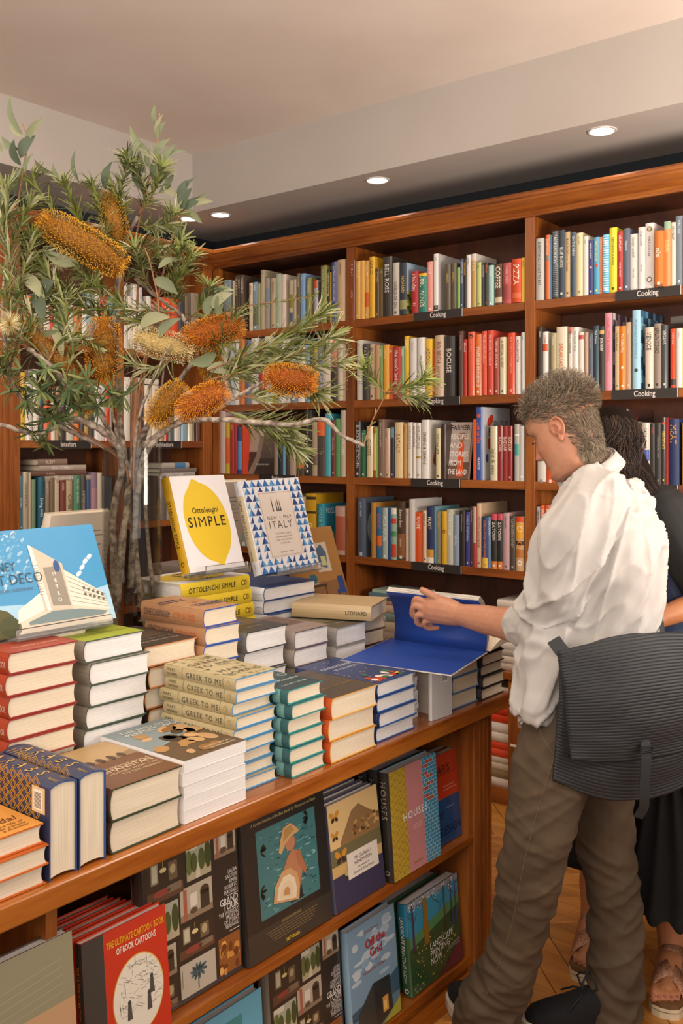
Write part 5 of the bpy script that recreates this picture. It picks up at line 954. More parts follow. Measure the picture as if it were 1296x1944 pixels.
quadslab('endpaper', [ce+(p-ce)*.985+Vector((0, 0, .0029)) for p in (A, B_, C, D)], .0005, blue, ob, O)
hx = (C-D).normalized(); Lh = (C-D).length; nrm = Vector((hx.y, -hx.x, 0)).normalized()
if nrm.y > 0: nrm = -nrm                 # towards the camera side
prof = [(.0, .0), (-.004, .03), (-.005, .06), (.0, .09), (.012, .118), (.030, .142), (.052, .160)]   # (towards camera, up)
v = []; n = len(prof)
for s_ in (.02, Lh-.004):
    for d, z in prof: v.append(D+hx*s_+nrm*d+Vector((0, 0, z+.003))-O)
f = [(i, i+1, n+i+1, n+i) for i in range(n-1)]
e = mk('lifted_endpaper', v, f, blue, ob, smooth=True); so = e.modifiers.new('s', 'SOLIDIFY'); so.thickness = .0006
v = []; th = [.004, .022, .024, .024, .023, .022, .021]
mpg, nt, b_, N, L = newmat('lifted_page_edges'); nn = noise_tex(nt, 1, 3, sc=(3, 500, 500)); rr = ramp(N, [(.35, '#8c8680'), (.6, '#d4cec6')]); L.new(nn.outputs[0], rr.inputs[0]); L.new(rr.outputs[0], b_.inputs['Base Color'])
for s_ in (.022, Lh-.006):
    for (d, z) in prof: v.append(D+hx*s_+nrm*(d-.0007)+Vector((0, 0, z+.0035))-O)
    for (d, z), t_ in zip(prof[::-1], th[::-1]): v.append(D+hx*s_+nrm*(d-t_*.8)+Vector((0, 0, z+.0035+t_*(.55 if z > .1 else .1)))-O)
m2 = 2*n; f = [tuple(range(m2)), tuple(range(m2, 2*m2))[::-1]]+[(i, m2+i, m2+(i+1) % m2, (i+1) % m2) for i in range(m2)]
mk('lifted_pages', v, f, mpg, ob)
# pages still lying beyond the hinge, on a black board curling up at the right
E_ = C-nrm*.20; F_ = D-nrm*.20
quadslab('back_board', [D, C, E_+Vector((0, 0, .016)), F_], .003, plain('black_board', '#1c1c20', .5), ob, O)
v = []; n = 7
for s_ in (.01, Lh+.004):
    for i in range(n): t_ = i/(n-1); v.append(D+hx*s_-nrm*(.012+.176*t_)+Vector((0, 0, .004+.026*math.sin(min(1, t_*1.6)*PI/2)+(.006 if s_ > .1 else 0)*t_))-O)
    for i in range(n): t_ = 1-i/(n-1); v.append(D+hx*s_-nrm*(.012+.176*t_)+Vector((0, 0, .0035+.015*t_*(1 if s_ > .1 else 0)))-O)
m2 = 2*n; f = [tuple(range(m2)), tuple(range(m2, 2*m2))[::-1]]+[(i, m2+i, m2+(i+1) % m2, (i+1) % m2) for i in range(m2)]
mk('lying_pages', v, f, M['pages'], ob)
# ---------------------------------------------------------------- books in the side shelves of the table
def facing(y0, y1, H, T, z, cover, col, lab, X=-1.466, lean=7, spine=None, n=1, gap=.004, gloss=True, board=None, grp=None, sx=0, back_w=None):
    for k in range(n):
        W = y1-y0; b = book(W, T, H, col, True, 'pages_w', spine=spine, cover=cover if k == 0 else None, gloss=gloss, board=board)
        b.matrix_world = Matrix.Translation((X-(T+gap)*k, y0+sx*k, z+.001+T*math.sin(math.radians(lean))))@Matrix.Rotation(math.radians(-lean), 4, 'Y')@mat_cols((0, 1, 0), (-1, 0, 0), (0, 0, 1), (-T/2, 0, 0))
        tag(b, lab if k == 0 else lab.split(' with')[0]+f', {ORD[k]} copy behind the front one', 'book', grp if n > 1 else None)
SZ = .405; BZ = .048
def cart(a, W, H):
    a.rect(0, 0, W, H, '#c03014', 0); a.rect(0, 0, W*.24, H, '#3a3632', 1); a.text(W*.62, H*.86, .018, 'THE ULTIMATE CARTOON BOOK', '#e0a820', 'c', sx=.75, fit=W*.70, wt=.02); a.text(W*.62, H*.785, .017, 'OF BOOK CARTOONS', '#e8dcc8', 'c', sx=.75, fit=W*.48, wt=.02)
    a.ell(W*.62, H*.40, W*.31, H*.32, '#d89c34', 2, 36); a.ell(W*.62, H*.40, W*.30, H*.31, '#e0d8c8', 3, 36); q = random.Random(3)
    for i in range(110):
        an, r_ = q.uniform(0, 6.28), math.sqrt(q.random()); u, v = W*.62+W*.26*r_*math.cos(an), H*.42+H*.27*r_*math.sin(an); d = q.choice([0, PI/2, .5, -.5, 2.6]); l_ = q.uniform(.004, .02)
        if v < H*.26: continue
        a.line(u, v, u+l_*math.cos(d), v+l_*math.sin(d), .0007, q.choice(['#3c3834', '#6c6860', '#8c8880']), 4)
    for u, v in ((.78, .42), (.74, .30), (.5, .3)): a.ell(W*u, H*v+.016, .004, .005, '#3c3834', 5, 10); a.poly([(W*u-.006, H*v-.016), (W*u+.006, H*v-.016), (W*u+.004, H*v+.012), (W*u-.004, H*v+.012)], '#4c4844', 5)
def cart_sp(a, H, T): a.rect(0, -T/2, H, T/2, '#2c2824', 0); a.text(H*.18, -T*.2, T*.55, 'THE ULTIMATE CARTOON BOOK', '#c88c24', 'l', sx=.75, fit=H*.7)
facing(1.070, 1.272, .238, .020, SZ, cart, '#c03014', 'orange red cartoon book with a round drawing on its cover', X=-1.448, lean=5, spine=cart_sp, n=5, gap=.006, gloss=False, grp='orange red cartoon books', sx=-.012, board='#c8401c')
PHC = ['#6c6a50', '#a09c8c', '#3c3a30', '#c8c0b0', '#7c5040', '#50603c', '#8c8478', '#b8a890', '#2c2a26']
def grand(a, W, H):
    a.rect(0, 0, W, H, '#262321', 0); q = random.Random(21)
    cells = [(.04, .70, .40, .96), (.04, .44, .34, .67), (.04, .22, .30, .41), (.04, .02, .30, .19), (.44, .74, .70, .97), (.36, .50, .70, .71), (.33, .27, .70, .47), (.33, .03, .70, .24), (.74, .80, .98, .98)]
    for ci, (u0, v0, u1, v1) in enumerate(cells):
        X = lambda t: W*(u0+(u1-u0)*t); Y = lambda t: H*(v0+(v1-v0)*t); dk = ['#2c2822', '#38302a', '#242a20'][ci % 3]
        if ci % 3 == 0:     # dark drawing room
            a.rect(X(0), Y(0), X(1), Y(1), dk, 1); a.rect(X(0), Y(0), X(1), Y(.28), '#5c4030', 2); a.rect(X(.12), Y(.45), X(.32), Y(.95), '#8c8468', 2); a.rect(X(.15), Y(.5), X(.29), Y(.9), '#c0baa0', 3); a.rect(X(.6), Y(.4), X(.85), Y(.85), '#6c5c44', 3); a.ell(X(.72), Y(.66), W*.03, H*.03, '#b0a07c', 4, 12)
            a.ell(X(.4), Y(.2), W*.09, H*.022, '#8c4038', 4, 14); a.rect(X(.55), Y(.12), X(.95), Y(.3), '#7c6c58', 4); a.line(X(.45), Y(1), X(.45), Y(.75), .0012, '#c8b060', 5); a.ell(X(.45), Y(.72), W*.035, H*.015, '#d8c890', 5, 10)
        elif ci % 3 == 1:   # garden or terrace
            a.rect(X(0), Y(0), X(1), Y(1), '#a8ac98', 1); a.rect(X(0), Y(0), X(1), Y(.3), '#b4aa8c', 2); a.poly([(X(.35), Y(0)), (X(.55), Y(0)), (X(.5), Y(.4)), (X(.42), Y(.4))], '#d0c8b0', 3)
            for t_, h_ in ((.1, .7), (.3, .55), (.62, .62), (.88, .78)): a.ell(X(t_), Y(.3+h_*.3), W*.035, H*.5*(v1-v0)*h_, ['#4c5c30', '#5c6c3c', '#3c4c28'][int(t_*10) % 3], 4, 12)
            a.rect(X(.0), Y(.82), X(.45), Y(1), '#d4cebc', 3); a.line(X(.05), Y(.3), X(.05), Y(.85), .002, '#8c7c64', 5)
        else:               # pale arcade
            a.rect(X(0), Y(0), X(1), Y(1), '#b8ad98', 1); a.rect(X(0), Y(0), X(1), Y(.2), '#8c7a64', 2); a.rect(X(.62), Y(.15), X(.9), Y(.7), '#3c342c', 3); a.ell(X(.76), Y(.7), W*(u1-u0)*.14, H*(v1-v0)*.16, '#3c342c', 3, 14); a.rect(X(.1), Y(.0), X(.2), Y(.95), '#a8604c', 4); a.rect(X(.3), Y(.35), X(.52), Y(.75), '#dcd4c4', 3); a.ell(X(.4), Y(.22), W*.04, H*.02, '#5c4c3c', 4, 12)
    a.rect(W*.74, H*.03, W*.98, H*.27, '#8c5428', 1)
    for i in range(18): cu, cv_ = q.uniform(.76, .94), q.uniform(.05, .22); a.ell(W*cu, H*cv_, q.uniform(.003, .009), q.uniform(.003, .014), q.choice(['#c88c44', '#6c3818', '#d8a860']), 2+i % 3, 9)
    a.rect(W*.33, H*.03, W*.70, H*.24, '#b8b0a0', 5)
    for i in range(22): an = i*.62; a.ell(W*.51+W*.075*math.cos(an)*(.3+.7*(i/22)), H*.16+H*.045*math.sin(an)*(.3+.7*(i/22)), .007, .0035, ['#4c666c', '#5c7478', '#3c565c'][i % 3], 6, 8, an)
    a.rect(W*.505, H*.045, W*.517, H*.15, '#5c6458', 6)
    for k, t in enumerate(['LAURA', 'SARTORI', 'RIMINI', 'ROBERTO', 'PEREGALLI']): a.text(W*.98, H*(.67-.033*k), .0125, t, '#dcd8d2', 'r', sx=.7)
    a.rect(W*.86, H*.525, W*.98, H*.529, '#dcd8d2', 3); a.text(W*.98, H*.475, .021, 'GRAND', '#e4e0da', 'r', sx=.75, wt=.01); a.text(W*.98, H*.435, .021, 'TOUR', '#e4e0da', 'r', sx=.8, wt=.01)
    for k, t in enumerate(['THE WORLDLY', 'PROJECTS', 'OF STUDIO', 'PEREGALLI']): a.text(W*.98, H*(.405-.03*k), .0125, t, '#dcd8d2', 'r', sx=.7)
    a.rect(W*.86, H*.29, W*.98, H*.294, '#dcd8d2', 3)
def grand_sp(a, H, T):
    for k, t in enumerate(['LAURA', 'SARTORI', 'RIMINI', 'ROBERTO', 'PEREGALLI']): a.text(H*(.1+.03*k), -T*.4, .011, t, '#a89484', 'l', rot=-PI/2 if False else 0, sx=.6, fit=T*.8)
facing(1.238, 1.508, .325, .036, SZ, grand, '#3a2c26', 'black book with a grid of interior photographs, wrapped, upper shelf', X=-1.480, lean=4, spine=grand_sp, board='#cfc8bc')
def beach(a, W, H):
    a.rect(0, 0, W, H, '#23211f', 0); a.rect(0, 0, W, H*.2, '#34302c', 1); a.text(W*.5, H*.915, .0105, 'A Curated Selection of the Best Brands for Women on the Planet', '#b8a86c', 'c', fit=W*.78, it=.2)
    u0, u1, v0, v1 = W*.16, W*.87, H*.255, H*.87; a.rect(u0, v0, u1, v1, '#3f7478', 1); q = random.Random(31)
    for i in range(110):
        u, v = q.uniform(u0+.012, u1-.012), q.uniform(v0+.004, v1-.004); a.ell(u, v, q.uniform(.003, .011), q.uniform(.001, .0022), q.choice(['#6ca4a4', '#2f6064', '#5c9494', '#88b8b4', '#264c54']), 2+i % 2, 8, q.uniform(-.3, .3))
    for c_, s_ in (((.2, .72), 1), ((.78, .82), 1), ((.17, .45), 1)):
        for i in range(7): an = q.uniform(-1.2, 1.2)+(PI if c_[0] > .5 else 0); a.ell(W*c_[0]+.01*math.cos(an), H*c_[1]+.012*math.sin(an), .010, .003, '#1c241c', 4, 8, an)
    a.poly([(W*.45, H*.34), (W*.62, H*.34), (W*.68, H*.5), (W*.66, H*.6), (W*.56, H*.64), (W*.5, H*.6), (W*.44, H*.52)], '#b47a58', 5); a.poly([(W*.6, H*.6), (W*.64, H*.62), (W*.72, H*.46), (W*.70, H*.42), (W*.62, H*.52)], '#a86c4c', 6)
    a.ell(W*.545, H*.69, W*.06, H*.055, '#b87c5c', 6); a.poly([(W*.40, H*.66), (W*.43, H*.74), (W*.47, H*.815), (W*.56, H*.83), (W*.63, H*.78), (W*.66, H*.745), (W*.56, H*.735), (W*.49, H*.70), (W*.43, H*.64)], '#c8a26c', 7); a.poly([(W*.46, H*.72), (W*.48, H*.80), (W*.56, H*.815), (W*.6, H*.77)], '#b08850', 8)
    a.poly([(W*.5, H*.27), (W*.66, H*.27), (W*.64, H*.36), (W*.52, H*.36)], '#1c2428', 5)
    a.poly([(W*.30, H*.33), (W*.60, H*.27), (W*.62, H*.36), (W*.60, H*.46), (W*.52, H*.52), (W*.42, H*.52), (W*.33, H*.44)], '#c89c6c', 8)
    for r_ in (.75, .5, .25): a.poly([(W*(.455+(x-.455)*r_), H*(.36+(y-.36)*r_)) for x, y in [(.30, .33), (.60, .27), (.62, .36), (.60, .46), (.52, .52), (.42, .52), (.33, .44)]], ['#e0d0b4', '#c08c5c', '#dcc8a4'][int(r_*4) % 3], 9+int((1-r_)*4))
    for k in range(5): a.rect(W*(.2+.02*k), H*(.155-.018*k), W*(.82-.02*k), H*(.1585-.018*k), '#8c7c50', 3)
    a.text(W*.5, H*.175, .008, 'EDITED BY JEROME', '#a89458', 'c'); a.text(W*.5, H*.03, .014, 'teNeues', '#c8a430', 'c', wt=.02)
facing(1.516, 1.808, .322, .030, SZ, beach, '#23211f', 'black framed book with a woman in straw hat by turquoise water', lean=6, spine=spine_fn('BARE', '#8c8070', {'sz': .4}, .9), board='#1c1a18')
def honey(a, W, H):
    a.rect(0, 0, W, H, '#c8a468', 0); a.poly([(0, H*.45), (W, H*.45), (W, H), (0, H)], '#d8b880', 1); a.poly([(W*.2, H*.62), (W*.45, H*.86), (W*.6, H*.9), (W*.8, H*.8), (W, H*.72), (W, H*.5), (W*.2, H*.5)], '#8c6c44', 2)
    q = random.Random(41)
    for i in range(26): u, v = q.uniform(.4, .95), q.uniform(.6, .76); a.rect(W*u, H*v, W*(u+.05), H*(v+.03), q.choice(['#b88c54', '#5c4024', '#d0a468', '#7c5830']), 3+i % 2)
    a.rect(0, H*.42, W, H*.58, '#6c6444', 3); a.rect(0, 0, W, H*.32, '#3a3450', 4)
    for u, v, s_ in ((.12, .88, 1), (.1, .7, .8), (.18, .5, 1.3), (.3, .3, 1)):
        for k in (-1, 1): a.ell(W*u+k*.010*s_, H*v+.004, .010*s_, .006*s_, '#c88c2c' if v > .4 else '#b8a468', 6, 12, k*.7); a.ell(W*u+k*.007*s_, H*v-.008*s_, .007*s_, .005*s_, '#3c2c1c', 7, 10, -k*.7)
    a.rect(W*.28, H*.24, W*.9, H*.48, '#ddd4c8', 8); a.text(W*.59, H*.40, .013, "Mr Guillable's", '#5c564c', 'c', L=10, it=.25); a.text(W*.59, H*.355, .011, 'HONEYMOON', '#3c3834', 'c', L=10, wt=.015, fit=W*.5); a.text(W*.59, H*.31, .006, 'THE GAMBOLS OF', '#5c564c', 'c', L=10); a.text(W*.59, H*.27, .009, 'Europe & Great Britain', '#5c564c', 'c', L=10, it=.25, fit=W*.5)
facing(1.822, 2.030, .262, .022, SZ, honey, '#4c4c64', 'blue and gold book with butterflies and a lakeside mountain', lean=7, n=4, gap=.005, grp='butterfly cover books', board='#cfcac4', gloss=False)
def houses(a, W, H):
    a.rect(0, 0, W*.33, H, '#c4a43c', 1); a.rect(W*.33, 0, W*.68, H, '#c88888', 1); a.rect(W*.68, 0, W, H, '#3c94b8', 1)
    for i in range(4):
        for j in range(14):
            u, v = W*(.04+.085*i), H*(.04+.07*j+.035*(i % 2)); a.line(u-.009, v+.008, u, v-.006, .0012, '#6c5c1c', 2); a.line(u, v-.006, u+.009, v+.008, .0012, '#6c5c1c', 2)
    for j in range(28):
        v = H*j/28; a.rect(W*.68, v, W, v+.0012, '#cfd8dc', 3)
        for i in range(4): u = W*(.68+.08*i+(.04 if j % 2 else 0)); a.rect(u, v, u+.0014, v+H/28, '#cfd8dc', 3)
        if j > 15 and (j*7) % 3: a.rect(W*(.70 if j % 2 else .76), v+.0012, W*(.80 if j % 2 else .90), v+H/28, '#b45034', 2)
    a.text(W*.5, H*.50, .028, 'HOUSES', '#ecebe8', 'c', sp=.12, wt=.012, L=6, fit=W*.9); a.text(W*.5, H*.06, .010, 'PHAIDON', '#a88424', 'c', L=6)
    for k in range(3): a.rect(W*.42, H*(.42-.018*k), W*.62, H*(.424-.018*k), '#e4c8c8', 3)
def houses_sp(a, H, T): a.rect(0, -T/2, H, T/2, '#2f2c28', 0); a.text(H*.08, -T*.26, T*.72, 'HOUSES', '#a89c90', 'l', sp=.1, fit=H*.72); a.ell(H*.92, 0, T*.16, T*.22, '#b0a498'); a.ell(H*.92, 0, T*.10, T*.15, '#2f2c28', 2)
facing(2.052, 2.282, .288, .034, SZ, houses, '#2f2c28', 'yellow, pink and blue house facade book with dark spine', X=-1.452, lean=4, spine=houses_sp, n=3, gap=.004, grp='house facade books', board='#8cb8c8')
def parisd(a, W, H):
    a.rect(0, 0, W, H*.5, '#1f4c80', 0); a.rect(0, H*.5, W, H, '#c43c1c', 0); a.rect(0, H*.5, W*.18, H, '#c8a8a0', 1)
    a.text(W*.1, H*.78, .034, 'PARIS', '#2a2624', 'l', wt=0, fit=W*.82, L=4, it=.15); a.rect(W*.1, H*.765, W*.9, H*.769, '#2a2624', 4); a.text(W*.08, H*.28, .034, 'BY', '#1c2436', 'l', L=4, it=.15); a.text(W*.14, H*.10, .034, 'DESIGN', '#1c2436', 'l', L=4, fit=W*.8, it=.15)
    a.text(W*.4, H*.62, .007, 'An Inspired Guide to', '#e8c8b8', 'l', L=4); a.text(W*.4, H*.58, .007, 'the City of Creative Life', '#e8c8b8', 'l', L=4, fit=W*.5); a.text(W*.45, H*.38, .007, 'Eva Jorgensen', '#a8c0d8', 'l', L=4)
facing(2.300, 2.447, .255, .022, SZ, parisd, '#8c3424', 'red and blue design guide to Paris at the end of the upper shelf', X=-1.478, lean=6, n=2, gap=.006, grp='red and blue design guides', board='#7c6c64')
def desert(a, W, H):
    a.rect(0, 0, W, H, '#a88868', 0); a.rect(0, H*.55, W, H, '#8c8870', 1); a.poly([(0, H*.3), (W*.5, H*.42), (W, H*.38), (W, H*.6), (0, H*.58)], '#b89470', 2); a.ell(W*.7, H*.22, .012, .03, '#6c4428', 3); a.ell(W*.7, H*.34, .009, .012, '#6c4428', 3)
    for i in range(5): a.line(W*.2, H*(.6+.05*i), W*.9, H*(.66+.05*i), .002, '#9c9880', 3)
facing(.80, 1.035, .285, .028, SZ, desert, '#9c8c70', 'tan book wrapped in plastic with a desert scene, lower left corner', X=-1.425, lean=5, board='#4c3c34')
# lower shelf
def italia(a, W, H): a.rect(0, 0, W, H, '#5caac8', 0); a.rect(W*.1, H*.30, W*.70, H*.90, '#2c8c94', 1); a.text(W*.12, H*.72, .045, 'ITALIA', '#dce4e0', 'l', fit=W*.56, wt=.02)
facing(1.36, 1.572, .285, .026, BZ, italia, '#5caac8', 'sky blue book with white capitals at the bottom edge, lower shelf', lean=4)
facing(1.612, 1.875, .300, .036, BZ, grand, '#8c8478', 'black book with a grid of interior photographs, lower shelf copy', X=-1.48, lean=4, spine=grand_sp, board='#cfc8bc')
def offgrid(a, W, H):
    a.rect(0, 0, W, H, '#7c9cb4', 0); q = random.Random(51)
    for i in range(28): a.ell(q.uniform(.12, .88)*W, q.uniform(.45, .93)*H, q.uniform(.008, .024), q.uniform(.004, .012), q.choice(['#a8bccc', '#c4d0d8', '#8cacc4', '#b8c8d4']), 1+i % 3, 12)
    a.poly([(0, H*.28), (W*.6, H*.32), (W, H*.42), (W, H*.2), (0, H*.2)], '#3c5c74', 4); a.rect(0, 0, W, H*.22, '#5c7c8c', 4); a.poly([(W*.6, 0), (W, 0), (W, H*.14)], '#a8a43c', 6)
    a.poly([(W*.12, H*.04), (W*.12, H*.24), (W*.45, H*.42), (W*.80, H*.40), (W*.84, H*.08), (W*.5, 0), (W*.12, 0)], '#2c302f', 5); a.poly([(W*.12, H*.24), (W*.45, H*.42), (W*.48, H*.02), (W*.12, 0)], '#3a3e3c', 6)
    a.rect(W*.62, H*.10, W*.74, H*.24, '#d89c44', 7); a.rect(W*.64, H*.12, W*.70, H*.20, '#f0c878', 8)
    a.text(W*.55, H*.76, .030, 'Off the', '#b02c28', 'c', L=8, wt=.02); a.text(W*.55, H*.665, .030, 'Grid', '#b02c28', 'c', L=8, wt=.02); a.rect(W*.53, H*.62, W*.57, H*.625, '#b02c28', 8); a.text(W*.5, H*.54, .013, 'Houses for Escape', '#b04c48', 'c', L=8); a.text(W*.48, H*.90, .008, 'Dominic Bradbury', '#b04c48', 'c', L=8)
facing(1.885, 2.090, .282, .024, BZ, offgrid, '#8cb0c8', 'pale blue book with a dark cabin and red title, lower shelf', X=-1.458, lean=5)
def landsc(a, W, H):
    a.rect(0, 0, W, H, '#2f4c2c', 0); a.poly([(0, H*.55), (W*.4, H*.62), (W, H*.78), (W, H), (0, H)], '#2888a8', 1); a.poly([(0, H*.5), (W, H*.66), (W, H*.78), (0, H*.6)], '#4c8450', 2); a.rect(0, H*.93, W, H, '#8c949c', 3); q = random.Random(61)
    for i in range(160): u, v = q.uniform(.02, .98), q.uniform(.02, .5); a.ell(W*u, H*v, .003, .0025, q.choice(['#b8a850', '#3c6c34', '#26401f', '#c8b868', '#4c7c3c']), 3+i % 3, 6)
    for i in range(70): u, v = q.uniform(.02, .98), q.uniform(.88, .99); a.ell(W*u, H*v, .003, .003, q.choice(['#e0dcd8', '#5c4c54', '#b8b4b8']), 4+i % 3, 6)
    for u, c_, w_ in ((.32, '#8c6424', .05), (.08, '#4c2c4c', .02), (.7, '#5c3c34', .014), (.84, '#3c3484', .012), (.93, '#4c3c8c', .01)): a.poly([(W*(u-w_), H*.45), (W*(u+w_), H*.45), (W*(u+w_*.7), H*.96), (W*(u-w_*.7), H*.96)], c_, 7)
    for u in (.08, .6, .9): a.line(W*u, H*.8, W*(u-.1), H*.88, .0018, '#4c3434', 8); a.line(W*u, H*.74, W*(u+.08), H*.84, .0018, '#4c3434', 8)
    a.poly([(W*.55, 0), (W, 0), (W, H*.3)], '#5c1c34', 6)
    for k, t in enumerate(['LANDSCAPE', 'PAINTING', 'NOW']): a.text(W*.36, H*(.36-.085*k), .026, t, '#e8e4dc', 'l', L=10, wt=0, sx=.85)
    a.text(W*.72, H*.25, .007, 'From Pop Abstraction', '#c8d0c0', 'l', L=10, fit=W*.25); a.text(W*.72, H*.22, .007, 'to New Romanticism', '#c8d0c0', 'l', L=10, fit=W*.25)
def land_sp(a, H, T):
    a.rect(0, -T/2, H*.35, T/2, '#2c7c9c', 0); a.rect(H*.35, -T/2, H, T/2, '#34583a', 0); a.text(H*.14, -T*.22, T*.5, 'LANDSCAPE PAINTING NOW', '#d8dcd0', 'l', fit=H*.72, wt=.01); a.ell(H*.94, 0, T*.2, T*.2, '#d8dcd0')
facing(2.155, 2.415, .250, .034, BZ, landsc, '#34583a', 'green painted forest book with white title, front copy on lower shelf', X=-1.462, lean=5, spine=land_sp, n=2, gap=.012, grp='green painted forest books', sx=-.03, board='#5c4438')
# ================================================================ GLASS VASE WITH BRANCHES
VX, VY, VR, VT = -2.10, 1.70, .081, 1.568
def lathe(prof, seg=48):
    v = []; f = []; n = len(prof)
    for r_, z in prof: v += [(r_*math.cos(2*PI*i/seg), r_*math.sin(2*PI*i/seg), z) for i in range(seg)]
    for k in range(n-1):
        for i in range(seg): j = (i+1) % seg; f.append((k*seg+i, k*seg+j, (k+1)*seg+j, (k+1)*seg+i))
    return v, f
def m_glass():
    m = bpy.data.materials.new('clear_glass'); m.use_nodes = True; nt = m.node_tree; N, L = nt.nodes, nt.links; N.clear()
    out = N.new('ShaderNodeOutputMaterial'); mix = N.new('ShaderNodeMixShader'); tr = N.new('ShaderNodeBsdfTransparent'); gl = N.new('ShaderNodeBsdfGlossy'); fr = N.new('ShaderNodeLayerWeight'); pw_ = N.new('ShaderNodeMath'); pw_.operation = 'POWER'; pw_.inputs[1].default_value = 5; mu_ = N.new('ShaderNodeMath'); mu_.operation = 'MULTIPLY_ADD'; mu_.inputs[1].default_value = .8; mu_.inputs[2].default_value = .02; L.new(fr.outputs['Facing'], pw_.inputs[0]); L.new(pw_.outputs[0], mu_.inputs[0])
    tr.inputs[0].default_value = (.90, .92, .92, 1); gl.inputs['Roughness'].default_value = .02
    L.new(mu_.outputs[0], mix.inputs[0]); L.new(tr.outputs[0], mix.inputs[1]); L.new(gl.outputs[0], mix.inputs[2]); L.new(mix.outputs[0], out.inputs[0]); return m
M['glass'] = m_glass()
vase = tag(empty('glass_vase', (VX, VY, TZ+.0008)), 'tall clear glass cylinder vase of water standing among the book stacks', 'vase')
h = VT-TZ
v, f = lathe([(0, 0), (VR, 0), (VR, h-.002), (VR-.002, h), (VR-.004, h-.002), (VR-.004, .014), (0, .014)])
mk('vessel', v, f, M['glass'], vase, smooth=False)
mw = M['glass'].copy(); mw.name = 'water'; mw.node_tree.nodes['Transparent BSDF'].inputs[0].default_value = (.84, .79, .73, 1)
wz = at(250, 905, t=2.64).z-TZ
v, f = lathe([(0, .0145), (VR-.0046, .0145), (VR-.0046, wz), (0, wz)]); mk('water', v, f, mw, vase)
# ---- bark, leaves, flowers
def m_bark():
    m, nt, b, N, L = newmat('grey_bark'); n = noise_tex(nt, 60, 6); r = ramp(N, [(.35, '#5a4c40'), (.5, '#8c7e70'), (.66, '#b0a494')]); L.new(n.outputs[0], r.inputs[0]); L.new(r.outputs[0], b.inputs['Base Color'])
    b.inputs['Roughness'].default_value = .85; add_bump(nt, b, n.outputs[0], .6, .002); return m
M['bark'] = m_bark(); M['twig'] = plain('young_twig', '#9a6a44', .7, .2, 120, var='#7a5238', vscale=40)
M['leafc'] = m_print('leaf_surface', .7, 0)
def P(x, y, t=2.64): return at(x, y, t=t)
def smooth_pts(pts, n=5):
    out = []
    for i in range(len(pts)-1):
        p0, p1, p2, p3 = pts[max(i-1, 0)], pts[i], pts[i+1], pts[min(i+2, len(pts)-1)]
        for k in range(n):
            t = k/n; out.append(.5*((2*p1)+(p2-p0)*t+(2*p0-5*p1+4*p2-p3)*t*t+(3*p1-p0-3*p2+p3)*t**3))
    out.append(pts[-1]); return out
def branch(label, pts, r0, r1, name='banksia_branch', mat='bark', cat='branch', knob=.0):
    pts = [P(*p) for p in pts]; o = pts[0].copy(); t = tag(empty(name, o), label, cat, None)
    sp = smooth_pts(pts, 6); n = len(sp); q = random.Random(int(r0*1e5)+len(label)); rad = [(r0+(r1-r0)*i/(n-1))*(1+q.uniform(-.08, .14)) for i in range(n)]
    MB().tube([p-o+Vector((q.uniform(-1, 1), q.uniform(-1, 1), q.uniform(-1, 1)))*r1*.4 for p in sp], rad, 8).build('stem', M[mat], t, True)
    return t, o
GR = ['#66702c', '#757c38', '#868b4c', '#525e26', '#949664', '#6c7434']
GP = ['#8f9462', '#a5a67c', '#7e8450', '#b2b08c', '#6c723e']
GD = ['#42542c', '#4f6034', '#5f6c3c', '#384a24', '#727a48']
class Leaves:
    def __init__(s): s.v = []; s.f = []; s.c = []
    def blade(s, p, d, side, L, w, col, bend=.2, n=3, down=Vector((0, 0, -1))):
        d = d.normalized(); side = (side-d*side.dot(d)).normalized(); b0 = len(s.v); cc = lin(col); nrm = d.cross(side); q = p.copy(); dd = d.copy()
        for i in range(n+1):
            t = i/n; ww = w*(.55+.9*t if t < .5 else 1.0-.75*(t-.5)*1.6)*.5
            if i: q = q+dd*(L/n); dd = (dd+nrm*bend*.35+down*.04).normalized()
            s.v += [tuple(q-side*ww+nrm*ww*.35), tuple(q+side*ww+nrm*ww*.35)]
        for i in range(n): k = b0+2*i; s.f.append((k, k+1, k+3, k+2)); s.c.append(cc)
    def sprig(s, pts, n, L, w, pal, spread=55, q=None, tuft=0, tw=None, up=0.0, r=.0016, start=.15):
        """linear leaves spiralling up a twig; tuft adds a whorl at the tip"""
        q = q or R; sp = smooth_pts(pts, 5); m = len(sp)-1
        if tw is not None: tw.tube(sp, [r*(1.3-.8*i/m) for i in range(m+1)], 5)
        def leaf(t, spr, ll):
            i = min(int(t*m), m-1); p = sp[i].lerp(sp[i+1], t*m-i); ax = (sp[i+1]-sp[i]).normalized(); a = ax.cross(Vector((.3, .2, 1))).normalized(); b = ax.cross(a); an = q.uniform(0, 2*PI); rad = a*math.cos(an)+b*math.sin(an)
            g = math.radians(spr+q.uniform(-14, 14)); d = ax*math.cos(g)+rad*math.sin(g)+Vector((0, 0, up)); side = ax.cross(rad)
            s.blade(p, d, side, ll*q.uniform(.75, 1.15), w*q.uniform(.85, 1.25)*1.3, q.choice(pal), bend=q.uniform(-.55, .15))
        n = int(n*1.25)
        for k in range(n): leaf(start+(1-start)*(k/n), spread, L*(1-.25*abs(k/n-.5)))
        for k in range(tuft): leaf(.985, spread*1.25, L)
    def build(s, par, org, name='leaves'):
        if not s.f: return
        mk(name, [tuple(Vector(p)-org) for p in s.v], s.f, M['leafc'], par, s.c)['kind'] = 'stuff'
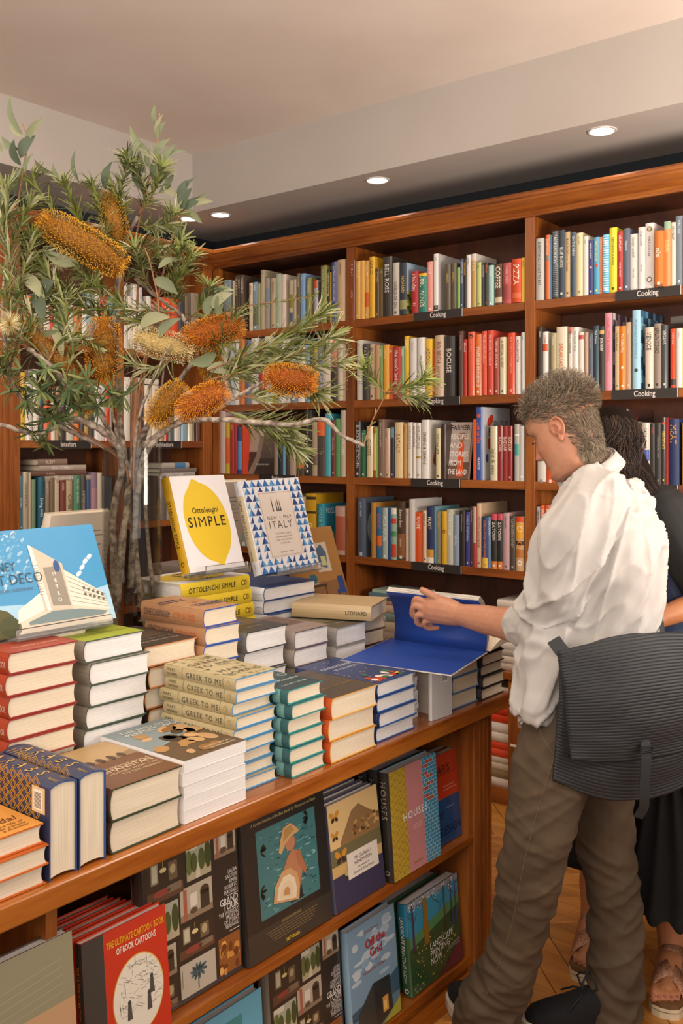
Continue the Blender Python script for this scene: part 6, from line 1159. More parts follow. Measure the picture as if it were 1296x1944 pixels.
def sprigs(par, org, lst, seed):
    q = random.Random(seed); L = Leaves(); tw = MB()
    for it in lst:
        pts, n, ll, w, pal, spr = it[:6]; tuft = it[6] if len(it) > 6 else 6; L.sprig([P(*p) for p in pts], n, ll, w, pal, spr, q, tuft, tw)
    tw.v = [tuple(Vector(p)-org) for p in tw.v]; o = tw.build('twigs', M['twig'], par, True); o['kind'] = 'stuff'; L.build(par, org)
def gum_leaf(par, org, x, y, t, ang, L=.075, w=.026, col='#8c9880', tilt=0, roll=0):
    """broad sickle-shaped leaf as its own part; ang in the picture plane, 0 = right, 90 = up"""
    q = R; a = math.radians(ang); d = (RT*math.cos(a)+Vector((0, 0, 1))*math.sin(a)+FW*math.sin(math.radians(tilt))).normalized(); vw = FW
    side = d.cross(vw).normalized(); side = (side*math.cos(math.radians(roll))+d.cross(side)*math.sin(math.radians(roll))); nm = d.cross(side)
    v = []; n = 7
    for i in range(n+1):
        u = i/n; ww = w*.5*math.sin(PI*min(1, u**.8*.98+.02))**.8 if 0 < i < n else .0008; c = P(x, y, t)+d*(L*u)+side*(L*.12*math.sin(u*PI))+nm*(.10*L*math.sin(u*2.2))-org
        v += [tuple(c-side*ww+nm*ww*.35), tuple(c), tuple(c+side*ww+nm*ww*.35)]
    f = []
    for i in range(n): k = 3*i; f += [(k, k+1, k+4, k+3), (k+1, k+2, k+5, k+4)]
    o = mk('leaf', v, f, M['leafc'], par, [lin(col)]*len(f), True); return o
def m_cone(name, a_, b_):
    m, nt, b, N, L = newmat(name); n = noise_tex(nt, 160, 3); r = ramp(N, [(.35, a_), (.65, b_)]); L.new(n.outputs[0], r.inputs[0]); L.new(r.outputs[0], b.inputs['Base Color']); b.inputs['Roughness'].default_value = .8; return m
def cone(par, org, a, b, r, t0, t1, core, pal, n=1100, seed=1, hairs=1.0):
    A_, B2 = P(a[0], a[1], t0), P(b[0], b[1], t1); ax = (B2-A_); Ln = ax.length; ax.normalize(); u = ax.cross(Vector((0, 0, 1))).normalized() if abs(ax.z) < .95 else Vector((1, 0, 0)); w_ = ax.cross(u); r = r*2.64/FPX
    q = random.Random(seed); mb = MB(); k = 12; prof = [0.02, .55, .8, .92, .97, 1, 1, 1, .98, .93, .84, .6, .04]; pts = [A_+ax*Ln*(i/k if 0 < i < k else i/k)-org for i in range(k+1)]
    mb.tube(pts, [p_*r*.74 for p_ in prof], 14); c = mb.build('flower_cone', M[core], par, True)
    hv = []; hf = []; hc = []
    for i in range(n):
        s_ = (i+.5)/n; th = i*2.39996; e = math.sin(PI*min(1, max(0, s_)))**.22; rr = r*.70*e; dr = (u*math.cos(th)+w_*math.sin(th)); tiltd = (s_-.5)*.9+(.9*(s_ > .93)-.7*(s_ < .06)); d = (dr+ax*tiltd+Vector((q.uniform(-.2, .2),)*3)).normalized()
        p = A_+ax*Ln*s_+dr*rr-org; ll = r*q.uniform(.34, .5)*hairs; side = d.cross(ax).normalized()*.00055; tip = p+d*ll; n0 = len(hv); cc = lin(q.choice(pal))
        hv += [tuple(p-side*1.6), tuple(p+side*1.6), tuple(tip+side), tuple(tip-side)]; hf.append((n0, n0+1, n0+2, n0+3)); hc.append(cc)
        # pollen tip
        up_ = side.cross(d).normalized()*.0011; s2 = side*2; hv += [tuple(tip-s2), tuple(tip+up_), tuple(tip+s2), tuple(tip-up_), tuple(tip+d*.003)]; m_ = n0+4; hf += [(m_, m_+1, m_+4), (m_+1, m_+2, m_+4), (m_+2, m_+3, m_+4), (m_+3, m_, m_+4)]; hc += [lin(pal[0])]*4
    mk('stamens', hv, hf, M['leafc'], c, hc)['kind'] = 'stuff'
    return c
M['c_orange'] = m_cone('cone_orange', '#7c3c0c', '#a85c14'); M['c_gold'] = m_cone('cone_gold', '#6c4414', '#a0701c'); M['c_cream'] = m_cone('cone_cream', '#a88c50', '#cdb87c')
PO = ['#dc9420', '#b8600f', '#c8741a', '#9c4c10', '#d88a20']; PG = ['#d8a020', '#a06c14', '#bc8418', '#845410', '#b07414']; PC = ['#ead9a4', '#c8b070', '#dcc88c', '#b8a064', '#f0e4bc']
Z_ = 2.64
# 1 right arm carrying the lower cones and the long bare reach
bt, bo = branch('grey banksia branch reaching right with an orange cone at its end', [(222, 1150, 2.60), (238, 980, 2.62), (256, 870, 2.63), (300, 825, 2.60), (350, 795, 2.55), (400, 782, 2.50), (450, 752, 2.46), (508, 722, 2.44)], .0105, .004)
cone(bt, bo, (510, 716), (594, 726), 25, 2.44, 2.42, 'c_orange', PO, 1300, 5)
cone(bt, bo, (345, 782), (422, 742), 25, 2.50, 2.46, 'c_orange', PO, 1200, 6)
sprigs(bt, bo, [
 ([(392, 705, 2.55), (470, 672, 2.5), (540, 640, 2.48), (602, 598, 2.46)], 80, .085, .0042, GR+GP, 34, 14), ([(400, 720, 2.52), (480, 700, 2.5), (560, 672, 2.46), (625, 640, 2.44)], 80, .082, .0042, GR+GP, 34, 14),
 ([(450, 752, 2.46), (520, 750, 2.5), (600, 690, 2.5), (618, 668, 2.5)], 60, .080, .004, GP, 36, 14), ([(440, 760, 2.46), (500, 745, 2.5), (560, 735, 2.52), (600, 745, 2.5)], 80, .085, .0042, GP+GR, 38, 14),
 ([(420, 775, 2.5), (460, 790, 2.5), (500, 800, 2.48), (545, 812, 2.46)], 95, .090, .0042, GP+GR, 36, 20), ([(480, 800, 2.47), (510, 815, 2.48), (540, 835, 2.46), (560, 850, 2.46)], 75, .080, .0042, GR+GP, 34, 18),
 ([(420, 730, 2.5), (460, 690, 2.52), (500, 680, 2.55), (560, 655, 2.55)], 70, .085, .004, GR, 36, 12), ([(455, 700, 2.5), (500, 690, 2.5), (570, 700, 2.48), (640, 690, 2.46)], 60, .075, .0042, GP, 38, 14), ([(400, 740, 2.5), (440, 715, 2.55), (500, 700, 2.6), (540, 690, 2.6)], 60, .08, .004, GP, 42, 10)], 11)
# 2 the long bare reach with the far right sprig
bt, bo = branch('long bare grey branch reaching right to the lone green sprig', [(262, 935, 2.60), (268, 895, 2.60), (276, 862, 2.60), (305, 825, 2.58), (345, 802, 2.52), (400, 796, 2.46), (470, 800, 2.42), (555, 806, 2.38), (612, 796, 2.36), (650, 828, 2.35), (692, 846, 2.34)], .010, .0042)
sprigs(bt, bo, [([(690, 845, 2.34), (706, 800, 2.34), (733, 748, 2.33), (740, 738, 2.33)], 6, .03, .003, GR, 40, 4), ([(733, 748, 2.33), (715, 730, 2.33), (700, 712, 2.33), (690, 700, 2.32)], 46, .052, .0036, GR+['#7c9040'], 46, 16), ([(733, 748, 2.33), (760, 738, 2.32), (785, 730, 2.32), (800, 722, 2.31)], 66, .058, .0032, GR+['#7c9040', '#8ca050'], 40, 24), ([(738, 745, 2.33), (770, 752, 2.33), (795, 756, 2.32)], 36, .055, .003, GP+GR, 36, 14)], 12)
# 3 centre right climbing limb with cream and orange cones
bt, bo = branch('rising grey banksia branch with cream and deep orange cones', [(248, 1115, 2.66), (256, 950, 2.66), (258, 860, 2.66), (285, 800, 2.62), (322, 742, 2.60), (362, 690, 2.62), (362, 640, 2.66), (345, 600, 2.68), (300, 565, 2.70), (255, 530, 2.72)], .010, .004)
cone(bt, bo, (258, 640), (360, 668), 25, 2.58, 2.60, 'c_cream', PC, 1400, 7); cone(bt, bo, (352, 648), (452, 618), 28, 2.62, 2.56, 'c_orange', PO, 1500, 8); cone(bt, bo, (290, 800), (343, 735), 24, 2.54, 2.52, 'c_gold', PG, 1200, 9); cone(bt, bo, (385, 705), (420, 690), 18, 2.66, 2.66, 'c_gold', PG, 500, 19)
sprigs(bt, bo, [
 ([(345, 600, 2.68), (330, 560, 2.64), (345, 520, 2.62), (362, 488, 2.60)], 80, .060, .0046, GR, 46, 12), ([(352, 610, 2.66), (380, 585, 2.6), (395, 560, 2.58), (398, 545, 2.57)], 50, .055, .0046, GR, 46, 10), ([(300, 565, 2.70), (320, 540, 2.66), (335, 500, 2.62), (345, 470, 2.60)], 60, .055, .0046, GR, 48, 12),
 ([(345, 600, 2.68), (290, 590, 2.62), (250, 590, 2.6), (228, 575, 2.6)], 60, .062, .0046, GR+GP, 48, 12), ([(320, 580, 2.7), (300, 600, 2.62), (270, 612, 2.6), (240, 605, 2.6)], 50, .06, .0046, GR+GP, 48, 8),
 ([(355, 660, 2.64), (310, 690, 2.56), (280, 700, 2.55), (250, 690, 2.55)], 44, .075, .0042, GP, 50, 10), ([(300, 565, 2.70), (270, 520, 2.66), (262, 490, 2.64), (255, 470, 2.62)], 60, .06, .0046, GR+GP, 50, 12), ([(362, 640, 2.66), (400, 640, 2.6), (420, 650, 2.56), (445, 600, 2.54)], 40, .07, .0044, GR, 42, 10),
 ([(365, 600, 2.66), (400, 600, 2.62), (470, 580, 2.58), (540, 572, 2.56), (600, 560, 2.55)], 90, .024, .0026, GR, 55, 4), ([(352, 700, 2.62), (395, 690, 2.6), (430, 700, 2.56), (455, 690, 2.54)], 50, .07, .0042, GP+GR, 50, 10)], 13)
for a in [(390, 600, 2.58, 60, .07, .03), (402, 585, 2.56, 35, .07, .03), (412, 600, 2.55, 80, .075, .028), (404, 560, 2.57, 10, .06, .024), (330, 650, 2.6, -20, .1, .03), (392, 700, 2.55, -10, .09, .034), (410, 670, 2.56, 200, .08, .034)]:
    gum_leaf(bt, bo, a[0], a[1], a[2], a[3], a[4], a[5], R.choice(['#7e8464', '#6c7656', '#5c6850', '#8c8c6c']), R.uniform(-20, 20), R.uniform(-40, 40))
# 4 straight trunk
bt, bo = branch('straight upright branch rising from the vase with a vertical gold cone', [(268, 1140, 2.66), (250, 980, 2.68), (236, 870, 2.70), (226, 780, 2.72), (225, 650, 2.74), (224, 540, 2.76), (235, 470, 2.76), (262, 410, 2.74)], .0105, .005)
cone(bt, bo, (197, 612), (197, 722), 29, 2.56, 2.56, 'c_gold', PO[:2]+PG, 1700, 10); cone(bt, bo, (232, 505), (82, 418), 29, 2.58, 2.52, 'c_gold', PG, 2000, 11); cone(bt, bo, (225, 470), (207, 368), 22, 2.68, 2.66, 'c_gold', PG, 900, 12)
sprigs(bt, bo, [
 ([(224, 560, 2.76), (200, 500, 2.7), (170, 450, 2.64), (140, 395, 2.6), (120, 345, 2.58)], 110, .062, .0046, GR, 48, 14), ([(230, 480, 2.76), (205, 430, 2.7), (190, 395, 2.66), (175, 350, 2.64)], 80, .06, .0046, GR, 48, 14), ([(235, 470, 2.76), (225, 420, 2.7), (225, 390, 2.66), (215, 360, 2.64)], 60, .06, .0046, GR, 46, 12),
 ([(262, 410, 2.74), (275, 370, 2.72), (262, 330, 2.7), (240, 295, 2.68)], 80, .056, .0048, GD+GR, 50, 12), ([(262, 410, 2.74), (285, 380, 2.7), (300, 340, 2.68), (308, 318, 2.66)], 60, .05, .0046, GR, 48, 10), ([(255, 430, 2.74), (290, 430, 2.68), (315, 425, 2.66), (330, 405, 2.64)], 70, .055, .0046, GR+GP, 48, 12),
 ([(235, 470, 2.76), (280, 465, 2.7), (320, 470, 2.68), (345, 455, 2.66)], 70, .058, .0046, GR+GP, 50, 12), ([(250, 440, 2.75), (230, 380, 2.7), (235, 340, 2.68), (245, 310, 2.66)], 60, .055, .0048, GD+GR, 48, 12), ([(224, 560, 2.76), (170, 530, 2.66), (120, 470, 2.62), (60, 440, 2.6)], 110, .062, .0044, GR+GP, 50, 12), ([(224, 600, 2.76), (160, 580, 2.66), (110, 540, 2.62), (60, 500, 2.6)], 110, .06, .0044, GR+GP, 50, 12),
 ([(224, 560, 2.76), (250, 520, 2.7), (270, 500, 2.68), (300, 485, 2.66)], 70, .06, .0044, GP+GR, 50, 10), ([(225, 620, 2.74), (180, 600, 2.62), (150, 570, 2.6), (130, 560, 2.6)], 60, .06, .0044, GR, 50, 10), ([(120, 430, 2.6), (100, 400, 2.6), (80, 370, 2.6), (62, 345, 2.6)], 50, .06, .0046, GR, 50, 12), ([(225, 640, 2.74), (200, 580, 2.62), (180, 540, 2.6), (150, 510, 2.58)], 60, .06, .0044, GR+GP, 52, 10)], 14)
# 5 left limb
bt, bo = branch('knobbly grey branch leaning left with dark leaf whorls and dull cones', [(222, 1160, 2.66), (214, 1000, 2.65), (232, 875, 2.62), (205, 828, 2.56), (160, 800, 2.52), (122, 790, 2.48), (108, 765, 2.47), (120, 725, 2.46), (90, 690, 2.47), (50, 660, 2.48)], .0105, .006)
cone(bt, bo, (38, 612), (152, 722), 21, 2.50, 2.52, 'c_gold', PG[1:], 1500, 13); cone(bt, bo, (128, 728), (170, 782), 18, 2.55, 2.55, 'c_gold', PG, 600, 14)
w5 = []
for (x, y) in [(76, 742), (130, 735), (100, 795), (185, 770), (215, 750), (40, 700), (60, 820), (20, 740), (88, 700), (165, 722), (90, 840), (10, 700), (50, 760), (150, 770), (235, 752)]:
    w5.append(([(108, 765, 2.47), ((x+108)/2, (y+765)/2-8, 2.45), (x, y, 2.42)], 10, .055, .0062, GD, 62, 13))
sprigs(bt, bo, w5+[([(50, 660, 2.48), (40, 640, 2.46), (20, 600, 2.46), (8, 560, 2.46)], 60, .06, .0044, GP+GR, 48, 12), ([(90, 690, 2.47), (110, 650, 2.5), (150, 640, 2.52), (190, 660, 2.52)], 60, .06, .0044, GR+GP, 50, 12), ([(90, 690, 2.47), (60, 640, 2.5), (70, 600, 2.52), (90, 560, 2.54)], 80, .06, .0044, GR+GP, 50, 12), ([(120, 725, 2.46), (140, 660, 2.5), (130, 620, 2.54), (110, 590, 2.56)], 70, .06, .0044, GR+GP, 50, 12), ([(50, 660, 2.48), (20, 670, 2.46), (0, 680, 2.44)], 40, .06, .0044, GR, 50, 12), ([(50, 660, 2.48), (60, 600, 2.5), (30, 560, 2.5), (10, 520, 2.5)], 70, .062, .0044, GP+GR, 46, 12), ([(90, 690, 2.47), (130, 600, 2.52), (100, 540, 2.56), (80, 500, 2.58)], 80, .06, .0044, GR+GP, 50, 10), ([(40, 560, 2.5), (20, 500, 2.5), (10, 450, 2.5), (0, 400, 2.5)], 70, .07, .0044, GP, 36, 12)], 15)
# thin bare shoots
bt, bo = branch('thin bare branch running off the left edge of the photo', [(250, 925, 2.64), (240, 880, 2.63), (180, 770, 2.58), (120, 700, 2.60), (60, 655, 2.60), (-20, 640, 2.6)], .008, .004)
bt, bo = branch('low pale branch tip entering from the left edge', [(252, 915, 2.64), (232, 862, 2.62), (190, 812, 2.56), (140, 800, 2.50), (70, 822, 2.44), (0, 806, 2.40), (-30, 800, 2.38)], .008, .005)
for k, pts in enumerate([[(256, 930, 2.62), (254, 880, 2.62), (262, 800, 2.56), (280, 745, 2.54), (300, 700, 2.55), (322, 655, 2.55)], [(290, 1130, 2.67), (272, 900, 2.67), (275, 830, 2.64), (300, 770, 2.62), (312, 700, 2.60), (330, 640, 2.58)], [(240, 930, 2.65), (234, 880, 2.64), (215, 790, 2.60), (210, 730, 2.60), (225, 690, 2.6)]]):
    branch(['thin grey shoot crossing in front of the cream cone', 'thin bare shoot between the gold cones', 'short thin shoot left of the straight branch'][k], pts, .0055, .0022)
# eucalyptus sprays: broad grey leaves, one object per leaf
def gum(label, pts, leaves, r0=.0045, name='eucalyptus_branch'):
    bt, bo = branch(label, pts, r0, .0016, name, 'twig')
    for a in leaves: gum_leaf(bt, bo, a[0], a[1], a[2], a[3], a[4] if len(a) > 4 else .07, a[5] if len(a) > 5 else .024, R.choice(['#7e8262', '#6c7456', '#5a6448', '#767c5c', '#8a8a68', '#485440']), R.uniform(-25, 25), R.uniform(-45, 45))
    return bt, bo
bt, bo = gum('reddish eucalyptus twig with grey leaves at the far left top', [(244, 920, 2.62), (225, 868, 2.62), (90, 780, 2.56), (18, 730, 2.52), (42, 600, 2.52), (25, 480, 2.54), (36, 370, 2.56), (52, 270, 2.56), (42, 235, 2.56)],
 [(40, 315, 2.55, 95, .07, .03), (38, 300, 2.55, 60, .075, .03), (35, 285, 2.55, 140, .06, .022), (45, 260, 2.56, 120, .075, .024), (42, 255, 2.56, 105, .11, .018), (50, 270, 2.56, 50, .085, .02), (48, 330, 2.55, 65, .06, .022), (30, 370, 2.55, 75, .08, .026), (20, 410, 2.54, 100, .08, .018), (35, 520, 2.52, -45, .11, .036), (60, 560, 2.52, -60, .10, .036), (60, 640, 2.5, -50, .10, .03), (80, 560, 2.52, 40, .06, .034), (100, 620, 2.5, -70, .09, .03), (5, 290, 2.56, 115, .05, .018), (20, 360, 2.55, 130, .06, .02), (70, 640, 2.5, 15, .07, .024)])
q = random.Random(77); LL = Leaves()
c_ = P(18, 615, 2.44)
for i in range(420):
    d = Vector((q.gauss(0, 1), q.gauss(0, 1), q.gauss(0, 1))).normalized(); LL.blade(c_+d*.008, d, d.cross(Vector((.1, .9, .3))), .026*q.uniform(.7, 1.1), .0012, q.choice(['#e4d8a8', '#d0c088', '#c8a860', '#f0e8c8']), .1, 2)
LL.build(bt, bo, 'pincushion_blossom')
for (cx_, cy_) in ((112, 492), (8, 700)):
    L2 = Leaves(); c_ = P(cx_, cy_, 2.58)
    for i in range(260):
        d = Vector((q.gauss(0, 1), q.gauss(0, 1), q.gauss(0, 1))).normalized(); L2.blade(c_+d*.006, d, d.cross(Vector((.1, .9, .3))), .030*q.uniform(.7, 1.1), .0013, q.choice(['#e8dcb0', '#d8c898', '#c8b080']), .1, 2)
    L2.build(bt, bo, 'pincushion_blossom')
gum('tallest eucalyptus twig reaching the top with pale green leaves', [(250, 930, 2.70), (248, 880, 2.70), (255, 700, 2.78), (262, 520, 2.78), (255, 470, 2.76), (268, 400, 2.74), (285, 330, 2.72), (298, 270, 2.70), (303, 215, 2.70)],
 [(296, 240, 2.7, 95, .06, .014), (298, 262, 2.7, 60, .05, .018), (280, 285, 2.7, 125, .08, .02), (285, 300, 2.7, 135, .09, .024), (292, 298, 2.7, 45, .07, .02), (285, 320, 2.7, 85, .08, .026), (296, 330, 2.7, 60, .10, .026), (292, 345, 2.7, 75, .08, .022), (330, 330, 2.68, 230, .07, .022), (278, 330, 2.7, 100, .09, .03), (300, 350, 2.7, 40, .06, .02), (270, 355, 2.7, 110, .07, .022), (300, 265, 2.7, 75, .07, .016), (315, 300, 2.7, 20, .06, .022)])
gum('eucalyptus twig of grey leaves pointing right beside the corner downlight', [(258, 930, 2.70), (260, 880, 2.70), (275, 700, 2.80), (300, 560, 2.78), (320, 480, 2.74), (335, 420, 2.70), (352, 395, 2.68), (375, 385, 2.66)],
 [(345, 400, 2.66, 60, .07, .034), (350, 398, 2.66, 35, .06, .022), (365, 388, 2.66, 8, .06, .02), (352, 402, 2.66, -35, .07, .026), (372, 383, 2.66, 35, .04, .012), (340, 385, 2.68, 75, .07, .024), (330, 375, 2.68, 110, .07, .024), (345, 375, 2.68, 55, .075, .016), (325, 420, 2.68, 200, .05, .024), (335, 430, 2.68, -80, .06, .03)])
gum('eucalyptus twig with dark broad leaves across the middle of the bunch', [(254, 930, 2.60), (254, 870, 2.60), (270, 700, 2.58), (300, 600, 2.58), (290, 520, 2.60), (275, 470, 2.60)],
 [(300, 510, 2.6, 20, .07, .03), (290, 530, 2.6, -30, .08, .034), (265, 620, 2.56, 15, .09, .034), (300, 640, 2.56, 40, .08, .026), (110, 640, 2.54, 70, .09, .034), (150, 500, 2.58, 160, .10, .034), (95, 430, 2.6, 25, .06, .03), (210, 470, 2.62, -60, .07, .034), (200, 360, 2.68, 75, .08, .022), (120, 350, 2.66, 115, .08, .02), (150, 345, 2.66, 95, .09, .014), (235, 330, 2.7, 60, .1, .018), (100, 330, 2.66, 140, .06, .02), (380, 575, 2.6, 25, .08, .032), (385, 590, 2.6, -10, .06, .028), (210, 350, 2.68, 100, .06, .026)])
# downlit gap-fill twigs at the far left edge
bt, bo = branch('leafy banksia branch at the left edge of the photo', [(246, 930, 2.63), (228, 868, 2.63), (100, 800, 2.56), (30, 740, 2.5), (5, 600, 2.5), (12, 480, 2.52), (5, 400, 2.52)], .0075, .003)
sprigs(bt, bo, [([(5, 600, 2.5), (30, 560, 2.5), (50, 500, 2.5), (60, 450, 2.5)], 90, .062, .0044, GR+GP, 50, 12), ([(12, 480, 2.52), (35, 440, 2.5), (50, 400, 2.5), (60, 380, 2.5)], 80, .06, .0044, GR+GP, 50, 12), ([(12, 480, 2.52), (5, 430, 2.5), (15, 400, 2.5), (10, 360, 2.5)], 60, .08, .0044, GP, 40, 12), ([(30, 740, 2.5), (10, 700, 2.48), (20, 660, 2.48), (40, 630, 2.48)], 60, .06, .0044, GP+GR, 50, 12), ([(5, 600, 2.5), (80, 580, 2.55), (140, 560, 2.58), (180, 540, 2.6)], 110, .06, .0044, GR+GP, 50, 12), ([(12, 480, 2.52), (90, 480, 2.58), (150, 470, 2.6), (200, 450, 2.62)], 110, .06, .0044, GR+GP, 50, 12)], 16)
# ================================================================ PEOPLE
def tubev(pts, rads, seg=16, n=5, flat=None, fdir=None):
    """closed tapered limb: pts joints, rads radius per joint; flat = second radius factor across fdir"""
    sp = smooth_pts([Vector(p) for p in pts], n) if len(pts) > 2 else [Vector(pts[0]).lerp(Vector(pts[1]), i/n) for i in range(n+1)]
    m = len(sp); N_ = len(pts)
    rr = []
    for i in range(m):
        u = i/(m-1)*(N_-1); k = min(int(u), N_-2); t = u-k; t = t*t*(3-2*t); rr.append(rads[k]*(1-t)+rads[k+1]*t)
    a0 = (sp[0]-sp[1]).normalized(); a1 = (sp[-1]-sp[-2]).normalized(); P_, R_ = [], []
    for s_ in (1, .86, .5): P_.append(sp[0]+a0*rr[0]*s_); R_.append(rr[0]*math.sqrt(max(.003, 1-s_*s_)))
    P_ += sp; R_ += rr
    for s_ in (.5, .86, 1): P_.append(sp[-1]+a1*rr[-1]*s_); R_.append(rr[-1]*math.sqrt(max(.003, 1-s_*s_)))
    v = []; f = []; prev = None; L_ = len(P_)
    for i, p in enumerate(P_):
        d = (P_[min(i+1, L_-1)]-P_[max(i-1, 0)]).normalized()
        ref = Vector(fdir) if fdir is not None else (prev if prev is not None else (Vector((0, 0, 1)) if abs(d.z) < .8 else Vector((1, 0, 0))))
        a = (ref-d*ref.dot(d)).normalized(); prev = a; b = d.cross(a)
        for k in range(seg): t = 2*PI*k/seg; v.append(p+a*(math.cos(t)*R_[i]*(flat or 1))+b*(math.sin(t)*R_[i]))
    for i in range(L_-1):
        for k in range(seg): k2 = (k+1) % seg; f.append((i*seg+k, i*seg+k2, (i+1)*seg+k2, (i+1)*seg+k))
    f += [tuple(range(seg))[::-1], tuple(range((L_-1)*seg, L_*seg))]
    return v, f
def ringbody(rings, seg=32):
    """rings: (centre, axis a vector, axis b vector) -> closed loft"""
    v = []; f = []
    for c, a, b in rings:
        for k in range(seg):
            t = 2*PI*k/seg; ct, st = math.cos(t), math.sin(t); e = .86
            v.append(c+a*(abs(ct)**e*(1 if ct >= 0 else -1))+b*(abs(st)**e*(1 if st >= 0 else -1)))
    m = len(rings)
    for i in range(m-1):
        for k in range(seg): k2 = (k+1) % seg; f.append((i*seg+k, i*seg+k2, (i+1)*seg+k2, (i+1)*seg+k))
    f += [tuple(range(seg))[::-1], tuple(range((m-1)*seg, m*seg))]
    return v, f
def ellips(c, rx, ry, rz, M3=None, n=14):
    v = []; f = []; c = Vector(c)
    for i in range(n+1):
        th = PI*min(max(i/n, .015), .985)
        for k in range(n*2):
            ph = PI*k/n; q = Vector((rx*math.sin(th)*math.cos(ph), ry*math.sin(th)*math.sin(ph), rz*math.cos(th))); v.append(c+(M3@q if M3 else q))
    m = 2*n
    for i in range(n):
        for k in range(m): k2 = (k+1) % m; f.append((i*m+k, (i+1)*m+k, (i+1)*m+k2, i*m+k2))
    f += [tuple(range(m)), tuple(range(n*m, (n+1)*m))[::-1]]
    return v, f
def fuse(name, parts, voxel, mat, parent, org, smooth=2, deform=None, color=None, fac=.5):
    vs, fs = [], []
    for v, f in parts: n0 = len(vs); vs += [tuple(Vector(p)-org) for p in v]; fs += [tuple(n0+i for i in q) for q in f]
    me = bpy.data.meshes.new(name); me.from_pydata(vs, [], fs); me.update(); bm = bmesh.new(); bm.from_mesh(me); bmesh.ops.recalc_face_normals(bm, faces=bm.faces); bm.to_mesh(me); bm.free()
    o = bpy.data.objects.new('tmp', me); COL.objects.link(o)
    r = o.modifiers.new('r', 'REMESH'); r.mode = 'VOXEL'; r.voxel_size = voxel; r.adaptivity = 0
    if smooth: s_ = o.modifiers.new('s', 'SMOOTH'); s_.iterations = smooth; s_.factor = fac
    dg_ = bpy.context.evaluated_depsgraph_get(); m2 = bpy.data.meshes.new_from_object(o.evaluated_get(dg_)); bpy.data.objects.remove(o); m2.name = name
    if deform:
        nor = [v.normal.copy() for v in m2.vertices]; new = []
        for v, n_ in zip(m2.vertices, nor): new += list(deform(v.co+org, n_)-org)
        m2.vertices.foreach_set('co', new); m2.update()
    m2.polygons.foreach_set('use_smooth', [True]*len(m2.polygons))
    if color:
        ca = m2.color_attributes.new('Col', 'FLOAT_COLOR', 'POINT'); buf = []
        for v in m2.vertices: buf += list(color(v.co+org))+[1]
        ca.data.foreach_set('color', buf)
    m2.materials.clear(); ob_ = link(name, m2, parent, None, mat); return ob_
def m_skin():
    m, nt, b, N, L = newmat('skin'); a = N.new('ShaderNodeVertexColor'); a.layer_name = 'Col'; n = noise_tex(nt, 90, 4); mx = N.new('ShaderNodeMix'); mx.data_type = 'RGBA'; mx.blend_type = 'MULTIPLY'; mx.inputs['Factor'].default_value = .25
    r = ramp(N, [(.3, '#e0c0b0'), (.7, '#ffffff')]); L.new(n.outputs[0], r.inputs[0]); L.new(a.outputs[0], mx.inputs['A']); L.new(r.outputs[0], mx.inputs['B']); L.new(mx.outputs['Result'], b.inputs['Base Color'])
    b.inputs['Roughness'].default_value = .48; b.inputs['Subsurface Weight'].default_value = .12; b.inputs['Subsurface Radius'].default_value = (.012, .005, .003); b.inputs['Subsurface Scale'].default_value = .6
    n2 = noise_tex(nt, 500, 3); add_bump(nt, b, n2.outputs[0], .12, .0006); return m
M['skin'] = m_skin()
def cloth(name, col, weave=900, rough=.85, sheen=.1, strength=.12, var=None):
    m, nt, b, N, L = newmat(name); b.inputs['Base Color'].default_value = (*lin(col), 1); b.inputs['Roughness'].default_value = rough; b.inputs['Sheen Weight'].default_value = sheen
    if var: n = noise_tex(nt, 7, 4); r = ramp(N, [(.35, col), (.7, var)]); L.new(n.outputs[0], r.inputs[0]); L.new(r.outputs[0], b.inputs['Base Color'])
    n = noise_tex(nt, weave, 2); add_bump(nt, b, n.outputs[0], strength, .0006); return m
NZ = noise.noise
def ridge(p, sc, along, k):
    """fold height: noise stretched ALONG a direction"""
    q = p*sc-along*(along.dot(p)*sc*k); n_ = NZ(q+Vector((3.1, 7.7, 1.3))); return (1-abs(n_)*2.2)
# ---------------------------------------------------------------- the man
Fm = Vector((-.917, -.399, 0)); Lm = Vector((.399, -.917, 0)); UP = Vector((0, 0, 1))
man = tag(empty('person', (-1.12, 2.33, 0)), 'grey haired man in white shirt and brown trousers reading at the table', 'person'); MO = man.location.copy()
J = lambda x, y, t: P(x, y, t)
# head: local frame, x forward, y left, z up; pitched down
HP = math.radians(30); hc = J(1068, 816, 2.47)
Fh = (-RT*math.cos(math.radians(34))+FW*math.sin(math.radians(34))).normalized(); Lh_ = Vector((-Fh.y, Fh.x, 0)); hf = (Fh*math.cos(HP)-UP*math.sin(HP)).normalized(); hl = Lh_; hu = hl.cross(hf)*-1 if hl.cross(hf).z < 0 else hl.cross(hf)
HM = Matrix((hf, hl, hu)).transposed()
HS = .97
hw = lambda x, y, z: hc+HM@Vector((x, y, z))*HS
PRF = [(-.122, .070, -.005, .030), (-.114, .084, -.02, .044), (-.100, .090, -.035, .052), (-.086, .084, -.05, .058), (-.070, .084, -.065, .063), (-.050, .084, -.080, .067), (-.030, .083, -.090, .070), (-.010, .080, -.096, .072), (.010, .077, -.101, .074), (.028, .084, -.105, .075), (.045, .085, -.107, .0755), (.065, .080, -.105, .074), (.085, .066, -.096, .068), (.100, .048, -.080, .056), (.112, .024, -.055, .038), (.118, .0, -.03, .012)]
def interp(z):
    if z <= PRF[0][0]: return PRF[0][1:]
    for a, b in zip(PRF, PRF[1:]):
        if z <= b[0]: t = (z-a[0])/(b[0]-a[0]); return tuple(a[i]*(1-t)+b[i]*t for i in (1, 2, 3))
    return PRF[-1][1:]
G = lambda x, m_, s_: math.exp(-((x-m_)/s_)**2)
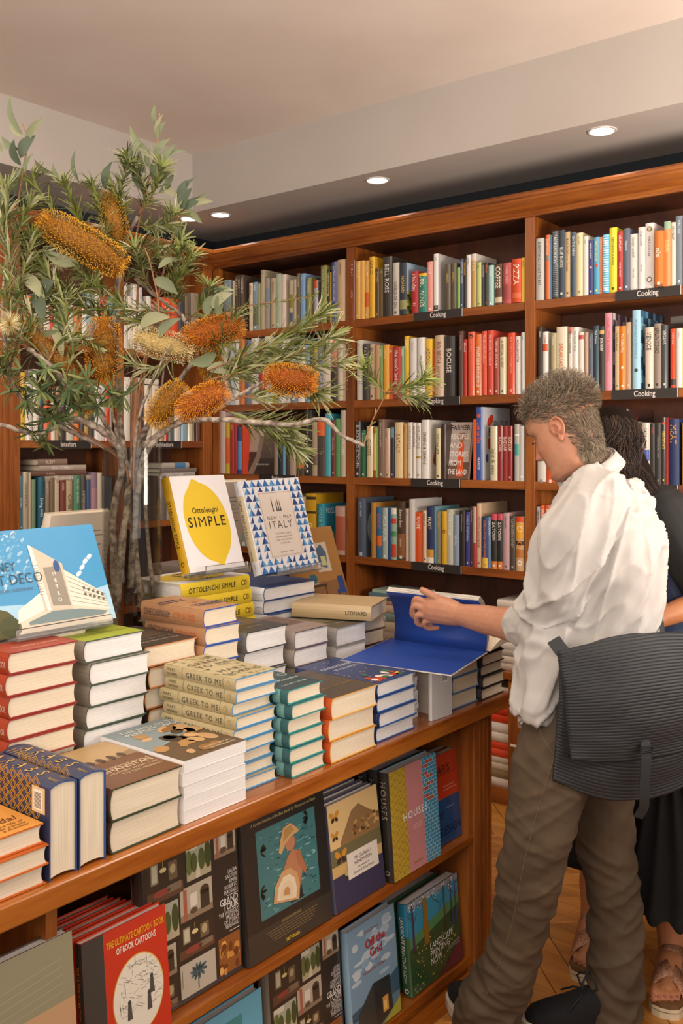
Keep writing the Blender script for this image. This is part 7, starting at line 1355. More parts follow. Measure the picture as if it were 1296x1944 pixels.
def head_mesh(nz=90, seg=96):
    v = []; f = []
    for i in range(nz+1):
        z = -.122+.240*i/nz; xf, xb, w_ = interp(z); cx_ = (xf+xb)/2; r_ = (xf-xb)/2
        for k in range(seg):
            t = 2*PI*k/seg; c, s_ = math.cos(t), math.sin(t); e = .86; x = cx_+r_*math.copysign(abs(c)**e, c); y = w_*math.copysign(abs(s_)**.92, s_); d = 0
            if c > .0:
                ay = abs(y)
                d += .026*G(y, 0, .0125+.006*max(0, min(1, (.0-z)/.05)))*(max(0, min(1, (.026-z)/.062))**1.15 if z > -.036 else max(0, 1-(-.036-z)/.013))
                d += .007*G(ay, .012, .006)*G(z, -.036, .008)                       # nostril wings
                d -= .012*G(ay, .031, .015)*G(z, .012, .013)                         # eye sockets
                d += .0055*G(ay, .030, .020)*G(z, .031, .007)                        # brow ridge
                d += .0065*G(ay, .031, .0125)*G(z, .008, .008)                       # closed lids over the eyeballs
                d += .006*G(ay, .044, .018)*G(z, -.022, .016)                        # cheekbones
                d += .0050*G(y, 0, .017)*G(z, -.059, .0042)+.0060*G(y, 0, .016)*G(z, -.0725, .0048)-.0045*G(y, 0, .022)*G(z, -.0655, .0022)
                d -= .004*G(y, 0, .02)*G(z, -.086, .006); d += .005*G(y, 0, .02)*G(z, -.104, .010)
                d -= .003*G(ay, .026+(-.035-z)*.25, .004)*(1 if -.075 < z < -.03 else 0)  # nasolabial fold
            v.append(hw(x+d*max(0, c), y, z))
    for i in range(nz):
        for k in range(seg): k2 = (k+1) % seg; f.append((i*seg+k, i*seg+k2, (i+1)*seg+k2, (i+1)*seg+k))
    f += [tuple(range(seg))[::-1], tuple(range(nz*seg, (nz+1)*seg))]
    return v, f
def ear(sd):
    P_ = []; out = []
    y0 = .0735*sd; es_ = .86; rim = [(.012, .0, -.020), (.020, .004, -.004), (.016, .010, .014), (.004, .014, .026), (-.012, .017, .028), (-.024, .018, .016), (-.026, .016, -.002), (-.018, .012, -.018), (-.008, .008, -.030), (.002, .005, -.034), (.008, .003, -.028)]
    out.append(tubev([hw(-.014+x*es_, y0+y*sd*.8, -.002+z*es_) for x, y, z in rim], [.0036]*11, 8, 3))
    out.append(ellips(hw(-.016, y0+.004*sd, -.002), .017, .005, .022, HM@Matrix.Rotation(math.radians(-14*sd), 3, 'Z'), 10)); out.append(ellips(hw(-.010, y0+.006*sd, -.032), .008, .005, .009, HM, 8)); out.append(tubev([hw(-.004, y0+.006*sd, .010), hw(-.018, y0+.012*sd, .006), hw(-.020, y0+.012*sd, -.010), hw(-.008, y0+.008*sd, -.018)], [.003]*4, 8, 3))
    return out
# trunk joints
neck0 = J(1130, 905, 2.50); pel = J(1113, 1335, 2.53)
shL, shR = J(1120, 958, 2.345), J(1172, 958, 2.66)
elL, wrL = J(1040, 1190, 2.46), J(868, 1166, 2.70)
parts = [head_mesh()]+ear(1)+ear(-1)
parts.append(tubev([hw(-.022, 0, -.055), J(1106, 885, 2.49), J(1128, 925, 2.50), J(1135, 980, 2.51)], [.050, .056, .062, .085], 20))
parts.append(ringbody([(J(1140, 950, 2.50), Fm*.07, Lm*.15), (J(1145, 1020, 2.50), Fm*.10, Lm*.165), (J(1135, 1130, 2.51), Fm*.105, Lm*.155), (J(1120, 1230, 2.52), Fm*.10, Lm*.15), (J(1112, 1330, 2.53), Fm*.10, Lm*.155), (J(1112, 1390, 2.53), Fm*.06, Lm*.12)]))
parts.append(tubev([shL, J(1085, 1080, 2.39), elL], [.052, .046, .040])); parts.append(tubev([elL, J(990, 1188, 2.52), J(930, 1178, 2.61), wrL], [.043, .044, .037, .0275], fdir=(0, 0, 1), flat=1.12))
elR, wrR = J(1190, 1200, 2.70), J(1110, 1330, 2.74)
parts.append(tubev([shR, J(1190, 1080, 2.70), elR, J(1150, 1270, 2.72), wrR], [.05, .045, .040, .036, .028]))
hipL, knL, anL = J(1075, 1370, 2.43), J(1006, 1645, 2.42), J(938, 1878, 2.48)
hipR, knR, anR = J(1135, 1370, 2.60), J(1152, 1650, 2.60), J(1168, 1895, 2.545)
for h_, k_, a_ in ((hipL, knL, anL), (hipR, knR, anR)): parts.append(tubev([h_, h_.lerp(k_, .5), k_, k_.lerp(a_, .45), a_], [.07, .058, .040, .038, .032]))
# left hand closed on the lifted pages: palm, four curled fingers under the pages, thumb on top
def finger(pts, r0, r1, out): out.append(tubev([J(*p) for p in pts], [r0]+[(r0*(1-i/(len(pts)-1))+r1*i/(len(pts)-1)) for i in range(1, len(pts))], 10, 4))
parts.append(tubev([wrL, J(845, 1160, 2.73), J(822, 1156, 2.755)], [.0285, .034, .035], 14, 5, flat=1.22, fdir=(0, 0, 1)))
finger([(812, 1146, 2.75), (790, 1137, 2.77), (786, 1152, 2.80), (803, 1158, 2.815)], .0105, .0085, parts)
finger([(812, 1158, 2.745), (787, 1151, 2.765), (784, 1169, 2.79), (806, 1174, 2.80)], .0108, .0085, parts)
finger([(816, 1170, 2.745), (793, 1167, 2.76), (793, 1184, 2.78), (816, 1187, 2.79)], .0102, .0082, parts)
finger([(824, 1178, 2.745), (806, 1180, 2.755), (810, 1192, 2.77), (830, 1192, 2.78)], .0092, .0075, parts)
finger([(842, 1146, 2.735), (826, 1134, 2.735), (812, 1126, 2.745), (801, 1120, 2.76)], .0135, .0095, parts)
# right hand, relaxed beside the far hip
dR = (wrR-elR).normalized(); parts.append(tubev([wrR, wrR+dR*.05, wrR+dR*.09], [.027, .034, .032], 12, 4, flat=.55, fdir=Lm))
for k in range(4): b0_ = wrR+dR*.085+Fm*(.024-.016*k); parts.append(tubev([b0_, b0_+dR*.035, b0_+dR*.06-Fm*.012, b0_+dR*(.075+.006*(k in (1, 2)))-Fm*.026], [.009, .0085, .008, .0072], 8, 3))
parts.append(tubev([wrR+dR*.03+Fm*.02, wrR+dR*.06+Fm*.045, wrR+dR*.085+Fm*.05], [.012, .010, .009], 8, 3))
SK = lin('#bd8b6e'); SR = lin('#b06850'); SLp = lin('#a85c4c')
def mix3(a, b, t): return tuple(a[i]*(1-t)+b[i]*t for i in range(3))
def skin_col(p):
    q = HM.transposed()@(p-hc); c = SK; n_ = NZ(p*22)*.5+.5; c = mix3(c, SR, .28*n_)
    if q.length < .2:
        c = mix3(c, SR, .55*G(q.y, 0, .016)*G(q.z, -.034, .016)*(q.x > .07)); c = mix3(c, SR, .4*G(abs(q.y), .045, .02)*G(q.z, -.028, .02)*(q.x > .03))
        c = mix3(c, SLp, .75*G(q.y, 0, .024)*min(1, G(q.z, -.059, .005)+G(q.z, -.072, .006))*(q.x > .07)); c = mix3(c, SR, .5*(abs(q.y) > .074)*(q.x > -.06 and abs(q.z) < .05)); c = mix3(c, lin('#7c6a5c'), .25*(q.z < -.05 and q.x > 0)*(NZ(p*300)*.5+.5))
    return c
def skin_def(p, n): return p+n*(.0006*NZ(p*60))
fuse('body', parts, .0031, M['skin'], man, MO, 3, skin_def, skin_col)
# eyes, lashes, brows
for sd in (1, -1):
    dk = MB(); pts = [hw(.0835-abs(k-2)*.0012-.0012*k*(k > 2), sd*(.020+.0065*k), .0045-.0016*math.sin(k/4*PI)) for k in range(5)]; dk.tube([p-MO for p in pts], .0011, 6); dk.build('eyelashes', plain('dark_lash', '#3a2c24', .7) if sd > 0 else bpy.data.materials['dark_lash'], man, True)
HRC = ['#8a7c6a', '#66584a', '#a6967f', '#4e4234', '#94846f', '#b8a892', '#74644f']
def strands(name, roots, parent, org, pal, q, r0=.0009, mat='leafc'):
    v = []; f = []; c = []
    for pts, r_ in roots:
        n0 = len(v); m = len(pts); cc = lin(q.choice(pal))
        for i, p in enumerate(pts):
            d = (pts[min(i+1, m-1)]-pts[max(i-1, 0)]).normalized(); a = d.cross(Vector((.2, .5, .8))).normalized(); b = d.cross(a); rr = r_*(1-.75*i/(m-1))
            for k in range(3): t = 2.094*k; v.append(tuple(p+a*(math.cos(t)*rr)+b*(math.sin(t)*rr)-org))
        for i in range(m-1):
            for k in range(3): k2 = (k+1) % 3; f.append((n0+3*i+k, n0+3*i+k2, n0+3*i+3+k2, n0+3*i+3+k)); c.append(cc)
    o = mk(name, v, f, M[mat], parent, c, True); return o
q = random.Random(5)
def scalp(x, y, z):      # where hair grows, in head space
    ang = math.atan2(x+.012, abs(y))  # forward angle
    if z > .075: return x < .062
    line = .066 if x > .045 else .048 if x > .02 else (.030 if x > .004 else (-.012 if x > -.006 and abs(y) > .06 else (.012 if x > -.022 else -.090)))
    return z > line
def surf(th, z):
    xf, xb, w_ = interp(z); cx_ = (xf+xb)/2; r_ = (xf-xb)/2; c, s_ = math.cos(th), math.sin(th); return (cx_+r_*math.copysign(abs(c)**.86, c), w_*math.copysign(abs(s_)**.92, s_), z)
roots = []
while len(roots) < 7600:
    z = -.094+.212*q.random()**.75; th = q.uniform(-PI, PI); x, y, z = surf(th, z)
    if not scalp(x, y, z): continue
    nrm_ = Vector((x+.01, y, max(-.01, z-.02)*1.25)).normalized(); top = max(0, min(1, (z-.02)/.08)); front = max(0, min(1, (x-.0)/.06))
    flow = Vector((-.75+.9*front*top, .25*math.copysign(1, y), -.65*(1-top)+.1)).normalized()
    if x < -.05 and z < .02: flow = Vector((-.1, 0, -1)); nrm_ = nrm_*.5
    L_ = .022+.026*top+.018*q.random()*top; p = Vector((x, y, z)); d = (nrm_*(.45+.15*top)+flow*1.1).normalized(); pts = [p-nrm_*.003]; ph = q.uniform(0, 6.3); cu = (.5+1.25*top)
    sw = Vector((q.gauss(0, 1), q.gauss(0, 1), q.gauss(0, 1)))*.25
    for k in range(6):
        d = (d+flow*.20-nrm_*.13+Vector((math.sin(ph+k*1.1), math.cos(ph+k*1.2), math.sin(ph+k*.9+1)))*.34*cu+sw*.14).normalized(); p = p+d*L_/6; pts.append(p)
    roots.append(([hw(*p_) for p_ in pts], .0008))
na, nb = hw(-.022, 0, -.055), J(1106, 885, 2.49); nx = (nb-na).normalized()
for i in range(2300):
    s_ = q.uniform(-.45, .46); an = q.uniform(0, 2*PI); a_ = nx.cross(Lh_).normalized(); dr = a_*math.cos(an)+nx.cross(a_)*math.sin(an)
    if dr.dot(hf) > .1-.75*max(0, s_-.0): continue
    p = na.lerp(nb, s_)+dr*.0545; d = (nx*.9+dr*.28+Vector((q.gauss(0, .15), q.gauss(0, .15), 0))).normalized(); roots.append(([p-dr*.003, p+d*.008, p+d*.016+dr*.001, p+d*.023], .0008))
hair = strands('hair', roots, man, MO, HRC, q); hair['kind'] = 'stuff'
br = []
for sd in (1, -1):
    for i in range(70): u = q.random(); y = sd*(.014+.034*u); z = .0325+.004*math.sin(u*PI)+q.uniform(-.003, .003); xf, xb, w_ = interp(z); x = xf*math.cos(abs(y)/.09)+.003; p = Vector((x, y, z)); br.append(([hw(*(p+Vector((.001, sd*.0045*k*.5, .0006*k)))) for k in range(4)], .0006))
strands('eyebrows', br, man, MO, ['#6a5c50', '#8c8072'], q)['kind'] = 'stuff'
# ---- white shirt
dd = Vector((0, 0, 1)); fold_dir = (J(1150, 960, 2.45)-J(1060, 1260, 2.45)).normalized(); fold2 = (J(1230, 1050, 2.5)-J(1060, 1280, 2.5)).normalized()
sh_parts = [ringbody([
    (J(1126, 893, 2.495), Fm*.066, Lm*.066), (J(1133, 912, 2.50), Fm*.074, Lm*.085), (J(1142, 935, 2.50), Fm*.092, Lm*.150), (J(1148, 965, 2.50), Fm*.112, Lm*.188), (J(1150, 1020, 2.50), Fm*.135, Lm*.196), (J(1145, 1090, 2.50), Fm*.145, Lm*.190),
    (J(1135, 1160, 2.51), Fm*.148, Lm*.182), (J(1122, 1230, 2.52), Fm*.148, Lm*.180), (J(1110, 1285, 2.53), Fm*.155, Lm*.182), (J(1095, 1325, 2.53), Fm*.160, Lm*.178), (J(1090, 1345, 2.53), Fm*.158, Lm*.174)]),
    tubev([J(1128, 955, 2.37), J(1092, 1020, 2.35), J(1062, 1110, 2.38), J(1040, 1180, 2.44), J(1012, 1190, 2.48)], [.082, .084, .078, .066, .058], 20, 6),
    tubev([J(1185, 960, 2.64), J(1196, 1060, 2.70), J(1192, 1160, 2.71), J(1182, 1210, 2.71)], [.075, .072, .064, .058], 16, 5),
    ringbody([(J(1050, 1180, 2.45), Fm*.07, Lm*.10), (J(1035, 1260, 2.46), Fm*.062, Lm*.12), (J(1022, 1310, 2.46), Fm*.058, Lm*.125), (J(1016, 1348, 2.46), Fm*.054, Lm*.12)], 24)]
cuffc = J(1012, 1190, 2.48)
def shirt_def(p, n):
    q_ = p-shL; a = ridge(p, 11, fold_dir, .86); b = ridge(p+Vector((5, 1, 2)), 17, fold2, .80); c = NZ(p*24); e = math.exp(-((p-elL).length/.13)**2)
    cr = math.sin((p-cuffc).dot((elL-cuffc).normalized())*0+(p.z*60+NZ(p*9)*5))*e*.003
    lo = max(0, min(1, (1.25-p.z)/.25)); amp = .0058+.003*e+.003*lo
    yoke = .0016*(1 if abs((p-J(1170, 945, 2.4)).dot(Vector((-.25*Fm.x, -.25*Fm.y, .97)))) < .0022 else 0)
    fl = NZ(p*5.5+Vector((9, 2, 4))); big = ridge(p+Vector((2, 8, 1)), 6.5, fold_dir, .9); sh3 = max(0, ridge(p+Vector((1, 4, 6)), 15, fold2, .85))**3+max(0, ridge(p+Vector((7, 4, 6)), 13, fold_dir, .88))**3
    return p+n*(-.016+amp*1.7*max(-.8, a)+.0075*b+.0025*c+cr*1.8+yoke+.012*big+.005*fl+.012*sh3)
m_sh = cloth('white_cotton', '#b3afab', 700, .85, .05, .10); m_sh.node_tree.nodes['Principled BSDF'].inputs['Subsurface Weight'].default_value = .05
shirt = fuse('shirt', sh_parts, .0048, m_sh, man, MO, 3, shirt_def)
# stand collar with turned-down leaf, rolled cuff, placket buttons
def band(c, ax, r0, r1, a0, a1, h, th, nn=26, flare=0):
    ax = ax.normalized(); a = ax.cross(Lm).normalized(); b = ax.cross(a); v = []; f = []
    for i in range(nn+1):
        t = a0+(a1-a0)*i/nn
        for (hh, rr) in ((0, 0), (h, flare), (h, flare+th), (0, th)): d = a*math.cos(t)*(r0+rr)+b*math.sin(t)*(r1+rr); v.append(c+ax*hh+d-MO)
    for i in range(nn):
        for k in range(4): k2 = (k+1) % 4; f.append((i*4+k, i*4+k2, i*4+4+k2, i*4+4+k))
    f += [(0, 1, 2, 3), (nn*4+3, nn*4+2, nn*4+1, nn*4)]
    return v, f
nk = (J(1110, 862, 2.487)-J(1128, 905, 2.50)).normalized()
v, f = band(J(1127, 905, 2.50), nk, .068, .068, -PI, PI, .046, .003, 40, -.003); cl = mk('collar', v, f, m_sh, man, None, True)
v, f = band(J(1120, 890, 2.492), nk*-1, .0715, .0715, -2.7, 2.7, -.030, .003, 40, .0); 
v, f = band(J(1117, 874, 2.49), -nk, .070, .070, -PI, PI, .038, .003, 40, .013); cl2 = mk('collar_fold', v, f, m_sh, man, None, True)
ca_ = (J(985, 1186, 2.52)-J(1030, 1190, 2.46)).normalized()
cuff_parts = [tubev([J(1030, 1192, 2.455), J(1008, 1188, 2.485), J(996, 1187, 2.503)], [.066, .064, .060], 22, 6), tubev([J(1035, 1215, 2.44), J(1042, 1238, 2.44), J(1050, 1250, 2.44)], [.030, .024, .012], 14, 5)]
fuse('rolled_cuff', cuff_parts, .004, m_sh, man, MO, 2, lambda p, n: p+n*(.0045*ridge(p, 30, ca_, .3)*.8+.002*NZ(p*60)))
# ---- trousers
m_tr = cloth('brown_twill', '#47392a', 1200, .85, .0, .2, '#564632')
tp = [ringbody([(J(1100, 1262, 2.525), Fm*.125, Lm*.150), (J(1105, 1300, 2.53), Fm*.132, Lm*.160), (J(1108, 1350, 2.53), Fm*.138, Lm*.172), (J(1110, 1400, 2.53), Fm*.140, Lm*.172), (J(1108, 1440, 2.53), Fm*.12, Lm*.155), (J(1108, 1470, 2.53), Fm*.06, Lm*.10)]),
      tubev([J(1085, 1360, 2.43), J(1052, 1450, 2.40), J(1030, 1540, 2.39), J(1008, 1640, 2.40), J(992, 1740, 2.43), J(962, 1840, 2.46), J(930, 1905, 2.48), J(915, 1950, 2.49)], [.108, .102, .090, .080, .074, .070, .073, .070], 22, 6),
      tubev([J(1135, 1370, 2.59), J(1140, 1460, 2.61), J(1146, 1560, 2.61), J(1158, 1660, 2.60), J(1168, 1760, 2.58), J(1168, 1850, 2.56), J(1165, 1905, 2.55), J(1160, 1940, 2.54)], [.108, .096, .082, .074, .070, .070, .068, .070], 22, 6)]
lgd = (knL-hipL).normalized(); hz = Lm
def tr_def(p, n):
    k1 = math.exp(-((p-knL).length/.17)**2)+math.exp(-((p-knR).length/.16)**2); lo = max(0, min(1, (.34-p.z)/.2)); hp = max(0, min(1, 1-abs(p.z-.80)/.14))
    sl = p.z+.35*(p-MO).dot(Fm)*(1 if NZ(p*2) > 0 else -1)
    fa, la = (p-MO).dot(Fm), (p-MO).dot(Lm); q_ = Vector((p.z*17+fa*9+la*3, fa*5, la*7)); w_ = 1-abs(NZ(q_))*2.4; w2 = 1-abs(NZ(Vector((p.z*26-fa*12, fa*6+4, la*6))))*2.4
    w_ = max(-.8, w_); d = (.0095*w_*abs(w_)**.4+.0050*w2)*(k1*.8+lo*1.1+.22+.5*hp)+.0040*ridge(p, 8, lgd, .85)+.0015*NZ(p*26)
    s_ = (p-MO).dot(Fm)
    return p+n*(d-.006)
trs = fuse('trousers', tp, .005, m_tr, man, MO, 3, tr_def)
from mathutils.bvhtree import BVHTree
_tb = BVHTree.FromPolygons([v.co+MO for v in trs.data.vertices], [tuple(p.vertices) for p in trs.data.polygons])
def onleg(pts, off=.0006):
    out = []
    for p in pts:
        d = (p-Vector((0, 0, HC))).normalized(); h_ = _tb.ray_cast(Vector((0, 0, HC)), d)
        if h_[0] is not None: out.append(h_[0]+h_[1]*off)
    return [p-MO for p in out]
# side seam and pocket edge as raised stitching
m_seam = cloth('brown_seam', '#5c4c38', 900, .8)
seam = MB(); seam.tube(onleg(smooth_pts([J(1052, 1440, 2.335), J(1032, 1500, 2.318), J(1014, 1560, 2.312), J(992, 1650, 2.33), J(975, 1740, 2.365), J(948, 1830, 2.40), J(918, 1900, 2.42)], 12)), .0015, 6); seam.build('side_seam', m_seam, man, True)
pk = MB(); pk.tube(onleg(smooth_pts([J(1030, 1318, 2.375), J(1022, 1350, 2.365), J(1026, 1390, 2.35), J(1045, 1425, 2.335), J(1056, 1436, 2.33)], 10)), .0022, 6); pk.build('pocket_edge', m_seam, man, True)
# ---- shoes: dark canvas trainers with pale rubber soles
m_cv = cloth('navy_canvas', '#0c0c11', 800, .9, 0); m_rb = plain('pale_rubber', '#c9bfae', .6); m_lc = plain('black_lace', '#17171b', .8)
def shoe(ankle, fwd, parent, MO, toe_len=.20, heel=.075):
    c = Vector((ankle.x, ankle.y, 0)); s_ = Vector((-fwd.y, fwd.x, 0)); up = UP; t = []
    sec = [(-heel, .030, .028, .075), (-heel*.5, .036, .038, .098), (.0, .038, .040, .112), (.05, .041, .043, .096), (.10, .047, .046, .072), (.15, .046, .045, .056), (.185, .036, .036, .044), (toe_len, .018, .018, .030)]
    rings = [(c+fwd*x+up*(h_/2+.018), up*(h_/2), s_*w_) for x, w_, w2, h_ in sec]
    fuse('shoe', [ringbody(rings, 24)], .004, m_cv, parent, MO, 3)
    out = [(-heel-.006, .018), (-heel*.9, .034), (-.03, .040), (.03, .043), (.09, .051), (.14, .052), (.18, .043), (toe_len+.004, .024), (toe_len+.012, .006)]
    v = []; f = []
    loop = [(x, w_) for x, w_ in out]+[(x, -w_) for x, w_ in out[::-1]]; n = len(loop)
    for z, e in ((.002, .97), (.006, 1), (.030, 1), (.034, .96)): v += [c+fwd*(x*e)+s_*(w_*e)+up*z-MO for x, w_ in loop]
    for k in range(3):
        for i in range(n): j = (i+1) % n; f.append((k*n+i, k*n+j, (k+1)*n+j, (k+1)*n+i))
    f += [tuple(range(n))[::-1], tuple(range(3*n, 4*n))]; mk('rubber_sole', v, f, m_rb, parent)
    lc = MB()
    for k in range(5): x = .045+.022*k; zt_ = .108-.30*(x-.03)*1.15; lc.tube([c+fwd*x+s_*w_+up*(zt_+zz_)-MO for w_, zz_ in ((-.022, -.004), (0, .004), (.022, -.004))], .0032, 6)
    kn = c+fwd*.04+up*.112
    for a_ in (-1, 1):
        lc.tube([kn-MO+s_*0]+[kn-MO+s_*(a_*.030*math.sin(t_))+up*(.034*(1-math.cos(t_))*.6)+fwd*(.02*math.sin(t_)) for t_ in (.8, 1.6, 2.4, 3.14, 4.0, 5.0, 5.8)], .0030, 6)
        lc.tube([kn-MO, kn+s_*(a_*.03)+fwd*.03-up*.01-MO, kn+s_*(a_*.05)+fwd*.06-up*.03-MO], .0026, 6)
    lc.build('laces', m_lc, parent, True)
shoe(J(1150, 1895, 2.53)+Fm*.01, Vector((-.80, -.60, 0)).normalized(), man, MO, .205)
shoe(J(925, 1880, 2.49), Vector((-.80, .55, 0)).normalized(), man, MO)
# ---------------------------------------------------------------- pleated shoulder bag
bag = tag(empty('shoulder_bag', J(1180, 1480, 2.33)), 'large dark grey pleated bag hanging against the hip of the man', 'bag'); BO = bag.location.copy()
m_bag, nt, b_, N, L = newmat('charcoal_pleats'); b_.inputs['Base Color'].default_value = (*lin('#1e2024'), 1); b_.inputs['Roughness'].default_value = .6; b_.inputs['Sheen Weight'].default_value = .0; nn = noise_tex(nt, 500, 3); add_bump(nt, b_, nn.outputs[0], .15, .0006)
def patch(name, quad, nu, nv, bulge, pleats, amp, par, org, mat, th=.004, sag=0, curve=0):
    """cloth sheet between four picture corners (tl, tr, br, bl given with depth), pleated along its length"""
    tl, tr, br_, bl = [J(*p) for p in quad]; nrm_ = (tr-tl).cross(bl-tl).normalized()
    if nrm_.dot(FW) > 0: nrm_ = -nrm_
    v = []; f = []
    for j in range(nv+1):
        w_ = j/nv
        for i in range(nu+1):
            u = i/nu; p = (tl.lerp(tr, u)).lerp(bl.lerp(br_, u), w_); p = p+nrm_*(bulge*math.sin(PI*u)**.7*math.sin(PI*min(1, w_*.9+.08)))-UP*(sag*math.sin(PI*u)*w_)+UP*curve*math.sin(PI*u)*(1-w_)
            z_ = w_*pleats+.25*NZ(Vector((u*3, w_*3, .5))); tri = abs((z_ % 1)*2-1); p = p+nrm_*amp*(tri**.8-.5)+nrm_*.006*NZ(Vector((u*4, w_*5, 2.))); v.append(p-org)
    for j in range(nv):
        for i in range(nu): a = j*(nu+1)+i; f.append((a, a+1, a+nu+2, a+nu+1))
    o = mk(name, v, f, mat, par, None, True); s_ = o.modifiers.new('s', 'SOLIDIFY'); s_.thickness = th; s_.offset = -1; return o
patch('bag_body', [(1064, 1262, 2.30), (1330, 1262, 2.42), (1330, 1475, 2.40), (1048, 1482, 2.29)], 40, 260, .035, 36, .0045, bag, BO, m_bag, .006, .05)
patch('bag_flap', [(1058, 1236, 2.265), (1330, 1200, 2.375), (1330, 1415, 2.37), (1083, 1443, 2.25)], 44, 300, .050, 38, .0050, bag, BO, m_bag, .005, .012, .018)
patch('bag_gusset', [(1064, 1240, 2.28), (1110, 1235, 2.31), (1110, 1300, 2.31), (1075, 1440, 2.28)], 14, 120, .01, 24, .003, bag, BO, m_bag, .006)
m_web = cloth('black_webbing', '#222428', 1500, .7)
def strap(name, pts, wd, th, mat, par, org, wdir):
    sp = smooth_pts([J(*p) for p in pts], 6); v = []; f = []; n = len(sp); wdir = wdir.normalized()
    for i, p in enumerate(sp):
        d = (sp[min(i+1, n-1)]-sp[max(i-1, 0)]).normalized(); a = (wdir-d*wdir.dot(d)).normalized(); b = d.cross(a)
        for s1, s2 in ((-1, -1), (1, -1), (1, 1), (-1, 1)): v.append(p+a*(wd/2*s1)+b*(th/2*s2)-org)
    for i in range(n-1):
        for k in range(4): k2 = (k+1) % 4; f.append((4*i+k, 4*i+k2, 4*i+4+k2, 4*i+4+k))
    f += [(0, 1, 2, 3), (4*n-1, 4*n-2, 4*n-3, 4*n-4)]; return mk(name, v, f, mat, par)
strap('strap', [(1240, 1040, 2.545), (1246, 1080, 2.50), (1252, 1140, 2.44), (1256, 1190, 2.38), (1260, 1215, 2.35)], .011, .003, m_web, bag, BO, RT)
strap('strap_tab', [(1050, 1214, 2.285), (1060, 1228, 2.272), (1074, 1246, 2.262), (1084, 1262, 2.262)], .034, .004, m_web, bag, BO, RT*.9+UP*.45)
strap('strap_tail', [(1224, 1405, 2.285), (1226, 1440, 2.275), (1222, 1500, 2.275), (1222, 1530, 2.28), (1210, 1552, 2.29)], .024, .003, m_bag, bag, BO, RT)
mb = MB(); c_ = J(1226, 1425, 2.272)-BO
for a, b in (((-.016, -.006), (.016, -.002)), ((-.016, .006), (.016, .010)), ((-.016, -.006), (-.012, .010)), ((.012, -.006), (.016, .010))):
    p0 = c_+RT*a[0]+UP*a[1]; p1 = c_+RT*b[0]+UP*b[1]; mb.tube([Vector(p0), Vector(p1)], .0022, 6)
mb.build('buckle', plain('dark_buckle', '#2c2e30', .3, metal=.6), bag)
# ---------------------------------------------------------------- the woman behind him
wom = tag(empty('person', (-.95, 2.72, 0)), 'woman with long dark hair, navy top, black skirt and glittery sandals', 'person'); WO = wom.location.copy()
Fw = Vector((-.80, -.60, 0)); Lw = Vector((.60, -.80, 0)); Fq = (-RT*.55+FW*.83).normalized()
whc = J(1160, 850, 2.86); WP = math.radians(35); whf = (Fq*math.cos(WP)-UP*math.sin(WP)).normalized(); whl = Vector((-Fq.y, Fq.x, 0)); whu = whf.cross(whl)
if whu.z < 0: whu = -whu
WM = Matrix((whf, whl, whu)).transposed(); ww_ = lambda x, y, z: whc+WM@Vector((x, y, z))*.94
_hc, _HM, _HS = hc, HM, HS; hc, HM, HS = whc, WM, .94
wparts = [head_mesh(60, 64)]
hc, HM, HS = _hc, _HM, _HS
wparts += [tubev([ww_(-.03, 0, -.05), J(1196, 915, 2.88), J(1215, 950, 2.88)], [.048, .048, .055], 16),
    ringbody([(J(1228, 950, 2.88), Fw*.06, Lw*.11), (J(1245, 990, 2.88), Fw*.095, Lw*.16), (J(1262, 1080, 2.88), Fw*.11, Lw*.15), (J(1275, 1180, 2.88), Fw*.10, Lw*.14), (J(1290, 1290, 2.88), Fw*.12, Lw*.17), (J(1290, 1360, 2.88), Fw*.10, Lw*.15)])]
wsL, weL, wwL = J(1278, 985, 2.72), J(1345, 1140, 2.70), J(1232, 1182, 2.66)
wparts += [tubev([wsL, J(1315, 1060, 2.70), weL], [.045, .042, .036]), tubev([weL, J(1300, 1155, 2.68), wwL], [.037, .034, .024])]
dW = (wwL-weL).normalized(); wparts.append(tubev([wwL, wwL+dW*.045, wwL+dW*.08], [.024, .030, .028], 12, 4, flat=.6, fdir=FW))
for k in range(4): b0_ = wwL+dW*.075+UP*(.021-.014*k); wparts.append(tubev([b0_, b0_+dW*.030, b0_+dW*.052+FW*.008, b0_+dW*.068+FW*.02], [.0082, .0078, .0072, .0065], 8, 3))
wparts.append(tubev([wwL+dW*.02+UP*.018, wwL+dW*.05+UP*.038, wwL+dW*.075+UP*.046], [.010, .009, .008], 8, 3))
wsR = J(1200, 985, 3.02); wparts.append(tubev([wsR, J(1190, 1090, 3.04), J(1160, 1180, 3.0), J(1100, 1190, 2.95), J(1065, 1200, 2.92)], [.045, .04, .036, .03, .03]))
legs = [(J(1262, 1390, 2.88), J(1270, 1640, 2.82), J(1276, 1835, 2.765)), (J(1180, 1390, 2.95), J(1140, 1620, 2.97), J(1122, 1765, 2.94))]
toes = []
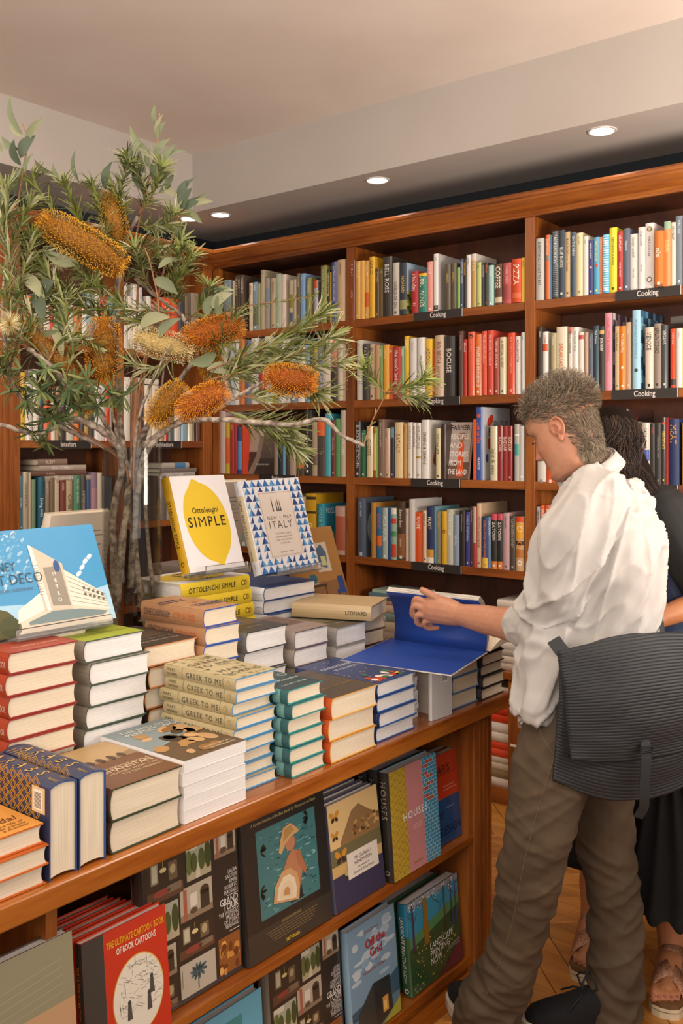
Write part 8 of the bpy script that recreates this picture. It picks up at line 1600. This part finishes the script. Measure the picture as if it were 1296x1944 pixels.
for li, (h_, k_, a_) in enumerate(legs):
    wparts.append(tubev([h_, h_.lerp(k_, .5), k_, k_.lerp(a_, .35), k_.lerp(a_, .75), a_], [.085, .07, .052, .056, .040, .034]))
    ff = [Vector((.10, -1, 0)).normalized(), Vector((-.10, -1, 0)).normalized()][li]; ff = (-FW*.90-RT*.42).normalized() if li == 0 else (-FW*.93-RT*.36).normalized(); ss = Vector((-ff.y, ff.x, 0)); b_ = Vector((a_.x, a_.y, 0))
    wparts.append(tubev([a_, b_+UP*.085+ff*.03, b_+UP*.066+ff*.08, b_+UP*.052+ff*.135], [.036, .034, .034, .026], 14, 5, flat=.8, fdir=UP)); wparts.append(tubev([a_, b_+UP*.062-ff*.025], [.034, .030], 12))
    for k in range(5):
        off = (-.032+.0155*k)*(1 if li == 0 else -1); ln = (.060, .056, .050, .044, .036)[k]; rr = (.0125, .0095, .009, .0085, .008)[k]; b1 = b_+ff*.125+ss*off+UP*.050; wparts.append(tubev([b1, b1+ff*ln*.6+UP*.003, b1+ff*ln-UP*.007], [rr, rr, rr*.9], 8, 4)); toes.append((b1+ff*(ln+.004)+UP*(.003), rr))
    toes.append((b_, ff, ss, li))
def wskin(p): return mix3(lin('#b87c54'), lin('#a0603c'), .3*(NZ(p*20)*.5+.5))
fuse('body', wparts, .0036, M['skin'], wom, WO, 2, None, wskin)
# hair: straight dark lengths falling over head, neck and back
roots = []; q = random.Random(15)
HT = [(1152, 798, 2.86), (1190, 850, 2.83), (1235, 930, 2.80), (1280, 1010, 2.79)]
while len(roots) < 4200:
    z = -.02+.138*q.random()**.7; th = q.uniform(-PI, PI); x, y, z = surf(th, z)
    if x > .05 and z < .07: continue
    nrm_ = Vector((x, y, max(0, z))).normalized(); p = ww_(x, y, z); pts = [p+WM@nrm_*.004]; e_ = q.uniform(0, 1); drop = q.uniform(.7, 1.0)
    w1 = J(1178+q.uniform(-38, 38), 880, 2.74+.05*q.random()); w2 = J(1224+q.uniform(-38, 36), 950, 2.73+.05*q.random()); w3 = J(1258+q.uniform(-34, 34), 1010+q.uniform(-20, 25), 2.72+.06*q.random()); w4 = J(1275+q.gauss(6, 22), 1085+q.uniform(-40, 60), 2.70+.06*q.random())
    o1 = p+WM@(nrm_*.012)-WM@Vector((1, 0, 0))*.03
    pts = smooth_pts([p, o1.lerp(w1, .35), w1, w2, w3] + ([w4] if q.random() < .35 else []), 3); roots.append((pts, .0013))
hh = strands('hair', roots, wom, WO, ['#2a1c16', '#1e1612', '#38261c', '#241a18', '#4a3022'], q); hh['kind'] = 'stuff'
fuse('hair_cap', [ellips(ww_(-.012, 0, .030), .102, .082, .094, WM, 18), tubev([J(1168, 845, 2.83), J(1190, 890, 2.82), J(1226, 950, 2.80), J(1258, 1010, 2.785), J(1272, 1050, 2.78)], [.074, .064, .052, .036, .016], 16, 5)], .006, plain('dark_hair_base', '#1a120e', .95, spec=.1), wom, WO, 1)
m_nv = cloth('navy_satin', '#1c2c4c', 900, .45, .2); m_bk = cloth('sheer_black', '#0f1012', 900, .7, .0); m_sk = cloth('black_crepe', '#060607', 900, .95, 0)
fuse('top', [ringbody([(J(1224, 940, 2.88), Fw*.07, Lw*.08), (J(1236, 962, 2.88), Fw*.10, Lw*.15), (J(1248, 1000, 2.88), Fw*.125, Lw*.185), (J(1256, 1090, 2.88), Fw*.14, Lw*.175), (J(1266, 1180, 2.88), Fw*.135, Lw*.165), (J(1275, 1260, 2.88), Fw*.15, Lw*.18), (J(1280, 1330, 2.88), Fw*.16, Lw*.19)])], .007, m_nv, wom, WO, 3, lambda p, n: p+n*(.007*ridge(p, 9, UP, .85)+.003*NZ(p*20)))
fuse('sleeve', [tubev([J(1262, 975, 2.76), J(1300, 1040, 2.70), J(1330, 1105, 2.70)], [.076, .070, .060], 18, 6)], .006, m_bk, wom, WO, 2, lambda p, n: p+n*(.006*ridge(p, 14, (weL-wsL).normalized(), .8)))
sk_rings = []
for y, t, r1, r2, xo in ((1310, 2.88, .15, .18, 0), (1400, 2.87, .17, .21, 0), (1500, 2.86, .19, .23, 3), (1600, 2.84, .205, .245, 6), (1665, 2.83, .215, .25, 8), (1690, 2.82, .218, .252, 8)): sk_rings.append((J(1286+xo, y, t), Fw*r1, Lw*r2))
fuse('skirt', [ringbody(sk_rings, 40)], .008, m_sk, wom, WO, 2, lambda p, n: p+n*(.014*math.sin(math.atan2((p-WO).dot(Fw), (p-WO).dot(Lw))*11+NZ(p*3)*2)*max(0, min(1, (1.0-p.z)/.5))+.004*NZ(p*12)))
patch('skirt_hem', [(1100, 1490, 2.90), (1170, 1480, 2.93), (1165, 1668, 2.93), (1060, 1640, 2.88)], 24, 14, .02, 1, .0, wom, WO, m_sk, .003)
# sandals
m_gl, nt, b2, N, L = newmat('rose_gold_glitter'); vv = N.new('ShaderNodeTexVoronoi'); vv.inputs['Scale'].default_value = 420; tc = N.new('ShaderNodeTexCoord'); L.new(tc.outputs['Object'], vv.inputs['Vector']); rr = ramp(N, [(.0, '#7c5038'), (.5, '#a87458'), (1, '#d8b090')]); L.new(vv.outputs['Color'], rr.inputs[0]); L.new(rr.outputs[0], b2.inputs['Base Color']); b2.inputs['Roughness'].default_value = .35; b2.inputs['Metallic'].default_value = .35; add_bump(nt, b2, vv.outputs['Distance'], .5, .002)
m_so = plain('tan_footbed', '#6c4c2c', .6); m_ws = plain('white_sole_line', '#d8c8a8', .5)
m_nail = plain('toenail', '#b4685c', .25)
nl = MB()
for it in toes:
    if len(it) == 4:
        b_, ff, ss, li = it; prof_ = [(-.055, .012), (-.050, .028), (-.02, .034), (.05, .036), (.11, .046), (.16, .047), (.188, .036), (.198, .014)]; loop = prof_+[(x, -w_) for x, w_ in prof_[::-1]]; n = len(loop)
        for nm, z0, z1, e, mt in (('sandal_sole', .0, .016, 1.0, m_ws), ('sandal_midsole', .0155, .020, .97, m_so), ('sandal_welt', .0195, .026, 1.0, m_ws), ('footbed', .0255, .040, .98, m_so)):
            v = [b_+ff*(x*e)+ss*(w_*e)+UP*z_-WO for z_ in (z0, z1) for x, w_ in loop]; f = [tuple(range(n))[::-1], tuple(range(n, 2*n))]+[(i, (i+1) % n, n+(i+1) % n, n+i) for i in range(n)]; mk(nm, v, f, mt, wom)
        for sgn in (1, -1):   # crossed straps over the instep
            v = []; f = []; nn_ = 16
            for i in range(nn_+1):
                a = PI*i/nn_; x = .092+sgn*.030*math.cos(a)*1.0; hgt = .034+.050*math.sin(a)**.8*(1 if True else 0)-(.10*(x-.09)); w_ = .043*math.cos(a)
                for dx in (-.030, .030): v.append(b_+ff*(x+dx)+ss*w_+UP*(hgt-dx*.35+(.001 if sgn > 0 else .004))-WO)
            for i in range(nn_): f.append((2*i, 2*i+1, 2*i+3, 2*i+2))
            o = mk('sandal_strap', v, f, m_gl, wom, None, True); s_ = o.modifiers.new('s', 'SOLIDIFY'); s_.thickness = .003
        v = []; f = []
        for i in range(17):
            a = PI*i/16; 
            for dx, dz in ((-.020, .045), (.030, .0)): v.append(b_+ff*(.030+dx)+ss*(.038*math.cos(a))+UP*(.036+(.052+dz)*math.sin(a)**.7)-WO)
        for i in range(16): f.append((2*i, 2*i+1, 2*i+3, 2*i+2))
        o = mk('sandal_strap', v, f, m_gl, wom, None, True); s_ = o.modifiers.new('s', 'SOLIDIFY'); s_.thickness = .003
    else:
        p, rr_ = it; vv_, ff_ = ellips(p-WO, rr_*.55, rr_*.55, rr_*.25, None, 6); n0 = len(nl.v); nl.v += [tuple(x) for x in vv_]; nl.f += [tuple(n0+i for i in g) for g in ff_]; nl.c += [None]*len(ff_)
o = nl.build('toenails', m_nail, wom, True); o['kind'] = 'stuff'
HIDDEN = set([0,6,16,17,18,22,23,28,37,42,59,60,72,100,121,133,138,141,155,157,158,163,165,167,168,169,170,171,172,173,174,176,178,185,186,188,189,190,191,193,194,197,198,199,200,201,203,204,205,206,207,208,209,210,211,212,213,217,224,225,226,227,228,229,238,239,240,241,242,243,244,245,246,250,251,253,254,255,256,257,258,259,260,261,262,264,265,268,270,271,272,273,274,275,276,277,278,279,280,281,282,283,284,285,286,287,288,289,290,291,292,293,294,295,297,299,300,301,302,303,304,305,306,309,314,321,333,334,335,336,337,338,339,340,341,342,343,344,345,347,348,349,350,351,352,353,354,355,356,357,358,359,360,361,362,363,364,365,366,367,368,369,370,371,372,373,374,375,376,379,380,381,382,383,384,385,386,387,388,389,390,391,392,427,428,429,430,431,432,433,434,435,436,437,440,441,449,450,451,452,458,459,465,466,471,472,473,474,475,479,480,481,484,485,486,489,490,493,494,495,497,498,499,500,501,504,505,506,507,508,509,513,514,515,516,517,526,527,528,529,530,531,532,533,535,536,537,538,539,540,541,543,544,545,546,547,548,549,561,564,566])
finish_labels()
# ---- the 300-odd books that show largest stay objects; the rest of the piles is joined as one
def join_rest(objs, name, label):
    bpy.context.view_layer.update()
    vs, fs, cs, ms = [], [], [], []; mats = [M['print'], M['gloss'], M['pages'], M['pages_w'], M['leafc']]; idx = {m.name: i for i, m in enumerate(mats)}
    for o in objs:
        for q in [o]+list(o.children):
            if q.type != 'MESH': continue
            me = q.data; mw_ = q.matrix_world; n0 = len(vs); vs += [tuple(mw_@v.co) for v in me.vertices]; mi = idx.get(me.materials[0].name, 0) if me.materials else 0; ca = me.color_attributes.get('Col')
            for p in me.polygons:
                fs.append(tuple(n0+i for i in p.vertices)); ms.append(mi); cs.append(tuple(ca.data[p.loop_start].color)[:3] if ca else (.8, .78, .72))
    o = mk(name, vs, fs, None, None, cs)
    for m in mats: o.data.materials.append(m)
    o.data.polygons.foreach_set('material_index', ms); tag(o, label, 'books', kind='stuff')
    for q in objs:
        for c in list(q.children): bpy.data.objects.remove(c)
        bpy.data.objects.remove(q)
_rest = [o for o in COL.objects if o.get('_i') in HIDDEN]
if _rest: join_rest(_rest, 'remaining_books', 'barely visible books deeper in the shelves and at the bottom of the piles')
for o in COL.objects:
    if '_i' in o.keys(): del o['_i']
for o in COL.objects:
    l_ = o.get('label')
    if l_ and len(l_.split()) > 16: print('LONG', o.name, l_)
